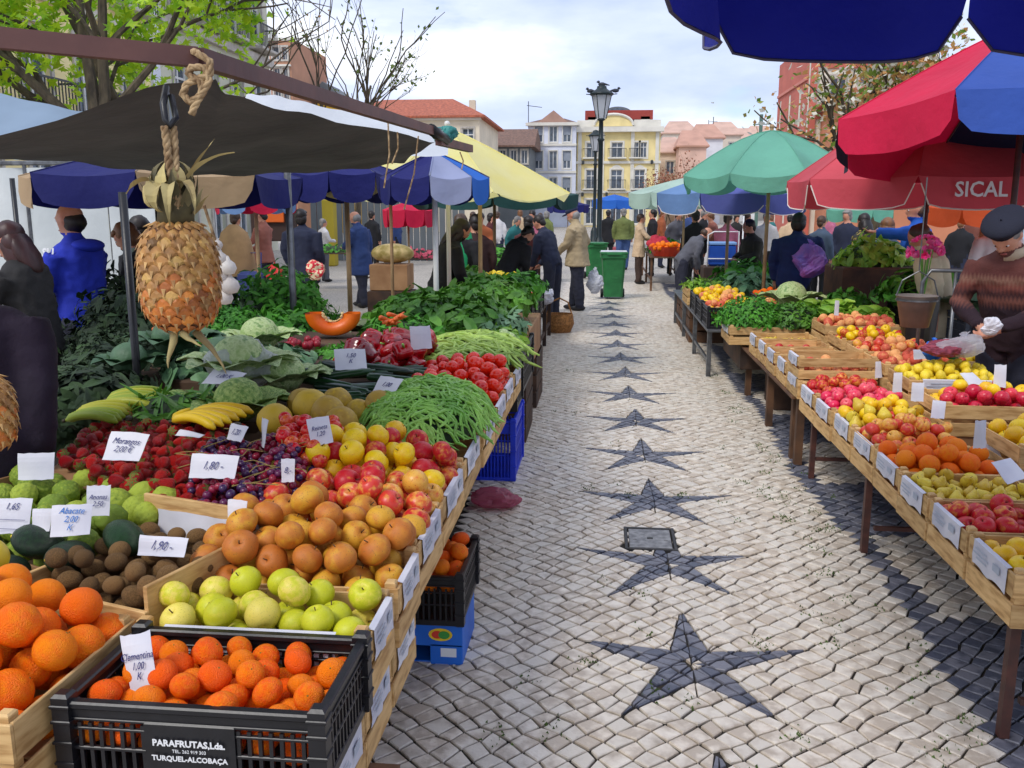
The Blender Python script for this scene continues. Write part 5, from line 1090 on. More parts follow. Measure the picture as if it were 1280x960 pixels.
# ------------------------------------------------------------------ second stall down the left side
def stall_table(x0, x1, y0, y1, z, label, mt=None, legs=3):
    mt = mt or stand_wood; t = thing('market_table', label, 'table', ((x0+x1)/2, (y0+y1)/2, 0)); w_, d_ = x1-x0, y1-y0
    n = max(3, int(w_/.2))
    for k in range(n): ob('table_board', bxm('table_board', (w_/n-.008, d_, .025), mt), t, (-w_/2+(k+.5)*w_/n, 0, z-.0125))
    for k in range(legs):
        for sx in (-1, 1): ob('leg', bxm('leg', (.045, .045, z-.026), mt), t, (sx*(w_/2-.04), -d_/2+.1+k*(d_-.2)/(legs-1), (z-.026)/2), (0, 0, 0))
    for sx in (-1, 1): ob('brace', bxm('brace', (.025, d_-.25, .035), mt), t, (sx*(w_/2-.04), 0, z*.32))
    return t
stall_table(-1.9, -.70, 8.2, 12.3, .55, 'brown wooden table of the second stall on the left', wood_dk, 5)
X1 = -.70
k = 0
for (y0, y1, kind, r, lb) in [(8.3, 8.75, 'tomato', .04, 'oranges'), (8.8, 9.25, 'orange', .045, 'oranges'), (9.3, 9.8, 'tomato', .042, 'tomatoes'), (9.85, 10.4, 'tomato', .042, 'tomatoes')]: pass
plastic_crate(X1-.56, X1, 8.3, 8.75, .55, .25, 'black plastic crate of oranges at the near end of the second left stall')
plastic_crate(X1-.56, X1, 8.8, 9.3, .55, .25, 'black plastic crate with red tomatoes on the second left stall')
plastic_crate(X1-.56, X1, 9.35, 9.9, .55, .25, 'black plastic crate of leafy greens on the second left stall')
plastic_crate(X1-.56, X1, 9.95, 10.5, .55, .25, 'farthest black plastic crate on the second left stall')
redtub = M('orange_red_tub', S(196, 60, 30), S(170, 46, 24), 5, .5)
for i, (x, y) in enumerate([(-1.55, 8.45), (-1.22, 8.35)]):
    tb = tag(MB().lathe([(.12, 0), (.17, .12), (.18, .13), (.165, .13), (.15, .09), (1e-4, .09)], 20).build('fruit_tub', redtub, loc=(x, y, .72)), ['left red tub of oranges beyond the leafy greens', 'right red tub of oranges beyond the leafy greens'][i], 'tub')
    deposit([('orange', 1)], lambda a, b, x=x, y=y: math.hypot(a-x, b-y) < .13, lambda a, b: .815, lambda a, b: .93, 16, .04, ['small orange in the left red tub', 'small orange in the right red tub'][i], ['oranges in the left tub', 'oranges in the right tub'][i], bounds=(x-.13, x+.13, y-.13, y+.13))
tag(MB().bbox((-1.4, 8.45, .63), (.9, .5, .16), .01).build('wooden_box', wood_dk), 'dark wooden box carrying the two red tubs', 'box')
fill([('orange', 1)], X1-.56, X1, 8.3, 8.75, .80, .04, 'orange in the first black crate of the second left stall', 'oranges at the second left stall', top=.86, depth=.08)
fill([('tomato', 1)], X1-.56, X1, 8.8, 9.3, .80, .042, 'red tomato on the second left stall', 'tomatoes at the second left stall', top=.90, depth=.08)
leaf_heap('salad_leaves', (X1-.35, 10.0, .80), (.42, .62, .22), 600, .13, .06, leaf_m, 90, label='bright green salad leaves on the second left stall')
leaf_heap('salad_leaves', (X1-.85, 10.3, .80), (.3, .5, .26), 400, .13, .06, leaf_g, 91, label='darker leafy greens behind the bright salad')
deposit([('lemon', 1)], lambda a, b: math.hypot(a+1.35, b-11) < .26, lambda a, b: .80, lambda a, b: 1.05, 40, .045, 'yellow lemon at the back of the second left stall', 'lemons on the second left stall', bounds=(-1.6, -1.1, 10.7, 11.3))
tag(MB().bbox((-1.35, 11, .67), (.6, .6, .24), .01).build('wooden_box', wood_dk), 'dark wooden box under the lemons', 'box')
tag(ob('plastic_bag', bagmesh('plastic_bag', .28, .26, paper, 9), None, (-.74, 10.9, .56)), 'white plastic bag at the far end of the second left stall', 'plastic bag')
tag(MB().lathe([(.16, 0), (.21, .12), (.19, .26), (.175, .26), (.17, .05), (1e-4, .05)], 18).tube([(-.18, 0, .24), (-.12, 0, .42), (0, 0, .48), (.12, 0, .42), (.18, 0, .24)], .012, 6).build('wicker_basket', M('wicker', S(176, 122, 66), S(120, 80, 40), 40, .8, .8, 150), loc=(-.62, 12.6, 0)), 'round wicker basket on the cobbles beside the man in the beige jacket', 'basket')
# ================================================================== RIGHT STALL
RX = 1.27; RW = .46; RR = .60
rt = thing('market_table', 'long rusty-legged table carrying the crates of the near right stall', 'table', (1.95, 4.3, 0))
for k in range(7): ob('table_board', bxm('table_board', (.185, 3.3, .02), stand_wood), rt, (-.51+k*.19, 0, .405))
for (x, y) in [(-.62, -1.48), (-.62, .14), (-.60, 1.42), (.1, .3), (.55, -1.4), (.55, 1.4)]: ob('leg', bxm('leg', (.032, .032, .395), rust), rt, (x, y, .1975), (0, 0, 0))
for y in (-1.48, .14, 1.42): ob('brace', bxm('brace', (1.1, .022, .022), rust), rt, (-.03, y, .13))
ob('brace', bxm('brace', (.022, 2.9, .022), rust), rt, (.1, 0, .10))
rt2 = thing('market_table', 'wooden trestle table carrying the farther crates of the right stall', 'table', (1.95, 7.25, 0))
for k in range(7): ob('table_board', bxm('table_board', (.185, 2.5, .02), stand_wood), rt2, (-.60+k*.19, 0, .47))
for (x, y) in [(-.62, -1.2), (-.62, -1.05), (-.62, -.1), (-.60, 1.12), (.5, -1), (.5, 1)]: ob('leg', bxm('leg', (.05, .06, .46), stand_wood), rt2, (x, y, .23))
ob('brace', MB().bar((-.6, -1.1, .35), (-.1, -.9, .1), .03, .03).mesh('brace', stand_wood), rt2)
tag(MB().bbox((1.72, 7.95, .22), (.5, .45, .44), .01).build('wooden_box', wood_dk), 'dark wooden box under the parsley end of the right stall', 'box')
front = [(2.72, 3.10, [('yellow_apple', 1)], .040, 'yellow apple in the nearest crate of the right stall', 'yellow apples'),
         (3.10, 3.48, [('red_apple', 1)], .041, 'red apple in the second crate of the right stall', 'big red apples'),
         (3.48, 3.84, [('pear', 1)], .030, 'small yellow-green pear with stem in the third crate of the right stall', 'small yellow-green pears'),
         (3.84, 4.23, [('orange', 1)], .043, 'big orange in the crate in front of the blush apples', 'oranges'),
         (4.23, 4.62, [('blush_apple', 1)], .036, 'blush apple in the crate behind the oranges', 'blush apples'),
         (4.62, 5.02, [('yellow_apple', 2), ('pear', 2), ('blush_apple', .3)], .036, {'yellow_apple': 'yellow apple mixed with the pears on the right stall', 'pear': 'yellow pear in the crate between pink and blush apples', 'blush_apple': 'blush apple lying among the pears'}, 'yellow pears and apples'),
         (5.02, 5.43, [('pink_apple', 1)], .036, 'pink apple in the right stall crate behind the pears', 'pink apples'),
         (5.43, 5.86, [('red_apple', 1)], .037, 'dark red apple in the farthest open apple crate of the front row', 'dark red apples')]
for k, (y0, y1, kinds, r, lb, nm) in enumerate(front):
    crate(RX, RX+RW, y0+.004, y1-.004, .42, .18, 'pale wooden crate of %s in the front row of the right stall' % nm, labels='w', group='front row crates of the right stall')
    top = {3: .68, 4: .70, 5: .71, 6: .70, 7: .68}.get(k, .60)
    fill(kinds, RX, RX+RW, y0, y1, .60, r, lb, nm+' on the right stall', top=top, depth=.11 if k < 3 else .085)
for k, (y0, lb, kd, r) in enumerate([(5.90, 'stacked pair of wooden crates behind the dark red apples', 'peach', .036), (6.30, 'narrow wooden crate of pale peaches after the stacked pair', 'peach', .036), (6.72, 'wooden crate of peaches under pink paper in the right stall', 'nectarine', .036), (7.14, 'fourth wooden crate behind the dark red apples, next to the pears', 'nectarine', .036), (7.56, 'wooden crate of yellow-green pears next to the parsley', 'pear', .03)]):  # all but the last crate hold peaches; the redder kind is made up
    z0 = .48; hh = .17
    if k == 0: crate(RX, RX+RW+.05, y0, y0+.36, .48, .13, 'lower crate of the stacked pair behind the dark red apples', labels='w', nside=1); z0 = .615; hh = .14
    crate(RX+.0, RX+RW+.05, y0, y0+.37, z0, hh, lb, labels='w', group='crates in the middle of the right stall')
    fill([(kd, 1)], RX, RX+RW+.05, y0, y0+.37, z0+hh-.075, r, '%s in the %s crate behind the dark red apples' % (kd, ['first', 'second', 'third', 'fourth', 'fifth'][k]) if k else 'peach in the stacked pair of crates', '%ss of crate %d' % (kd, k), top=z0+hh-.045, depth=.05)
# second row
def crate2(x0, x1, y0, y1, z0, h, lb, kinds, r, fl, gr, top=None, labels='', depth=.08, mt=None, base=True, bl=None):
    crate(x0, x1, y0, y1, z0, h, lb, labels=labels, mt=mt)
    if kinds: fill(kinds, x0, x1, y0, y1, z0+h, r, fl, gr, top=top, depth=depth)
    if base: tag(MB().bbox(((x0+x1)/2, (y0+y1)/2, (.42+z0)/2), (x1-x0-.03, y1-y0-.03, z0-.42-.004), .008).build('cardboard_box', cardm), 'cardboard box under the '+(bl or lb).split(' of ')[-1], 'box')
crate2(1.80, 2.35, 3.95, 4.40, .52, .17, 'wooden crate of lemon-yellow apples at the right edge of the photo', [('yellow_apple', 1)], .042, 'lemon-yellow apple in the crate at the right edge', 'yellow apples at the right edge', .78)
crate2(1.76, 2.33, 4.72, 5.16, .54, .17, 'wooden crate of crimson and yellow apples behind the oranges', [('crimson_apple', lambda x, y: 1 if y < 4.96 else .1), ('yellow_apple', lambda x, y: .04 if y < 4.96 else 1)], .038, {'crimson_apple': 'crimson apple in the second row behind the oranges', 'yellow_apple': 'yellow apple behind the crimson apples'}, 'crimson and yellow crate', .79)
crate2(1.78, 2.32, 5.32, 5.74, .56, .17, 'wooden crate with a long white papered front and yellow plums', [('lemon', 1)], .030, 'small yellow plum in the white-fronted crate', 'yellow plums', .80, labels='s')
crate2(2.42, 3.0, 4.9, 5.32, .56, .26, 'dark brown slatted crate in front of the man in the beret', [('red_plum', 1)], .03, 'red fruit glimpsed inside the dark brown crate', 'fruit in the dark brown crate', .76, depth=.12, mt=wood_dk)
crate2(1.80, 2.34, 5.86, 6.3, .56, .17, 'wooden crate of peaches and loose netting in the second row', [('peach', 1)], .036, 'peach in the second row beneath the weighing bucket', 'peaches of the second row', .78)
crate2(1.80, 2.34, 6.4, 6.85, .56, .17, 'wooden crate of reddish peaches in the second row', [('peach', 1), ('blush_apple', 1)], .036, {'peach': 'peach among blush apples in the second row', 'blush_apple': 'blush apple among peaches in the second row'}, 'mixed fruit of the second row', .78)
crate2(1.80, 2.34, 6.95, 7.4, .56, .17, 'wooden crate of yellow and red fruit in the second row', [('yellow_apple', 1), ('red_apple', 1)], .038, {'yellow_apple': 'yellow apple far back in the second row', 'red_apple': 'red apple far back in the second row'}, 'far mixed fruit of the second row', .80)
crate2(1.80, 2.40, 7.5, 8.0, .60, .17, 'wooden crate of coral peaches ending the second row', [('peach', 1)], .038, 'coral peach at the far end of the second row', 'coral peaches', .84)
crate2(2.42, 2.95, 6.3, 6.8, .52, .17, 'wooden crate of yellow fruit behind the weighing bucket', [('lemon', 1)], .034, 'yellow fruit behind the weighing bucket', 'yellow fruit behind the bucket', .74)
tt = thing('market_table', 'hidden inner table of the right stall behind the second row', 'table', (2.9, 5.9, 0))
for k in range(5): ob('table_board', bxm('table_board', (.185, 3.2, .02), stand_wood), tt, (-.2+k*.19, 0, .405))
for x in (-.2, .5):
    for y in (-1.4, 1.4): ob('leg', bxm('leg', (.04, .04, .395), stand_wood), tt, (x, y, .1975))
# cards on the right stall
rc = [((1262, 588), .70, .15, .10, '', 'large white card propped on the pears at the right edge', .7, 40), ((1225, 543), .76, .05, .12, '', 'white card standing at the right end of the oranges', .1, 84), ((1098, 462), .74, .05, .10, '', 'white card at the end of the dark red apples', .5, 80), ((1122, 478), .76, .05, .11, '', 'tall white card between pink apples and the second row', .1, 84), ((1147, 490), .76, .06, .10, '', 'white card in front of the crimson apples', -.2, 76), ((1173, 512), .74, .06, .09, '', 'small white card behind the blush apples', -.4, 62),
      ((1216, 475), .78, .12, .11, '', 'white card with a dark blue edge beside the crimson apples', .6, 35), ((1250, 470), .84, .06, .12, '', 'white card standing behind the crimson apples', -.1, 80), ((1150, 443), .82, .09, .06, '', 'white card stuck above the long white-fronted crate', .3, 66), ((1168, 395), .90, .035, .26, '', 'narrow white upright strip beside the bags', 0, 88), ((1046, 385), .92, .035, .12, '', 'tiny white upright strip beside the lettuce', 0, 86), ((1235, 560), .60, .10, .10, '', 'crumpled white card beside the pears', .2, 50)]
for (p, h, a, b, tx, lb, rz_, pt_) in rc: card(G(p[0], p[1], h), a, b, tx, lb, rz=rz_, pitch=R_(pt_))
# plastic bags
tag(ob('plastic_bag', bagmesh('plastic_bag', .24, .15, plastic_clear, 11, True), None, (2.12, 5.50, .84)), 'crumpled clear plastic bags with red onions in front of the seller', 'plastic bag')
netm = M('onion_net', S(150, 60, 76), S(110, 40, 60), 40, .7, .5, 80)
tag(ob('onion_net', bagmesh('onion_net', .26, .12, netm, 12, False), None, (2.03, 5.50, .84)), 'dark pink net of onions under the clear plastic bags', 'onions')
tag(ob('plastic_bag', bagmesh('plastic_bag', .24, .16, M('milky_plastic', S(214, 214, 220), None, rough=.3, transl=.3, alpha=.7), 13, True), None, (2.55, 5.08, .84)), 'milky white plastic bags piled on the dark brown crate', 'plastic bag')
tag(ob('plastic_bag', bagmesh('plastic_bag', .16, .30, plastic_clear, 15, True), None, (2.43, 4.5, .42)), 'hanging clear plastic bag at the right edge', 'plastic bag')
tag(ob('plastic_bag', bagmesh('plastic_bag', .12, .13, M('bright_blue_bag', S(30, 120, 220), None, rough=.4, transl=.3), 14, True), None, (2.0, 5.62, .80)), 'small crumpled bright blue bag on the yellow plums', 'plastic bag')
tag(ob('plastic_bag', bagmesh('plastic_bag', .10, .13, M('green_bag', S(30, 150, 110), None, rough=.4, transl=.3), 16, True), None, (2.13, 5.66, .80)), 'small crumpled green bag beside the blue one', 'plastic bag')
# parsley and lettuces at the end
crate(1.13, 1.80, 8.15, 8.75, .50, .17, 'wooden crate under the bright green parsley on the right stall', labels='w')
leaf_heap('parsley', (1.35, 8.45, .66), (.34, .36, .26), 2000, .055, .022, leaf_m, 101, label='bright green heap of parsley at the end of the right stall', seg=2)
leaf_heap('coriander', (1.72, 8.35, .66), (.26, .30, .22), 900, .06, .028, leaf_g, 102, label='darker leafy herbs between parsley and lettuces', seg=2)
crate2(1.84, 2.6, 8.15, 8.9, .50, .17, 'wooden crate under the pale lettuces', None, 0, '', '', base=False)
for k, (x, y, z, r) in enumerate([(2.02, 8.35, .70, .19), (2.33, 8.30, .70, .19), (2.18, 8.66, .74, .18), (1.96, 8.75, .74, .17), (2.5, 8.6, .70, .17)]): lettuce((x, y, z), r, ['pale lettuce nearest the parsley', 'pale lettuce nearest the peaches', 'lettuce at the top of the lettuce pile', 'lettuce behind the dark herbs', 'rightmost pale lettuce of the pile'][k], seed=k)
cabbage((1.85, 9.15, .86), .17, cab_m, 'green cabbage behind the parsley heap', 33)
stall_table(1.05, 2.6, 9.2, 13.9, .50, 'long table with thin grey legs beyond the parsley', steel, 4)
tag(MB().bbox((1.9, 8.85, .37), (1.3, 1.2, .22), .01).build('wooden_box', wood_dk), 'dark box under the lettuces and parsley', 'box')
for k, (y0, kd, lb) in enumerate([(9.3, 'peach', 'pinkish peaches'), (9.95, 'yellow_apple', 'yellow apples'), (10.6, 'yellow_apple', 'pale yellow apples')]):
    plastic_crate(1.06, 1.60, y0, y0+.6, .50, .22, 'black plastic crate of %s beyond the parsley' % lb, group='black crates beyond the parsley')
    fill([(kd, 3), ('peach' if kd != 'peach' else 'yellow_apple', 1)], 1.06, 1.60, y0, y0+.6, .71, .042, {a: '%s in the black crate of %s beyond the parsley' % (a.replace('_', ' '), lb) for a in ('peach', 'yellow_apple')}, 'crate of '+lb, top=.80, depth=.07)
for k, (x0, y0, lb) in enumerate([(1.72, 9.5, 'apricots'), (1.72, 10.3, 'mandarins')]):
    plastic_crate(x0, x0+.5, y0, y0+.55, .50, .24, 'inner black plastic crate of %s beyond the lettuces' % lb)
    fill([('mandarin' if k else 'peach', 1)], x0, x0+.5, y0, y0+.55, .73, .038, ['apricot', 'mandarin'][k]+' in the inner black crate beyond the lettuces', lb+' in the inner crate', top=.80, depth=.07)
crate(2.2, 2.8, 9.3, 9.8, .50, .22, 'dark wooden crate of leafy salad beyond the lettuces', mt=wood_dk)
leaf_heap('salad_leaves', (2.5, 9.55, .72), (.24, .22, .18), 350, .08, .05, leaf_m, 103, label='small bright salad in the dark crate beyond the lettuces')
crate(1.05, 1.65, 11.6, 12.3, .50, .20, 'pale wooden box of yellow beans farther down the right side', labels='s')
leaf_heap('yellow_beans', (1.3, 12.1, .68), (.28, .35, .14), 300, .12, .03, leaf_l, 104, label='pale yellow-green vegetables in the wooden box farther down the right side')
leaf_heap('cabbage_greens', (1.9, 12.2, .55), (.42, .5, .34), 600, .16, .09, leaf_b, 105, label='dark blue-green cabbages farther down the right side')
leaf_heap('salad_leaves', (2.0, 13.2, .62), (.5, .5, .40), 600, .13, .07, leaf_m, 106, label='bright leafy greens in front of the stooping man')
for k, y in enumerate((11.7, 12.6, 13.3)): crate(1.10, 1.62, y, y+.5, .0, .47, ['first upright brown crate under the long grey table', 'second upright brown crate under the long grey table', 'third upright brown crate under the long grey table'][k], mt=stand_wood, nside=3)
# inner greens and black crates between the stalls (right centre)
stall_table(2.75, 4.4, 7.6, 9.6, .58, 'inner table with lettuces and dark crates', wood_dk, 2)
plastic_crate(3.0, 3.75, 7.75, 8.3, .58, .26, 'grey-black plastic crate of cabbages behind the weighing bucket', mt=M('grey_plastic', S(60, 66, 78), S(44, 50, 60), 20, .5))
for k, (x, y, z, r, mt) in enumerate([(3.12, 8.0, .93, .17, cab_d), (3.42, 7.95, .93, .16, cab_d), (3.62, 8.05, .92, .13, cab_m)]): cabbage((x, y, z), r, mt, ['big dark green cabbage behind the weighing bucket, left', 'dark green cabbage behind the wooden pole', 'smaller paler cabbage beside the pink flowers'][k], 40+k)
plastic_crate(2.80, 3.40, 8.6, 9.2, .58, .26, 'dark plastic crate under the leafy bunches in the middle right')
leaf_heap('leafy_bunches', (3.0, 9.0, .84), (.40, .45, .30), 500, .18, .06, leaf_m, 107, label='bunches of bright green leaves in front of the blue-jacketed woman')
leaf_heap('turnip_bunches', (2.9, 10.2, 1.1), (.40, .35, .32), 400, .17, .07, leaf_l, 108, label='upright pale bunches of leafy vegetables under the red umbrella')
tag(MB().bbox((2.95, 10.2, .55), (.9, .8, 1.1), .02).build('wooden_box', wood_dk), 'tall dark box under the pale leafy bunches', 'box')
tag(MB().bbox((3.9, 8.6, .72), (.7, .6, .27), .01).build('wooden_box', cardm), 'cardboard box on the inner table', 'box')
# weighing bucket
bk = thing('metal_bucket', 'grey-beige tapered metal bucket hanging from the wooden pole', 'bucket', (2.02, 6.05, .95))
galv = M('galvanised_grey', S(150, 138, 128), S(120, 110, 104), 6, .45, .2, 20, metal=.3)
MB().lathe([(1e-4, 0), (.085, 0), (.125, .20), (.132, .205), (.12, .205), (.08, .012), (1e-4, .012)], 24).build('body', galv, bk, True)
mb = MB().tube([(.13, 0, .20), (.10, 0, .30), (0, 0, .36), (-.10, 0, .30), (-.13, 0, .20)], .005, 6); mb.build('handle', steel, bk)
MB().lathe([(.122, .17), (.13, .17), (.13, .18), (.122, .18)], 24).build('band', steel, bk)
MB().tube([(0, 0, .36), (0, 0, .95)], .004, 5).build('hanging_wire', steel, bk)
# metal barrier and pink flowers
br = thing('metal_rail', 'thin grey metal tube frame in front of the cream jacket', 'rail', (0, 0, 0))
a = D(1150, 390, 6.6); b = D(1245, 330, 6.6)
MB().tube([(a.x, 6.6, .2), (a.x, 6.6, 1.2), (a.x+.05, 6.6, 1.28), (a.x+.55, 6.6, 1.28)], .014, 8).build('tube', steel, br, True)
MB().tube([(a.x+.22, 6.6, .0), (a.x+.22, 6.6, 1.275)], .012, 8).build('upright', steel, br, True); MB().tube([(a.x+.55, 6.6, .0), (a.x+.55, 6.6, 1.28)], .012, 8).build('upright', steel, br, True)
fl = thing('flower_bunch', 'bunch of bright pink flowers beside the reddish umbrella pole', 'flowers', D(1157, 312, 7.0))
pk = M('pink_petal', S(255, 60, 150), S(240, 120, 180), 20, .5, island=True, vary=.2, transl=.2)
rr = random.Random(4)
def flower():
    mb = MB()
    for k in range(14):
        a = k*2.4; q = .3+.7*k/14; d = Vector((math.cos(a), math.sin(a), 1.1-q*.9)).normalized()
        leaf(mb, Vector((0, 0, 0)), d, Vector((0, 0, 1)), .042*q+.012, .032, -.6, rr, cup=.3)
    return mb.mesh('flower', pk)
fme = flower()
for k in range(34):
    b_ = math.acos(rr.uniform(-.2, 1)); a = rr.uniform(0, 6.28); u = Vector((math.sin(b_)*math.cos(a), math.sin(b_)*math.sin(a), math.cos(b_)))
    o = ob('flower', fme, fl, u*.10+Vector((0, 0, -.02)), u.to_track_quat('Z', 'Y').to_euler())
mb = MB()
for k in range(10): mb.tube([(rr.uniform(-.05, .05), rr.uniform(-.05, .05), 0), (rr.uniform(-.02, .02), rr.uniform(-.02, .02), -.35)], .004, 5)
mb.build('stem', leaf_g, fl)
tag(MB().lathe([(1e-4, 0), (.10, 0), (.13, .78), (.12, .78), (1e-4, .02)], 16).build('flower_bucket', blackpl, loc=(fl.location.x, 7.0, fl.location.z-1.12)), 'tall black bucket holding the pink flowers', 'bucket')
# cool box with white frame
cbx = thing('cool_box', 'blue cool box strapped on a white folding trolley in the middle right', 'cool box', D(901, 332, 15.))
z0 = cbx.location.z
MB().bbox((0, 0, .17), (.42, .3, .34), .03).build('body', M('blue_coolbox', S(30, 80, 170), S(24, 66, 150), 5, .4), cbx); MB().bbox((0, 0, .36), (.44, .32, .05), .02).build('lid', M('pale_blue_lid', S(120, 160, 210), None), cbx)
mb = MB(); wf = white_print
mb.tube([(-.24, -.18, -.1), (-.24, -.18, .5), (-.15, -.18, .55), (.24, -.18, .55), (.24, -.18, -.1)], .012, 6); mb.tube([(.3, -.2, -.6), (.3, -.2, .8)], .012, 6); mb.tube([(-.24, -.18, .12), (.24, -.18, .12)], .01, 6); mb.build('trolley_frame', wf, cbx, True)
tag(MB().bbox((cbx.location.x, 15, z0/2), (.6, .5, z0-.005), .02).build('wooden_box', wood_dk), 'dark wooden box under the blue cool box', 'box')
# farther stall pieces on both sides
stall_table(.95, 1.75, 19.2, 24.0, .72, 'far brown table on the right with an orange tub', stand_wood, 3)
tag(MB().lathe([(1e-4, 0), (.26, 0), (.34, .2), (.33, .2), (1e-4, .05)], 18).build('fruit_tub', redtub, loc=(1.30, 19.6, .725)), 'far orange tub of oranges on the right', 'tub')
deposit([('orange', 1)], lambda a, b: math.hypot(a-1.30, b-19.6) < .30, lambda a, b: .84, lambda a, b: 1.06, 36, .055, 'orange in the far tub on the right', 'oranges in the far tub', bounds=(1.0, 1.6, 19.3, 19.9))
leaf_heap('salad_leaves', (1.45, 21.5, .72), (.5, 1.6, .3), 300, .2, .1, leaf_m, 109, label='far green vegetables on the far right table')
stall_table(-2.6, -1.25, 15.8, 22, .7, 'far dark table on the left behind the beige-jacketed man', wood_dk, 4)
leaf_heap('salad_leaves', (-1.9, 17.5, .70), (.6, 1.4, .3), 300, .2, .1, leaf_m, 110, label='far green vegetables on the left behind the customers')
# ================================================================== BINS, LAMPS
bin_g = M('bin_green', S(44, 122, 66), S(34, 104, 56), 6, .45, vary=.1)
def bin_(p, rz, label, s=1., paper_top=True):
    t = thing('wheelie_bin', label, 'bin', p, rz, 'green wheelie bins on the walkway'); t.scale = (.9, .9, .9); mb = MB()
    def ring(w_, d_, z, r=.05): return [(w_/2-r, -d_/2, z), (w_/2, -d_/2+r, z), (w_/2, d_/2-r, z), (w_/2-r, d_/2, z), (-w_/2+r, d_/2, z), (-w_/2, d_/2-r, z), (-w_/2, -d_/2+r, z), (-w_/2+r, -d_/2, z)]
    rings = [ring(.40, .44, .05), ring(.42, .46, .35), ring(.425, .465, .36), ring(.50, .56, .86), ring(.56, .62, .88), ring(.56, .62, .96)]
    vs = [v for r in rings for v in r]; fs = [tuple(reversed(range(8)))]
    for i in range(len(rings)-1):
        for k in range(8): fs.append((i*8+k, i*8+(k+1) % 8, i*8+8+(k+1) % 8, i*8+8+k))
    mb.add(vs, fs); mb.build('body', bin_g, t)
    mb = MB().bbox((0, -.0, .985), (.58, .64, .04), .02); mb.bbox((0, -.33, .97), (.3, .04, .05), .01); mb.build('lid', bin_g, t)
    MB().tube([(-.2, .34, .96), (.2, .34, .96)], .016, 8).build('handle', bin_g, t, True)
    for sx in (-1, 1): MB().lathe([(1e-4, -.03), (.09, -.03), (.1, -.02), (.1, .02), (.09, .03), (1e-4, .03)], 18, 0, Matrix.Translation((sx*.23, .24, .1)) @ Matrix.Rotation(PI/2, 4, 'Y')).build('wheel', blackpl, t)
    MB().box((0, -.238, .5), (.16, .012, .12)).build('front_panel', bin_g, t)
    return t
bin_(G(766, 373), .05, 'green wheelie bin with white top edge standing in the middle of the walkway')
MB_ = MB().bbox((0, 0, 0), (.5, .5, .012), .003).build('newspaper', paper, None, loc=(G(766, 373).x, G(766, 373).y, .912)); tag(MB_, 'sheet of white paper lying on the nearer green bin', 'paper')
bin_((G(744, 345).x, 22.6, 0), .3, 'second green wheelie bin behind, beside the foot of the lamp post')
lamp_g = M('lamp_green', S(18, 38, 40), S(12, 26, 30), 10, .45); glass_l = M('lamp_glass', S(225, 228, 232), None, rough=.3, transl=.5, alpha=.8)
def lamp(p, H_, label, s=1., scale_r=1.):
    t = thing('street_lamp', label, 'street lamp', p)
    MB().lathe([(1e-4, 0), (.24, 0), (.24, .12), (.17, .2), (.15, .8), (.11, .9), (.07, 1.0), (.06, H_-1.3), (.1, H_-1.25), (.06, H_-1.2), (.055, H_-.78), (.12, H_-.75), (.05, H_-.70)], 14).build('post', lamp_g, t, True)
    mb = MB(); n = 6
    for k in range(n):
        a, a2 = 2*PI*k/n, 2*PI*(k+1)/n
        mb.add([(.12*math.cos(a), .12*math.sin(a), H_-.72), (.12*math.cos(a2), .12*math.sin(a2), H_-.72), (.25*math.cos(a2), .25*math.sin(a2), H_-.14), (.25*math.cos(a), .25*math.sin(a), H_-.14)], [(0, 1, 2, 3)])
    mb.build('glass', glass_l, t)
    mb = MB()
    for k in range(n): a = 2*PI*k/n; mb.tube([(.125*math.cos(a), .125*math.sin(a), H_-.73), (.255*math.cos(a), .255*math.sin(a), H_-.13)], .012, 5)
    mb.build('lantern_frame', lamp_g, t)
    mb = MB().lathe([(.28, H_-.15), (.32, H_-.12), (.30, H_-.09), (.16, H_+.0), (.13, H_+.03), (.12, H_+.08), (1e-4, H_+.12)], 18)
    for a in (0, PI): mb.tube([(.28*math.cos(a), .28*math.sin(a), H_-.12), (.40*math.cos(a), .40*math.sin(a), H_-.11)], .012, 5)
    mb.build('cap', lamp_g, t, True); return t
lp = G(748, 343); LH = D(748, 112, lp.y).z
lamp(lp, LH, 'tall dark green street lamp with a glass lantern in the middle of the walkway')
l2y = 38.; lamp(Vector((D(742.5, 300, l2y).x, l2y, 0)), D(742, 166, l2y).z, 'second street lamp farther away, just left of the first')
def bird(p, rz, label):
    t = MB().ell((0, 0, .05), (.05, .10, .05), 10, 7).ell((0, .09, .11), (.035, .04, .035), 8, 6).tube([(0, -.08, .05), (0, -.20, .02)], [.03, .01], 6).tube([(0, .12, .11), (0, .155, .105)], [.012, .002], 5).tube([(.015, 0, .01), (.015, 0, -.02)], .005, 4).build('pigeon', M('pigeon_grey', S(50, 54, 62), None, rough=.7), None, True, p, (0, 0, rz)); return tag(t, label, 'bird', 'pigeons on the street lamp')
for k, (dx, rz_, lb) in enumerate([(-.30, .9, 'pigeon perched at the left end of the lamp cap'), (.35, -1.2, 'pigeon perched at the right end of the lamp cap'), (0., 1.5, 'pigeon on the top of the lamp cap')]): bird((lp.x+dx, lp.y, LH-.08+(.16 if k == 2 else 0)), rz_, lb)
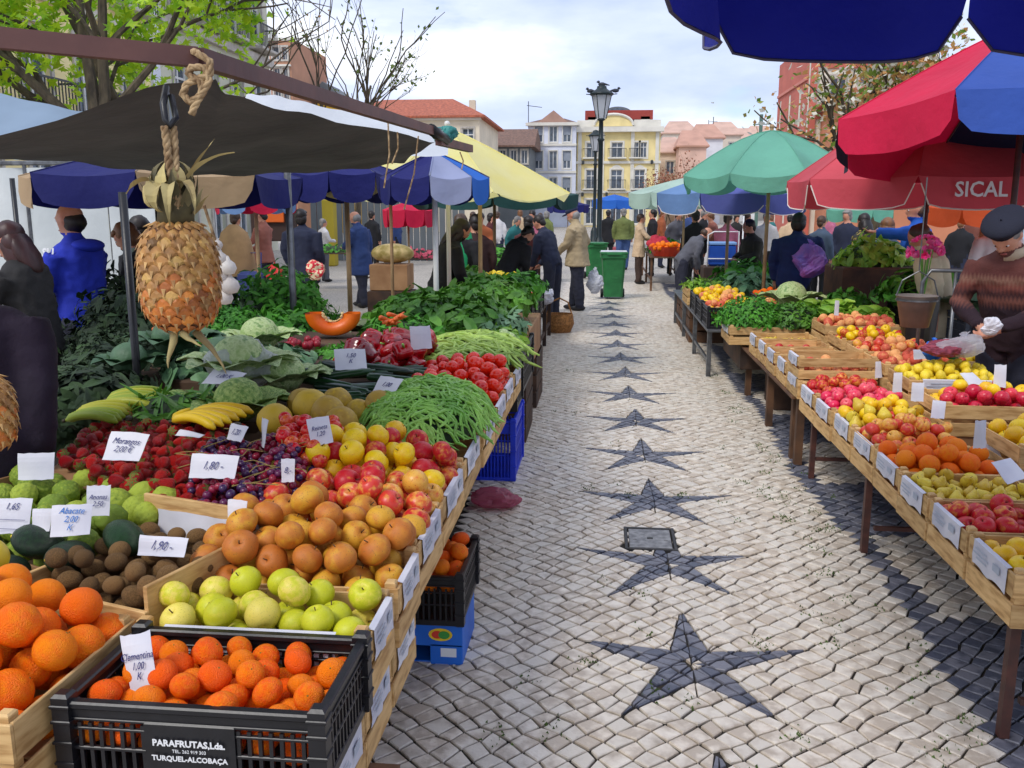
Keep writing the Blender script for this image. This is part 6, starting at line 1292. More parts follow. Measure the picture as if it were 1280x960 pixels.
# ================================================================== UMBRELLAS AND AWNINGS
def cloth(name, c, c2=None, tl=.35): return M(name, c, c2 or tuple(x*.76 for x in c), 1.7, .8, .5, 7, transl=tl, bdist=.03, lo=.3, hi=.75)
navy = cloth('navy_cloth', S(18, 24, 104), tl=.12); navy2 = cloth('deep_navy_cloth', S(14, 16, 50), tl=.06); redc = cloth('crimson_cloth', S(214, 12, 66), tl=.12); bluec = cloth('mid_blue_cloth', S(48, 84, 170), tl=.12)
greenc = cloth('pale_green_cloth', S(120, 192, 166), tl=.3); dgreen = cloth('dark_green_cloth', S(22, 70, 66), tl=.1); yel = cloth('yellow_cloth', S(252, 242, 150), S(254, 250, 200), .45); creamc = cloth('cream_cloth', S(196, 166, 128), tl=.3)
peri = cloth('periwinkle_cloth', S(98, 106, 182), tl=.25); palec = cloth('pale_mint_cloth', S(196, 222, 206), tl=.3); lblue = cloth('light_blue_cloth', S(120, 156, 206), tl=.3); sical = cloth('faded_red_cloth', S(220, 84, 96), tl=.25); salmon = cloth('salmon_cloth', S(224, 112, 96), tl=.3)
skyb = cloth('sky_blue_cloth', S(50, 120, 220), tl=.3); lav = cloth('lavender_cloth', S(176, 184, 220), tl=.3); ygreen = cloth('lime_cloth', S(200, 220, 30), tl=.4); piping = M('white_piping', S(226, 216, 206), None)
polem = M('pale_pole_wood', S(170, 140, 100), S(140, 112, 80), 6, .6); pole_w = M('white_pole', S(214, 212, 206), None, rough=.4)
def Y_near(c): return c[1] < 12
def umbrella(c, R, zr, za, cols, label, n=8, perim=None, a0=0., val=.18, sag=.06, pole=polem, notch=.35, pipe=piping, ribs=True, prad=.022, polelen=None, tilt=(0, 0), scallop=.03, polex=True, pw=1.12):
    t = thing('market_umbrella', label, 'umbrella', (c[0], c[1], 0)); K = 6
    T = Matrix.Translation((0, 0, zr)) @ Matrix.Rotation(tilt[0], 4, 'X') @ Matrix.Rotation(tilt[1], 4, 'Y') @ Matrix.Translation((0, 0, -zr))
    PP = perim or [(math.cos(a0+2*PI*k/n), math.sin(a0+2*PI*k/n)) for k in range(n)]; n = len(PP)
    P = lambda k_, q, z: T @ Vector((PP[k_][0]*R*q, PP[k_][1]*R*q, z))
    for k in range(n):
        a, b = a0+2*PI*k/n, a0+2*PI*(k+1)/n; mt = cols[k % len(cols)]; mb = MB(); vs = []; fs = []
        for j in range(K+1):
            q = j/K
            for i in range(K+1):
                u = i/K; p1 = Vector((*PP[k], 0)); p2 = Vector((*PP[(k+1) % n], 0)); d = p1.lerp(p2, u)
                z = za-(za-zr)*(q**pw); z -= sag*math.sin(PI*u)*q*(1-q*.3)*.6; rr_ = R*q*(1-.03*math.sin(PI*u)*q); z += .022*q*(1-q)*4*math.sin(PI*u)*noise.noise(Vector((d.x*3*q+c[0], d.y*3*q+c[1], k*.7)))*2
                vs.append(T @ Vector((d.x*rr_, d.y*rr_, z)))
        for j in range(K):
            for i in range(K): A = j*(K+1)+i; fs.append((A, A+K+1, A+K+2, A+1))
        mb.add(vs, fs); o = mb.build('panel', mt, t, True)
        if val:
            mb = MB(); vs = []; fs = []; top = vs
            J = 10; rows = 3
            edge = []
            for i in range(J+1):
                u = i/J; p1 = Vector((*PP[k], 0)); p2 = Vector((*PP[(k+1) % n], 0)); d = p1.lerp(p2, u); rr_ = R*(1-.03*math.sin(PI*u))
                z = zr-sag*math.sin(PI*u)*.7*.6
                dep = val*(1-notch*max(0, 1-min(u, 1-u)*J/1.1))+scallop*math.sin(PI*u)
                shr = 1-.02*max(0, 1-min(u, 1-u)*J/1.3)
                for r_ in range(rows+1):
                    f = r_/rows; uu = u+(.5-u)*.05*f if i in (0, J) else u; dd = p1.lerp(p2, uu)
                    vs.append(T @ Vector((dd.x*rr_*(1+.015*f*math.sin(u*9+k)), dd.y*rr_*(1+.015*f*math.sin(u*9+k)), z-dep*f+.001)))
                edge.append(vs[-1])
            for i in range(J):
                for r_ in range(rows): A = i*(rows+1)+r_; fs.append((A, A+1, A+rows+2, A+rows+1))
            mb.add(vs, fs); mb.build('valance', mt, t, True)
            if pipe: MB().tube(edge, .006 if R < 2 else .012, 4).build('piping', pipe, t)
        if Y_near(c) and zr > 1: MB().tube([P(k, q_/6, za-(za-zr)*((q_/6)**pw)+.003) for q_ in range(7)], .0045, 4).build('seam', mt, t)
        if ribs:
            MB().tube([P(k, .02, za-.02), P(k, .5, (za-(za-zr)*.46)-.012), P(k, .98, zr)], .008, 5).build('rib', steel, t)
            MB().tube([P(k, .0, zr-.05), P(k, .5, (za-(za-zr)*.46)-.02)], .006, 5).build('strut', steel, t)
    top = T @ Vector((0, 0, za+.04)); bot = Vector((0, 0, 0)) if polex else T @ Vector((0, 0, zr-.3))
    MB().tube([bot, top], prad, 10).build('pole', pole, t, True)
    MB().ell(top, (.03, .03, .03), 8, 6).build('finial', pole, t, True)
    return t
def at(px, py, Y): return D(px, py, Y)
def umb(px, Y, Rpx, y_rim, y_apex, cols, label, **k):
    """px: centre, Rpx: radius in the photograph at distance Y; heights follow from the sight lines"""
    c = D(px, y_rim, Y); R = Rpx/F*Y; Yn = Y-R*.92
    zr = D(px, y_rim, Yn).z; za = D(px, y_apex, Y).z
    return umbrella((c.x, Y), R, zr, za, cols, label, **k)
# navy umbrella over the photographer's right
sqp = [(1, -1+.5*k) for k in range(4)]+[(1-.5*k, 1) for k in range(4)]+[(-1, 1-.5*k) for k in range(4)]+[(-1+.5*k, -1) for k in range(4)]
sqp = [(x-2.02, y-1.54) for x, y in [(1.17, 3.25), (.34, 3.2), (.10, 2.25), (.05, 1.3), (.6, .4), (1.6, 0), (2.6, 0), (3.4, .6), (3.9, 1.5), (3.7, 2.6), (2.8, 3.3), (1.98, 3.3)]]
umbrella((2.02, 1.54), 1., 2.42, 2.95, [cloth('royal_navy_cloth', S(24, 34, 156), tl=.22)], 'large square navy blue market umbrella overhead at the top right', perim=sqp, val=.20, notch=.5, pipe=M('grey_piping', S(70, 66, 90), None), prad=.02, sag=.05)
cr_ = D(1276, 200, 7.); umbrella((cr_.x, 7.), 1.33, 2.32, 3.03, [bluec, bluec, navy2, navy2, navy2, redc, navy2, redc], 'red and blue panelled umbrella over the right stall', a0=R_(-130), val=.25, notch=.3, pole=rust, pipe=None, tilt=(-.10, 0), sag=.03)
cr_ = D(1163, 200, 9.); u_s = umbrella((cr_.x, 9.), 1.30, 1.97, 2.80, [sical], 'faded red umbrella with white lettering on its valance', a0=R_(-112), val=.23, notch=.75, pole=rust, sag=.03)
umb(962, 11., 105, 216, 163, [greenc], 'pale green umbrella with sagging edge in the middle right', pw=1.5, a0=.2, val=.13, notch=.2, sag=.12, pipe=None)
umb(912, 13., 92, 240, 212, [peri, peri, peri, peri, lblue, peri, peri, peri], 'periwinkle blue umbrella under the green one', a0=.3, val=.24, notch=.3)
umb(856, 17.5, 68, 240, 222, [palec], 'pale mint umbrella on the right of the walkway', a0=.1, val=.25, pipe=None, notch=.1)
umb(872, 21., 80, 238, 220, [lblue], 'light blue umbrella behind the pale mint one', a0=.2, val=.2, pipe=None, notch=.1)
umb(768, 42., 27, 250, 243, [skyb], 'small bright blue umbrella far down the walkway', a0=.1, val=.35, pipe=None, notch=.1)
umb(806, 44., 30, 252, 244, [lblue], 'small pale blue umbrella far down the walkway', a0=.1, val=.3, pipe=None, notch=.1)
umb(710, 40., 26, 256, 250, [navy], 'small dark blue umbrella far down on the left', a0=.1, val=.3, pipe=None, notch=.1)
umb(1000, 15.5, 60, 238, 222, [ygreen], 'lime green umbrella peeking out under the green one', a0=.1, val=.2, pipe=None)
umb(1075, 19., 40, 262, 252, [greenc], 'small green umbrella far back under the SICAL umbrella', a0=.1, val=.2, pipe=None)
umb(1230, 12., 70, 258, 246, [cloth('orange_cloth', S(214, 90, 40))], 'orange awning umbrella far back at the right edge', a0=.1, val=.2, pipe=None)
umb(560, 9., 160, 240, 160, [yel], 'large pale yellow umbrella over the left side of the walkway', a0=-PI/2+.48, val=.0, notch=.1, sag=.18, pole=pole_w)
umb(618, 12.5, 104, 241, 232, [dgreen], 'dark green umbrella below the yellow one', a0=.1, val=.16, notch=.1, pipe=None)
umb(543, 7.2, 68, 220, 190, [lav, skyb, navy, navy, navy, navy, navy, navy], 'navy umbrella with a pale lavender panel beside the yellow one', a0=R_(-84), val=.16, notch=.1, pipe=None, pole=pole_w)
umb(432, 8.0, 72, 215, 195, [navy], 'navy umbrella under the brown awning, right of the grey pole', a0=-PI/2, val=.2, notch=.3, pipe=None)
umb(205, 6.6, 172, 215, 180, [navy, creamc, navy, navy, navy, navy, navy, creamc] , 'navy and cream umbrella under the brown awning on the left', a0=-PI/2-PI/8-.1, val=.18, notch=.4, pipe=None)
umb(488, 12., 46, 246, 212, [salmon], 'salmon red umbrella behind the navy ones', a0=.3, val=.0)
umb(510, 18., 32, 262, 252, [redc], 'small red awning umbrella far left of centre', a0=.1, val=.3, pipe=None)
umb(318, 10., 52, 236, 222, [redc, lblue], 'small red and light blue umbrella behind the pineapple', a0=.2, val=.22, pipe=None)
# SICAL lettering on the near valance panel
cs = u_s.location
# find the two nearest valances by their centre
vals = [o for o in col.objects if o.parent == u_s and o.name.startswith('valance')]
def cen(o): vsum = Vector((0, 0, 0)); [vsum.__iadd__(v.co) for v in o.data.vertices]; return vsum/len(o.data.vertices)
vals.sort(key=lambda o: cen(o).y)
for o in vals[:3]:
    c_ = cen(o); n_ = Vector((c_.x, c_.y, 0)).normalized(); ang = math.atan2(n_.y, n_.x)+PI/2
    if c_.x > -.2:
        textmesh('lettering', 'SICAL', .17, white_print, u_s, (c_.x+n_.x*.03, c_.y+n_.y*.03, c_.z+.0), (PI/2-.04, 0, ang), bold=.003, sx=.95)
pans = [o for o in col.objects if o.parent == u_s and o.name.startswith('panel')]
pans.sort(key=lambda o: cen(o).y)
c_ = cen(pans[0]); 
for o in pans[:2]:
    c_ = cen(o); n_ = Vector((c_.x, c_.y, 0)).normalized(); ang = math.atan2(n_.y, n_.x)+PI/2
    q_ = textmesh('lettering', 'S', .26, white_print, u_s, (c_.x*1.25, c_.y*1.25, c_.z-.035), (R_(24), 0, ang), bold=.004, shear=.3)
# ---- brown awning over the left stall
brown = M('brown_awning_cloth', S(80, 77, 74), S(60, 58, 57), 2.5, .85, .5, 12, transl=.16, bdist=.02)
beamm = M('brown_beam', S(104, 66, 58), S(84, 52, 48), 10, .5, .3, 40)
aw = thing('stall_awning', 'low brown canvas awning on a brown metal beam over the left stall', 'awning', (0, 0, 0))
b0, b1, b2 = D(-60, 42, 1.28), D(247, 72, 1.45), D(548, 166, 3.5)
b3 = D(588, 186, 4.2)
for (p, q, w_) in [(b0, b1, .026), (b1, b2, .026), (b2+Vector((0, 0, -.03)), b3, .028)]: MB().bar(p, q, w_*.9, w_*1.15).build('beam', beamm, aw)
MB().tube([b2-Vector((0, .15, .0)), b2+Vector((.01, .1, -.02))], .021, 10).build('beam_joint', blackpl, aw, True)
# cloth: quad patches, peak tied to the beam near the rope
pk_ = D(210, 108, 2.1); pr = D(262, 98, 2.15); pm = D(420, 150, 3.1); pe = D(545, 176, 4.0)
bl_ = D(-60, 190, 2.6); bm = D(210, 218, 3.9); bn = D(360, 216, 4.3); be = D(505, 203, 4.6); bmid = D(440, 212, 4.5); be2 = D(560, 182, 4.7)
tl0 = D(-60, 205, 2.2)
def patch(rows, name, mt, parent, sub=8, sag=.03):
    """smooth sheet through a grid of points"""
    def cr(p, t):
        n = len(p)-1; x = t*n; i = min(int(x), n-1); f = x-i
        a, b, c, d = p[max(i-1, 0)], p[i], p[i+1], p[min(i+2, n)]
        return .5*((2*b)+(c-a)*f+(2*a-5*b+4*c-d)*f*f+(3*b-a-3*c+d)*f**3)
    NU = sub*(len(rows[0])-1); NV = sub*(len(rows)-1); vs = []; fs = []
    for j in range(NV+1):
        colp = [cr(r, 0) for r in rows]
        for i in range(NU+1):
            p = cr([cr(r, i/NU) for r in rows], j/NV); p = p-Vector((0, 0, sag*math.sin(PI*i/NU)*math.sin(PI*j/NV)))+Vector((0, 0, .012*noise.noise(p*3.1)+.006*math.sin(i*1.1+j*.7))); vs.append(p)
    for j in range(NV):
        for i in range(NU): a = j*(NU+1)+i; fs.append((a, a+1, a+NU+2, a+NU+1))
    return MB().add(vs, fs).build(name, mt, parent, True)
patch([[D(-70, 188, 1.9), pk_, pr, D(300, 122, 2.3), pm, pe], [D(-70, 200, 2.6), D(150, 190, 3.0), D(235, 190, 3.1), D(320, 188, 3.4), D(430, 192, 3.8), D(520, 192, 4.3)], [D(-70, 192, 3.2), D(90, 204, 3.8), D(210, 216, 4.0), D(320, 218, 4.3), D(440, 212, 4.5), be]], 'canvas', brown, aw, 8, .0)
grey_c = M('grey_blue_canvas', S(140, 160, 180), S(120, 138, 156), 1.5, .8, transl=.2)
MB().tube([D(208, 112, 2.1), D(212, 140, 1.6), D(213, 158, 1.43)], .006, 6).build('tie_strap', blackpl, aw)
# poles
for (a, b, z1, Y_, r, mt, lb) in [(153, 240, 0, 4.2, .020, blackpl, 'thin black pole holding the brown awning on the left'), (359, 215, 0, 6.7, .026, steel, 'grey metal pole in the middle of the left stall'), (600, 250, 0, 8.6, .02, polem, 'slightly leaning pale pole right of the green scarf')]:
    p = D(a, b, Y_); tag(MB().tube([(p.x, p.y, 0), (p.x, p.y, p.z)], r, 10).build('awning_pole', mt, smooth=True), lb, 'pole')
p = D(5, 260, 8); 
tag(MB().tube([(D(199, 300, 6).x, 6, 0), (D(199, 300, 6).x, 6, 1.95)], .015, 8).build('awning_pole', blackpl, smooth=True), 'thin black pole just left of the pineapple', 'pole')
tag(MB().tube([(D(23, 300, 7).x, 7, 0), (D(23, 300, 7).x, 7, 1.95)], .02, 8).build('awning_pole', blackpl, smooth=True), 'dark pole between the woman and the cream cloth at the left edge', 'pole')
# light canopy seen above the brown awning at the left, white strips behind the beam
lc = thing('stall_canopy', 'pale grey-blue canopy top seen above the brown awning at the left', 'canopy', (0, 0, 0))
patch([[D(-80, 112, 5.2), D(0, 118, 5.2), D(95, 138, 5.2), D(150, 152, 5.2)], [D(-80, 215, 4.6), D(0, 200, 4.6), D(90, 200, 4.6), D(150, 200, 4.6)]], 'canvas', grey_c, lc)
lc = thing('stall_canopy', 'white canopy edge showing under the brown beam', 'canopy', (0, 0, 0)); whc = cloth('white_canopy_cloth', S(226, 230, 236), tl=.3)
patch([[D(308, 119, 5.8), D(350, 121, 5.8), D(412, 134, 5.8), D(560, 165, 5.8)], [D(290, 190, 5.2), D(360, 190, 5.2), D(420, 190, 5.2), D(560, 195, 5.2)]], 'canvas', whc, lc)
# teal bag tied round the beam, ropes
tag(ob('tied_bag', bagmesh('tied_bag', .10, .07, M('teal_plastic', S(60, 150, 140), S(40, 120, 116), 30, .4, transl=.2), 21, False), None, b2+Vector((.0, .12, -.03))), 'teal plastic bag tied round the end of the beam', 'plastic bag')
for k, (a, b, c_, d_, Y_) in enumerate([(485, 150, 480, 235, 3.2), (497, 165, 490, 205, 3.25), (523, 170, 505, 262, 3.5), (575, 190, 577, 212, 4.1)]):
    p, q = D(a, b, Y_), D(c_, d_, Y_); tag(MB().tube([p, (p+q)/2+Vector((.01, .01, 0)), q], .003, 5).build('cord', rope_m), ['first thin cord hanging from the beam', 'short cord beside the first one on the beam', 'long cord hanging from the far part of the beam', 'knotted cord end hanging at the tip of the beam'][k], 'cord')
# ================================================================== PINEAPPLES
pine_m = M('pineapple_skin', S(194, 154, 84), S(116, 82, 42), 14, .6, .6, 60, island=False, vary=.22, c3=S(170, 120, 62), bdist=.004)
pine_b = M('pineapple_bract', S(206, 166, 104), S(150, 104, 58), 30, .6, vary=.25)
pine_o = M('pineapple_flesh_gap', S(110, 66, 34), S(80, 46, 24), 12, .7)
crown_dk = M('crown_leaf_brown', S(110, 100, 66), S(70, 66, 44), 20, .75, vary=.25)
dry_leaf = M('dry_crown_leaf', S(196, 180, 120), S(140, 120, 76), 8, .7, .3, 30, vary=.2)
pine_r = M('pineapple_ripe_skin', S(212, 136, 56), S(150, 84, 34), 14, .5, .6, 60, vary=.22, c3=S(194, 112, 44), bdist=.004)
def eye2(em):
    e2 = em.copy(); e2.materials[0] = pine_r; return e2
def pineapple(c, label, H=.185, R=.068, crown=True, nroot=3, seed=1):
    t = thing('pineapple', label, 'pineapple', c); rr = random.Random(seed)
    def prof(z): u = (z/H); return R*(max(0, 1-abs(2*u-1.02)**3.4))**.5*(1.0-.05*u)
    MB().lathe([(max(1e-4, prof(H*i/16)*.965), H*i/16) for i in range(17)], 26).build('body', pine_o, t, True)
    def eye():
        mb = MB(); pts = [(-1, 0), (-.55, .62), (0, .95), (.55, .62), (1, 0), (.6, -.55), (0, -.85), (-.6, -.55)]
        vs = [(x*.0138, y*.0128, 0) for x, y in pts]+[(x*.0085, y*.008-.0003, .0034) for x, y in pts]+[(0, -.003, .0046), (0, -.0125, .0062)]
        fs = [(k, (k+1) % 8, 8+(k+1) % 8, 8+k) for k in range(8)]+[(8+k, 8+(k+1) % 8, 16) for k in range(8)]+[(13, 14, 17), (14, 15, 17), (14, 17, 16)]
        mb.add(vs, fs); b_ = [(-.0036, -.001, .0042), (.0036, -.001, .0042), (.0008, -.0140, .0072), (0, -.002, .0058)]; mb.add(b_, [(0, 2, 3), (3, 2, 1), (0, 3, 1)], 1); return mb.mesh('rind_scale', [pine_m, pine_b])
    em = cached('eye', eye); em2 = cached('eye2', lambda: eye2(em)); rows = 13
    for j in range(rows):
        z = H*(.05+.90*j/(rows-1)); r = prof(z); n = max(5, int(round(2*PI*R*.98/.0245))) if r > R*.5 else 8
        if r < .012: continue
        sc_ = r/(R*.98) if r > R*.5 else r/(R*.6)
        for k in range(n):
            a = 2*PI*(k+.5*(j % 2))/n+.05*j; dz = (prof(z+.004)-prof(z-.004))/.008
            nv = Vector((math.cos(a), math.sin(a), -dz)).normalized(); X = Vector((-math.sin(a), math.cos(a), 0)); Yv = nv.cross(X)
            mt = Matrix((X, Yv, nv)).transposed().to_euler(); s = max(.6, min(1.12, sc_*1.06))
            ob('rind_scale', em2 if z < H*.34+rr.gauss(0, .022) else em, t, (math.cos(a)*r*.955, math.sin(a)*r*.955, z), mt, (s*rr.uniform(.94, 1.06), 1.05*rr.uniform(.88, 1.1), rr.uniform(.7, 1.25)))
    for k in range(nroot):
        a = [-1.9, -1.2, 0.1, 2][k % 4]; p = Vector((math.cos(a)*.02, math.sin(a)*.02, .002)); pts = [p]; d = Vector((math.cos(a)*[.3, 1.1, .9, .5][k % 4], math.sin(a)*.1, -1 if k != 1 else -.35))
        for s in range(5): p = p+d*.015; d = d+Vector((rr.uniform(-.3, .3), 0, rr.uniform(-.1, .2))); pts.append(p)
        MB().tube(pts, [.007, .006, .0045, .003, .002, .0006], 6).build('root', dry_leaf, t, True)
    if crown:
        MB().tube([(0, 0, H*.95), (.004, 0, H+.03), (.0, 0, H+.07)], [.030, .028, .018], 14).build('crown_base', M('crown_core', S(96, 88, 56), S(60, 54, 36), 30, .8), t, True)
        L_ = [(-1.75, .10, .028, .9, 3.4), (-1.25, .135, .017, .5, 2.6), (-.75, .13, .016, .7, 2.2), (-1.0, .13, .018, 2.8, -.9), (-.2, .15, .015, 1.0, .7), (.1, .12, .012, 1.2, .1), (2.9, .11, .024, .55, 1.3), (-2.2, .08, .018, .8, 3.0), (-1.5, .06, .016, .7, 3.)]
        for k in range(22):
            a = k*2.4; q = k/22; mb = MB(); leaf(mb, Vector((math.cos(a)*.026, math.sin(a)*.026, H+.005+.055*q)), Vector((math.cos(a)*.45, math.sin(a)*.45, 1)), Vector((math.cos(a), math.sin(a), 0)), .05, .022, -.5+q*2, rr, cup=.4, seg=6); mb.build('crown_leaf', crown_dk if k % 3 else dry_leaf, t)
        for (a, l, w_, up, cu) in L_:
            mb = MB(); d = Vector((math.cos(a), math.sin(a), up+.4)); leaf(mb, Vector((math.cos(a)*.016, math.sin(a)*.016, H+.05)), d, Vector((0, 0, 1)), l*.8, w_*1.15, cu, rr, cup=.5, ruf=.0015, seg=9)
            mb.build('crown_leaf', dry_leaf, t)
    return t
pc_ = D(229, 415, 1.42); ptop = D(229, 275, 1.42); PH = ptop.z-pc_.z
pa = pineapple(pc_, 'whole pineapple hanging upright by a rope in front of the left stall', PH, 51.5/F*1.42)
pineapple(D(-18, 565, 1.42), 'second pineapple hanging cut off by the left edge of the photo', PH*.75, .055, crown=False, nroot=1, seed=3)
tag(MB().tube([D(-18, 470, 1.42), D(-20, 40, 1.36)], .005, 6).build('rope', rope_m), 'rope carrying the second pineapple at the left edge', 'rope')
rp = thing('rope', 'pale twisted rope looped over the beam with the pineapple hanging from it', 'rope', (0, 0, 0))
def twisted(pts, r, seed=0):
    mb = MB(); pts = [Vector(p) for p in pts]; L_ = []
    for i in range(len(pts)-1):
        m = max(2, int((pts[i+1]-pts[i]).length/.004))
        for k in range(m): L_.append(pts[i].lerp(pts[i+1], k/m))
    L_.append(pts[-1])
    for s in range(3):
        q = []
        for i, p in enumerate(L_):
            a = i*.7+s*2*PI/3; d = (L_[min(i+1, len(L_)-1)]-L_[max(i-1, 0)]).normalized(); x = d.cross(Vector((0, 1, .2))).normalized(); y = d.cross(x); q.append(p+(x*math.cos(a)+y*math.sin(a))*r*.5)
        mb.tube(q, r*.62, 5)
    return mb
Yp = 1.40
twisted([D(206, 158, Yp), D(210, 195, Yp), D(216, 235, Yp), D(221, 262, Yp)], .0062).build('strand', rope_m, rp, True)
twisted([D(217, 158, Yp+.01), D(219, 195, Yp+.01), D(221, 235, Yp), D(224, 258, Yp)], .0058).build('strand', rope_m, rp, True)
loop = [D(x, y, 1.385) for x, y in [(246, 66), (262, 76), (263, 92), (250, 98), (234, 104), (228, 118), (238, 128), (252, 118), (262, 100), (256, 84), (240, 84), (235, 92), (252, 104), (252, 118), (244, 132), (239, 143)]]
twisted(loop, .0055).build('knot', rope_m, rp, True)
MB().tube([D(246, 66, 1.385), D(240, 64, 1.47), D(236, 90, 1.49)], .006, 6).build('loop', rope_m, rp, True)
MB().tube([D(208, 108, 1.43), D(204, 130, 1.41), D(207, 150, 1.40), D(212, 158, 1.40), D(220, 148, 1.41), D(214, 120, 1.43)], .0055, 6).build('black_tie', blackpl, rp, True)
# garlic behind the pineapple
gar = M('garlic_white', S(224, 218, 208), S(190, 182, 176), 8, .6, .3, 30)
gt = thing('garlic_string', 'string of pale garlic bulbs hanging behind the pineapple', 'garlic', D(281, 372, 1.62))
for k, (dx, dz, r) in enumerate([(0, 0, .016), (.012, .022, .018), (-.006, .038, .017), (.010, .056, .016), (-.004, .072, .014), (-.008, .098, .010), (-.014, .01, .014)]):
    MB().lathe([(1e-4, -.85*r), (r*.7, -.7*r), (r, -.1*r), (r*.8, .5*r), (r*.3, .9*r), (r*.15, 1.3*r), (1e-4, 1.4*r)], 12).build('bulb', gar, gt, True, (dx, 0, dz))
MB().tube([(-.01, 0, .1), (-.02, -.02, .17)], .003, 5).build('cord', rope_m, gt)
# ================================================================== PEOPLE
def cl(name, rgb, rough=.85, **k): return M(name, S(*rgb), tuple(c*.78 for c in S(*rgb)), 6, rough, .5, 70, bdist=.004, **k)
skin = M('skin', S(206, 150, 122), S(186, 122, 98), 8, .5, .15, 80, sss=.08)
hair_dk = M('dark_hair', S(40, 30, 28), S(22, 18, 18), 14, .5, .8, 60, stretch=(1, 1, .2)); hair_red = M('reddish_brown_hair', S(70, 34, 32), S(44, 22, 22), 14, .45, .8, 60, stretch=(1, 1, .2))
hair_br = M('light_brown_hair', S(140, 96, 62), S(100, 66, 44), 14, .5, .8, 60, stretch=(1, 1, .2)); hair_gr = M('grey_hair', S(150, 146, 142), S(100, 96, 94), 14, .6, .8, 60, stretch=(1, 1, .2))
hair_md = M('brown_hair', S(84, 58, 42), S(54, 38, 28), 14, .5, .8, 60, stretch=(1, 1, .2)); shoe = M('black_shoe', S(26, 24, 26), None, rough=.45)
eye_w = M('eye_white', S(220, 214, 208), None, rough=.3); eye_d = M('eye_iris', S(36, 26, 22), None, rough=.2); lipm = M('lips', S(160, 84, 76), None, rough=.5)
def person(x, y, face, H, label, top, bottom, hair=('short', None), hat=None, lean=0., bend_head=0., arms=('down', 'down'), coat=.0, wide=1., legs=0., vox=.02, feet_z=0., skirt=None, shoe_m=None, crouch=0., detail=0, collar=None, turn=0.):
    """standing figure; face = heading in radians (0 looks along +Y); built once as overlapping limbs and fused to one skin"""
    s = H/1.75; t = thing('person', label, 'person', (x, y, feet_z), -face)
    hip = .92
    Lr = Matrix.Translation((0, 0, hip)) @ Matrix.Rotation(-lean, 4, 'X') @ Matrix.Rotation(turn, 4, 'Z') @ Matrix.Translation((0, 0, -hip))   # lean forward (+Y)
    mb = MB(); bones = []
    def ring_loft(secs, M_=None):   # secs: (cx, cy, z, rx, ry)
        n = 14; vs = []; fs = []
        for (cx, cy, z, rx, ry) in secs:
            for k in range(n): a = 2*PI*k/n; vs.append((cx+rx*math.cos(a), cy+ry*math.sin(a), z))
        for i in range(len(secs)-1):
            for k in range(n): fs.append((i*n+k, i*n+(k+1) % n, (i+1)*n+(k+1) % n, (i+1)*n+k))
        fs.append(tuple(reversed(range(n)))); fs.append(tuple((len(secs)-1)*n+k for k in range(n))); mb.add(vs, fs, 0, M_)
    def bone(a, b, r, lab): bones.append((Vector(a), Vector(b), r, lab))
    w = wide
    tors = [(0, 0, .86, .165*w, .125*w), (0, 0, .96, .178*w, .135*w), (0, .0, 1.08, .165*w, .13*w), (0, 0, 1.2, .178*w, .135*w), (0, -.005, 1.33, .20*w, .135*w), (0, -.01, 1.41, .185*w, .115*w), (0, -.008, 1.455, .11, .085), (0, 0, 1.49, .065, .065)]
    ring_loft(tors, Lr); bone(Lr @ Vector((0, 0, .9)), Lr @ Vector((0, 0, 1.40)), .15*w, 0)
    if coat > 0: ring_loft([(0, -.01, hip-coat, .215*w, .165*w), (0, 0, hip-coat*.5, .20*w, .155*w), (0, 0, hip+.06, .18*w, .14*w)]); bone((0, 0, hip-coat+.05), (0, 0, hip), .19*w, 0)
    # head
    Hd = Lr @ Matrix.Translation((0, 0, 1.50)) @ Matrix.Rotation(-bend_head, 4, 'X')
    if True:
        for c, r in [((0, .012, .125), (.074, .092, .112)), ((0, .045, .065), (.052, .052, .055)), ((0, -.015, .145), (.078, .088, .085)), ((0, .104, .105), (.014, .022, .02)), ((0, .098, .125), (.009, .016, .03)), ((-.077, .0, .115), (.012, .022, .033)), ((.077, .0, .115), (.012, .022, .033)), ((0, .092, .062), (.026, .014, .008)), ((0, .088, .04), (.022, .018, .016)), ((-.03, .088, .148), (.024, .010, .008)), ((.03, .088, .148), (.024, .010, .008))]:
            mb.ell(c, r, 14, 10, 0, Hd)
    ring_loft([(0, .0, 0, 0, 0)][:0] or [(0, -.008, -.06, .062, .062), (0, 0, .07, .052, .056)], Hd)
    bone(Hd @ Vector((0, 0, .02)), Hd @ Vector((0, .01, .16)), .085, 2)
    # legs
    for sx in (-1, 1):
        st = legs*sx; kx = sx*.10
        hipp = Vector((sx*.09, 0, .90)); knee = Vector((kx, st*.5+crouch*.25, .49-crouch*.12)); ank = Vector((kx, st-crouch*.1, .09))
        mb.tube([hipp, hipp.lerp(knee, .5), knee, knee.lerp(ank, .5), ank], [.105*w, .092*w, .074*w, .068*w, .06*w] , 12); bone(hipp, knee, .09, 1); bone(knee, ank+Vector((0, 0, .02)), .07, 1)
        mb.ell((kx, st+.055, .045), (.048, .13, .048), 12, 8); mb.ell((kx, st-.03, .06), (.045, .06, .055), 10, 7); bone((kx, st-.04, .03), (kx, st+.15, .03), .045, 3)
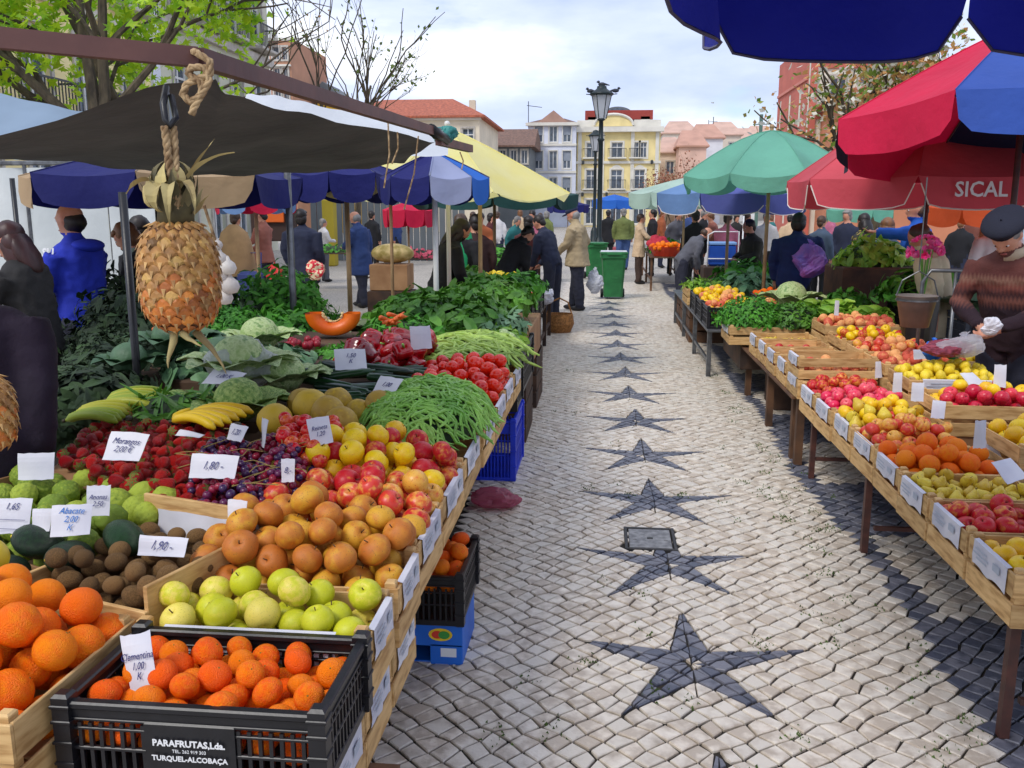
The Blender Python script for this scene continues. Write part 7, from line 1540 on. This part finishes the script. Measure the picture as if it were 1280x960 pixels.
    # arms
    POS = {'down': ((.255, -.03, 1.14), (.25, .05, .89)), 'front': ((.25, .06, 1.16), (.10, .28, 1.12)), 'reach': ((.24, .16, 1.18), (.18, .42, 1.10)), 'low': ((.24, .10, 1.14), (.12, .32, .98)), 'pocket': ((.28, -.07, 1.16), (.20, .06, .96)), 'back': ((.25, -.14, 1.15), (.10, -.19, 1.0)), 'up': ((.26, .14, 1.26), (.06, .22, 1.46)), 'carry': ((.26, -.02, 1.13), (.27, .10, .90)), 'sell': ((.27, .12, 1.17), (.05, .33, 1.10)), 'point': ((.30, .22, 1.36), (.32, .46, 1.38))}
    hands = []
    for sx, ar in zip((-1, 1), arms):
        e_, w_ = (Vector(v) for v in POS[ar]); e_.x *= sx; w_.x *= sx; e_.x *= (.7+.3*w) if w > 1 else 1; sh = Vector((sx*.185*w, -.01, 1.385))
        sh, e_, w_ = Lr @ sh, Lr @ e_, Lr @ w_
        mb.tube([sh, sh.lerp(e_, .5), e_, e_.lerp(w_, .45), w_.lerp(e_, .06)], [.068*w, .062*w, .054*w, .052*w, .043*w], 12); bone(sh, e_, .062*w, 0); bone(e_, w_.lerp(e_, .12), .052, 0)
        d = (w_-e_).normalized(); side = Vector((-sx, 0, 0)); side = (side-d*side.dot(d)).normalized(); nrm = d.cross(side)
        Mh = Matrix((side, nrm, d)).transposed().to_4x4(); Mh.translation = w_
        mb.tube([w_-d*.03, w_+d*.02], .026, 10); mb.ell((0, 0, .05), (.040, .017, .052), 12, 8, 0, Mh)
        for q, (fx, fl_) in enumerate([(.030, .062), (.010, .074), (-.011, .070), (-.031, .054)]):
            c1 = .02+.006*q if not detail else .03; cv = sx*c1
            mb.tube([Mh @ Vector((fx*.9, 0, .075)), Mh @ Vector((fx*1.05, cv*.35, .075+fl_*.5)), Mh @ Vector((fx*1.05, cv*1.4, .075+fl_*.92))], [.0105, .0095, .0075], 8)
        mb.tube([Mh @ Vector((.030, 0, .02)), Mh @ Vector((.056, cv*.4, .055)), Mh @ Vector((.056, cv*.9, .085))], [.013, .011, .009], 8)
        bone(w_, w_+d*.15, .04, 2); hands.append(w_+d*.09)
    if skirt:
        ring_loft([(0, 0, skirt, .23*w, .19*w), (0, 0, .7, .2*w, .17*w), (0, 0, .98, .165*w, .13*w)]); bone((0, 0, skirt), (0, 0, .85), .21*w, 1)
    # fuse
    tmpme = mb.mesh('tmp', skin); tmp = ob('tmp', tmpme); md = tmp.modifiers.new('r', 'REMESH'); md.mode = 'VOXEL'; md.voxel_size = vox; md.use_smooth_shade = True
    sm = tmp.modifiers.new('s', 'SMOOTH'); sm.factor = .5; sm.iterations = 2 if vox > .012 else 3
    dg = bpy.context.evaluated_depsgraph_get(); dg.update(); me = bpy.data.meshes.new_from_object(tmp.evaluated_get(dg)); bpy.data.objects.remove(tmp); bpy.data.meshes.remove(tmpme)
    me.name = 'person'; me.materials.clear()
    for m_ in (top, bottom, skin, shoe_m or shoe): me.materials.append(m_)
    import numpy as np
    nv = len(me.vertices); co = np.empty(nv*3, 'f'); me.vertices.foreach_get('co', co); co = co.reshape(-1, 3)
    best = np.full(nv, 9., 'f'); labv = np.zeros(nv, int)
    for a, b, r, lab in bones:
        A_, B_ = np.array(a), np.array(b); dv = B_-A_; tt_ = np.clip(((co-A_) @ dv)/max(1e-9, dv @ dv), 0, 1); dist = np.linalg.norm(co-(A_+tt_[:, None]*dv), axis=1)-r
        mk = dist < best; best[mk] = dist[mk]; labv[mk] = lab
    seed = x*3.7+y
    nn = np.empty(nv*3, 'f'); me.vertices.foreach_get('normal', nn); nn = nn.reshape(-1, 3)
    for i in range(nv):
        if labv[i] < 2:
            p = Vector(co[i]); f = noise.noise(Vector((p.x*7+seed, p.y*7, p.z*4)))*.020+(.5-abs(noise.noise(Vector((p.x*11, p.y*11+seed, p.z*14)))))*.016-.006
            co[i] += nn[i]*(f+.004)
    if coat > 0 or skirt:
        hem = hip-coat
        if coat > 0:
            labv[(labv == 1) & (co[:, 2] > hem+.005) & (co[:, 2] < 1.0)] = 0; labv[(labv == 0) & (co[:, 2] < hem-.004) & (np.abs(co[:, 0]) < .21*w)] = 1
    me.vertices.foreach_set('co', co.ravel())
    npz = len(me.polygons); lt = np.empty(npz, 'i'); me.polygons.foreach_get('loop_start', lt); lv = np.empty(len(me.loops), 'i'); me.loops.foreach_get('vertex_index', lv)
    me.polygons.foreach_set('material_index', labv[lv[lt]].astype('i')); me.polygons.foreach_set('use_smooth', [True]*npz); me.update()
    ob('body', me, t, scale=s)
    # hair and face
    Hs = Matrix.Diagonal((s, s, s, 1)) @ Hd
    style, hm = hair
    if hm:
        hb = MB()
        if style in ('short', 'bob', 'long', 'scarf'): hb.ell((0, -.018, .150), (.088, .100, .095), 18, 12, 0, Hs); hb.ell((0, -.055, .09), (.070, .055, .07), 14, 9, 0, Hs)
        if style == 'bald': hb.ell((0, -.030, .098), (.0835, .086, .078), 18, 12, 0, Hs)
        if style == 'bob': hb.ell((0, -.03, .09), (.094, .078, .10), 16, 10, 0, Hs); hb.ell((0, .05, .19), (.07, .05, .03), 12, 8, 0, Hs)
        if style == 'long': hb.ell((0, -.03, .08), (.096, .08, .12), 18, 12, 0, Hs); hb.ell((0, -.055, .0), (.10, .062, .17), 18, 14, 0, Hs); hb.ell((.05, -.0, .02), (.045, .06, .13), 14, 10, 0, Hs); hb.ell((-.05, -.0, .02), (.045, .06, .13), 14, 10, 0, Hs)
        if style == 'scarf': hb.ell((0, -.02, .08), (.092, .085, .10), 16, 10, 0, Hs); hb.ell((0, -.03, -.03), (.11, .09, .06), 16, 10, 0, Hs)
        hb.v = [tuple(Vector(p)+Vector((noise.noise(Vector(p)*30), noise.noise(Vector(p)*30+Vector((5, 0, 0))), noise.noise(Vector(p)*18)))*.009) for p in hb.v]
        hb.build('headscarf' if style == 'scarf' else 'hair', hm, t, True)
    if hat:
        kind, hm2 = hat; hb = MB()
        if kind == 'beret': hb.ell((0, .0, .205), (.128, .138, .045), 20, 10, 0, Hs @ Matrix.Rotation(.12, 4, 'X')); hb.ell((0, .0, .185), (.088, .102, .04), 18, 8, 0, Hs); hb.ell((0, 0, .252), (.006, .006, .012), 6, 4, 0, Hs)
        if kind == 'cap': hb.ell((0, -.01, .205), (.098, .118, .062), 20, 10, 0, Hs); hb.ell((0, .115, .175), (.075, .07, .012), 16, 6, 0, Hs)
        hb.build(kind, hm2, t, True)
    if vox < .022:
        for sx in (-1, 1):
            eb = MB().ell((sx*.031, .086, .128), (.013, .010, .009), 10, 7, 0, Hs).ell((sx*.031, .0945, .128), (.006, .004, .006), 8, 6, 1, Hs); eb.build('eye', [eye_w, eye_d], t, True)
        MB().ell((0, .101, .061), (.022, .008, .007), 10, 6, 0, Hs).build('mouth', lipm, t, True)
    if collar:
        MB().lathe([(.085, 1.40), (.075, 1.45), (.064, 1.50), (.072, 1.50), (.09, 1.44)], 16, 0, Matrix.Diagonal((s, s, s, 1)) @ Lr).build('collar', collar, t, True)
    return t, [Matrix.Diagonal((s, s, s, 1)) @ h for h in hands]
def pat(px, Y): v = D(px, 300, Y); return v.x, Y
navyc = cl('navy_coat', (36, 42, 66)); blackc = cl('black_coat', (22, 22, 28)); khaki = cl('khaki_jacket', (176, 156, 122)); dkjean = cl('dark_trousers', (44, 46, 62)); jean = cl('blue_jeans', (64, 90, 140)); brownt = cl('brown_trousers', (70, 52, 44))
beigec = cl('beige_coat', (216, 186, 150)); poncho_m = cl('camel_poncho', (170, 134, 92)); roseb = cl('dusty_rose_jacket', (164, 100, 84)); denim = cl('denim_blue_coat', (44, 66, 116)); olive = cl('olive_jacket', (112, 122, 66)); royal = cl('royal_blue_jacket', (36, 56, 190)); charcoal = cl('charcoal_top', (40, 38, 38)); purple = cl('dark_purple_top', (34, 20, 42))
pinkt = cl('pink_top', (214, 120, 150)); greyt = cl('grey_top', (96, 96, 104)); darkol = cl('dark_olive_jacket', (50, 50, 40)); bluej = cl('blue_anorak', (30, 92, 190)); creamj = cl('cream_jacket', (212, 198, 164)); maroon = cl('maroon_jumper', (86, 36, 36)); whitet = cl('white_shirt', (214, 210, 210)); slate = cl('slate_top', (70, 86, 108)); navj = cl('dark_navy_jacket', (22, 38, 92))
E_ = PI/2
# left side
person(*pat(38, 5.2), -E_*1.0, 1.66, 'woman with long dark reddish hair and charcoal top at the far left, looking left', charcoal, dkjean, ('long', hair_red), lean=.15, bend_head=.35, arms=('reach', 'reach'), vox=.016)
t, _ = person(*pat(98, 6.2), -E_*.9, 1.76, 'balding man in a royal blue hooded jacket seen from the side at the left', royal, dkjean, ('bald', hair_dk), lean=.06, bend_head=.1, wide=1.15, arms=('low', 'low'), vox=.016)
MB().ell((0, -.075, 1.445), (.135, .10, .05), 20, 12).build('hood', royal, t, True)
textmesh('shoulder_letters', 'SU', .085, white_print, t, (-.228, .07, 1.40), (PI/2-.2, 0, -PI/2+.0), bold=.003)
person(*pat(178, 6.9), -E_*1.1, 1.64, 'woman with a light brown bob between the black pole and the pineapple', blackc, dkjean, ('bob', hair_br), lean=.1, bend_head=.55, arms=('front', 'front'), vox=.016, collar=cl('sage_scarf', (150, 166, 150)))
person(*pat(174, 7.6), -E_*.8, 1.66, 'person with black hair right behind the woman with the brown bob', blackc, dkjean, ('short', hair_dk), vox=.03)
person(*pat(-82, 2.75), -.3, 1.68, 'stallholder in a dark purple top cut off by the left edge of the photo', purple, purple, ('short', hair_dk), lean=.2, wide=1.25, arms=('low', 'down'), vox=.02)
t, _ = person(*pat(293, 14.5), .25, 1.68, 'woman in a camel poncho behind the pineapple', poncho_m, jean, ('short', hair_md), lean=.1, vox=.022)
pm_ = MB()
def drape(secs, n=20, seed=0, amp=.02):
    mb = MB(); vs = []; fs = []
    for (cx, cy, z, rx, ry) in secs:
        for k in range(n): a = 2*PI*k/n; f = 1+amp*5*noise.noise(Vector((math.cos(a)*2.2+seed, math.sin(a)*2.2, z*.6)))*(1.6-z); vs.append((cx+rx*f*math.cos(a), cy+ry*f*math.sin(a), z))
    for i in range(len(secs)-1):
        for k in range(n): fs.append((i*n+k, i*n+(k+1) % n, (i+1)*n+(k+1) % n, (i+1)*n+k))
    return mb.add(vs, fs)
drape([(.05, 0, .62, .30, .26), (.02, 0, .9, .33, .24), (0, 0, 1.15, .31, .21), (0, 0, 1.33, .24, .16), (0, 0, 1.42, .12, .1), (0, 0, 1.46, .07, .07)], seed=2, amp=.03).build('poncho', poncho_m, t, True)
person(*pat(329, 15.3), -E_*.9, 1.74, 'woman in a dusty rose jacket and dark trousers talking to the woman in the poncho', roseb, dkjean, ('short', hair_dk), coat=.12, arms=('front', 'low'), bend_head=.1, vox=.02)
person(*pat(378, 13.2), .1, 1.72, 'person in a dark navy coat seen from behind, carrying bright red bags', navyc, dkjean, ('bob', hair_dk), coat=.28, wide=1.25, arms=('down', 'carry'), vox=.022)
tag(ob('shopping_bag', bagmesh('shopping_bag', .30, .48, M('red_bag', S(220, 20, 30), S(200, 16, 24), 8, .5), 31, False), None, D(345, 352, 13.9)-Vector((0, 0, .15))), 'bright red bag hanging low beside the navy coat, left of the grey pole', 'bag')
bg_ = tag(ob('shopping_bag', bagmesh('shopping_bag', .26, .34, M('patterned_bag', S(220, 40, 60), S(240, 220, 180), 22, .5, lo=.48, hi=.54), 32, False), None, D(394, 336, 13.0)-Vector((0, 0, .17))), 'red and white patterned bag carried by the person in the navy coat', 'bag')
tag(ob('shopping_trolley', MB().bbox((0, 0, .40), (.34, .26, .62), .05).lathe([(1e-4, -.02), (.08, -.02), (.08, .02), (1e-4, .02)], 12, 0, Matrix.Translation((.15, .1, .08)) @ Matrix.Rotation(PI/2, 4, 'Y')).tube([(-.12, .13, .6), (-.12, .2, 1.0), (.12, .2, 1.0), (.12, .13, .6)], .012, 6).mesh('shopping_trolley', cl('trolley_blue', (60, 72, 130))), None, (D(315, 375, 14.2).x, 14.2, 0)), 'blue shopping trolley beside the woman in the poncho', 'trolley')
person(*pat(405, 21), .9, 1.5, 'small white-haired person in a white shirt far back on the left', whitet, greyt, ('short', hair_gr), vox=.03, arms=('front', 'front'))
person(*pat(451, 15.5), -1.2, 1.70, 'old man in a long denim-blue coat walking on the left', denim, dkjean, ('bald', hair_gr), coat=.32, lean=.12, bend_head=.3, wide=1.15, arms=('front', 'down'), legs=.12, vox=.02)
person(*pat(466, 24), .5, 1.68, 'dark silhouette of a man far behind the old man', blackc, blackc, ('short', hair_dk), vox=.035)
person(*pat(551, 9.6), E_*.75, 1.66, 'woman with long black hair in a black coat leaning over the leafy greens', blackc, blackc, ('long', hair_dk), lean=.28, bend_head=.45, coat=.3, arms=('low', 'low'), wide=1.1, vox=.018)
t, _ = person(*pat(577, 11.0), .4, 1.66, 'person with a bright green scarf behind the pale pole', blackc, dkjean, ('short', hair_md), vox=.022, arms=('front', 'down'))
drape([(0, .0, 1.0, .14, .17), (0, .01, 1.2, .15, .17), (0, 0, 1.42, .12, .12), (0, 0, 1.5, .07, .08)], seed=4).build('scarf', M('green_scarf', S(30, 170, 110), S(20, 140, 90), 8, .7), t, True)
person(*pat(594, 11.6), -.4, 1.65, 'person in dark brown behind the leaning pole', cl('dark_brown_top', (60, 34, 34)), blackc, ('short', hair_dk), vox=.03)
person(*pat(632, 12.4), E_*.6, 1.60, 'stooping person in black behind the oranges of the second left stall', blackc, blackc, ('short', hair_dk), lean=.55, bend_head=.3, arms=('low', 'low'), wide=1.15, vox=.022)
person(*pat(660, 14.6), -.5, 1.62, 'woman in a maroon top deep behind the second left stall', maroon, blackc, ('bob', hair_dk), vox=.03)
person(*pat(691, 14.2), -E_*.7, 1.68, 'man in a dark navy jacket bending over the second left stall', navyc, dkjean, ('short', hair_dk), lean=.35, bend_head=.25, arms=('low', 'low'), wide=1.1, vox=.02)
px_, py_ = pat(722, 15.4)
t, hn = person(px_, py_, -E_*.82, 1.75, 'big man in a khaki jacket and flat cap beside the left stalls', khaki, dkjean, ('bald', hair_gr), hat=('cap', cl('dark_blue_cap', (46, 52, 84))), lean=.07, bend_head=.35, coat=.16, wide=1.28, arms=('low', 'pocket'), legs=.10, vox=.014)
tag(ob('plastic_bag', bagmesh('plastic_bag', .26, .42, M('white_carrier', S(220, 222, 228), None, rough=.4, transl=.4), 33, True), None, (px_+.30, py_+.1, .28)), 'white carrier bag hanging behind the man in the khaki jacket', 'plastic bag')
# right side and middle
person(*pat(779, 26), 0., 1.74, 'man in an olive jacket and jeans walking away down the middle', olive, jean, ('short', hair_gr), coat=.05, wide=1.15, vox=.022, legs=.1)
person(*pat(760, 30), .2, 1.70, 'person in black walking away in the middle distance', blackc, blackc, ('short', hair_dk), wide=1.1, vox=.03, coat=.3)
tag(MB().bbox((0, 0, 0), (.3, .12, .34), .04).build('shopping_bag', cl('dusky_pink_bag', (170, 80, 90)), loc=(D(772, 318, 27).x, 27., .45)), 'dusky pink bag carried by the person in black', 'bag')
person(*pat(799, 21.1), E_*.95, 1.62, 'woman in a beige coat and brown trousers at the far right stall', beigec, brownt, ('short', hair_md), coat=.24, arms=('front', 'reach'), vox=.018, lean=.05)
person(*pat(815, 23.5), -E_, 1.72, 'person in a dark coat with a red scarf beyond the beige-coated woman', blackc, blackc, ('short', hair_dk), vox=.03, collar=cl('red_scarf', (180, 30, 40)))
tag(ob('shopping_bag', bagmesh('shopping_bag', .40, .5, cl('rose_red_bag', (196, 50, 70)), 34, False), None, (D(822, 305, 20.2).x, 20.2, .72)), 'rose red sack standing on the far right table', 'bag')
person(*pat(853, 15.8), E_*.9, 1.58, 'stooping man in a grey jacket over the bright leafy greens', greyt, dkjean, ('bald', hair_md), lean=.7, bend_head=.2, arms=('low', 'low'), wide=1.1, vox=.022)
person(*pat(868, 18), -.3, 1.70, 'dark-haired person in black behind the stooping man', blackc, blackc, ('short', hair_dk), vox=.03)
person(*pat(905, 17.5), .6, 1.66, 'person in a pink top behind the blue cool box', pinkt, dkjean, ('short', hair_dk), lean=.2, arms=('low', 'low'), vox=.024)
person(*pat(943, 13.6), -E_*1.2, 1.58, 'dark-haired seller in a dark olive jacket beside the cool box', darkol, blackc, ('short', hair_dk), lean=.1, bend_head=.3, arms=('front', 'front'), wide=1.15, vox=.02)
person(*pat(996, 11.2), .35, 1.68, 'woman with a dark ponytail in a navy blue jacket with her hand to her face', navj, blackc, ('bob', hair_dk), lean=.1, bend_head=.15, wide=1.2, arms=('down', 'up'), vox=.018)
tag(ob('shopping_bag', bagmesh('shopping_bag', .34, .42, M('lilac_bag', S(180, 110, 190), S(120, 110, 200), 5, .5, transl=.3), 35, True), None, (D(1012, 340, 10.8).x, 10.8, .92)), 'lilac and blue carrier bag hanging at the arm of the navy-jacketed woman', 'bag')
person(*pat(1026, 17), .8, 1.6, 'person far behind the leafy bunches, orange box beside', slate, blackc, ('short', hair_md), vox=.035)
person(*pat(1080, 14), -.6, 1.66, 'long-haired woman in a dark patterned top under the SICAL umbrella', M('patterned_top', S(30, 28, 26), S(150, 130, 50), 24, .7, lo=.5, hi=.62), blackc, ('long', hair_dk), vox=.026, bend_head=.3)
person(*pat(1108, 11.2), .3, 1.62, 'woman in a slate blue top turned away, left of the blue anorak', slate, jean, ('bob', hair_br), vox=.022, bend_head=.2)
person(*pat(1146, 10.8), -E_*.9, 1.84, 'man in a bright blue anorak pointing to the left', bluej, dkjean, ('bald', hair_md), bend_head=.2, arms=('point', 'down'), wide=1.2, vox=.018)
person(*pat(1180, 8.4), -E_*.8, 1.62, 'person in a cream jacket behind the pink flowers', creamj, dkjean, ('short', hair_md), lean=.25, bend_head=.4, coat=.3, wide=1.15, vox=.02)
person(*pat(1247, 12.), .1, 1.70, 'grey-haired man in white seen from behind under the SICAL umbrella', whitet, blackc, ('short', hair_gr), vox=.026, wide=1.15)
person(*pat(1283, 13.), .2, 1.68, 'person in pale blue at the right edge of the photo', cl('pale_blue_shirt', (170, 200, 226)), blackc, ('short', hair_dk), vox=.03)
sx_, sy_ = 2.55, 5.85
jumper = M('patterned_jumper', S(60, 30, 34), S(30, 18, 26), 8, .95, .9, 160, bdist=.006)
_t = jumper.node_tree; _nd = _t.nodes; _b = _nd['Principled BSDF']; _co = _nd.new('ShaderNodeTexCoord'); _sp = _nd.new('ShaderNodeSeparateXYZ'); _rp = _nd.new('ShaderNodeValToRGB'); _wv = _nd.new('ShaderNodeTexWave'); _ad = _nd.new('ShaderNodeMath'); _ad.operation = 'MULTIPLY_ADD'; _mm = _nd.new('ShaderNodeMath'); _mm.operation = 'MULTIPLY_ADD'
_wv.inputs['Scale'].default_value = 14; _wv.inputs['Distortion'].default_value = 1.5; _t.links.new(_co.outputs['Object'], _sp.inputs[0]); _t.links.new(_co.outputs['Object'], _wv.inputs[0])
_mm.inputs[1].default_value = 1.6; _mm.inputs[2].default_value = -1.35; _t.links.new(_sp.outputs[2], _mm.inputs[0]); _ad.inputs[1].default_value = .03; _t.links.new(_wv.outputs[1], _ad.inputs[0]); _t.links.new(_mm.outputs[0], _ad.inputs[2]); _t.links.new(_ad.outputs[0], _rp.inputs[0])
_e = _rp.color_ramp.elements; _e[0].position = 0; _e[0].color = (*S(46, 26, 34), 1); _e[1].position = 1; _e[1].color = (*S(104, 62, 54), 1)
for _p, _c in ((.42, S(40, 22, 32)), (.50, S(118, 70, 58)), (.56, S(60, 32, 34)), (.64, S(112, 58, 48)), (.70, S(128, 92, 76)), (.76, S(92, 48, 44))): _q = _e.new(_p); _q.color = (*_c, 1)
_t.links.new(_rp.outputs[0], _b.inputs['Base Color'])
t, hn = person(sx_, sy_, PI+.75, 1.66, 'old seller in a black beret and maroon patterned jumper bent over his hands', jumper, dkjean, ('short', hair_gr), hat=('beret', cl('black_beret', (24, 26, 44))), lean=.30, bend_head=.6, wide=1.05, arms=('sell', 'sell'), vox=.0105, detail=1, collar=cl('cream_collar', (196, 178, 150)))
t.scale = (1.06,)*3
tag(ob('paper_bag', bagmesh('paper_bag', .11, .12, paper, 41, False), None, (sx_-.30, sy_-.40, .98)), 'small white paper packet held in the seller’s hands', 'paper bag')
# crowd in the middle distance
crowd_cols = [blackc, navyc, maroon, greyt, beigec, roseb, olive, whitet, denim, pinkt, charcoal, cl('rust_top', (170, 90, 50)), cl('teal_top', (40, 110, 110))]
rr = random.Random(77); k = 0
names_ = {id(blackc): 'black', id(navyc): 'navy', id(maroon): 'maroon', id(greyt): 'grey', id(beigec): 'beige', id(roseb): 'dusty rose', id(olive): 'olive', id(whitet): 'white', id(denim): 'denim blue', id(pinkt): 'pink', id(charcoal): 'charcoal', id(crowd_cols[11]): 'rust', id(crowd_cols[12]): 'teal'}
for (px, Y) in [(612, 22), (622, 27), (640, 21), (650, 30), (668, 24), (676, 33), (683, 28), (826, 27), (842, 24), (857, 29), (876, 25), (894, 23), (918, 27), (930, 22), (958, 21), (968, 28), (985, 24), (1040, 22), (1058, 18), (1094, 20), (600, 18), (590, 24), (497, 27), (1200, 17), (1216, 22)]:
    c = crowd_cols[(k*5+2) % 13]; hr = [hair_dk, hair_md, hair_gr, hair_br][k % 4]; hn_ = ['dark', 'brown', 'grey', 'light brown'][k % 4]
    side = 'left' if px < 740 else 'right'; order = 'at %s of the crowd, head in line with photo column %d' % (side, px)
    where = ('beneath the dark green umbrella' if 590 <= px < 700 else 'near the lamp post' if 700 <= px < 775 else 'below the far blue umbrellas' if px < 830 else 'below the pale mint umbrella' if px < 880 else 'below the periwinkle umbrella' if px < 1000 else 'under the SICAL umbrella' if px > 1000 else 'by the salmon umbrella')
    person(*pat(px, Y), rr.uniform(-PI, PI), rr.uniform(1.58, 1.74), 'distant %s-haired shopper in %s %s, about %d steps away' % (hn_, names_[id(c)], where, int(Y*1.4)), c, crowd_cols[(k*3) % 2], ('short' if k % 3 else 'bob', hr), vox=.045, lean=rr.uniform(0, .3), arms=(rr.choice(['down', 'front', 'low']), 'down'), coat=rr.choice([0, .2])); k += 1
for k, (px, Y, lb) in enumerate([(415, 19, 'low table of green vegetables beside the white-haired person'), (525, 17, 'low table with pink trays behind the cardboard box')]):
    x = D(px, 300, Y).x; stall_table(x-.8, x+.8, Y-.4, Y+.4, .8, lb, wood_dk, 2)
    leaf_heap('vegetables' if k == 0 else 'pink_trays', (x, Y, .80), (.7, .35, .18), 200, .12, .06, leaf_m if k == 0 else cl('pink_goods', (214, 90, 110)), 130+k, label='green vegetables on the table beside the white-haired person' if k == 0 else 'pink goods on the table behind the cardboard box')
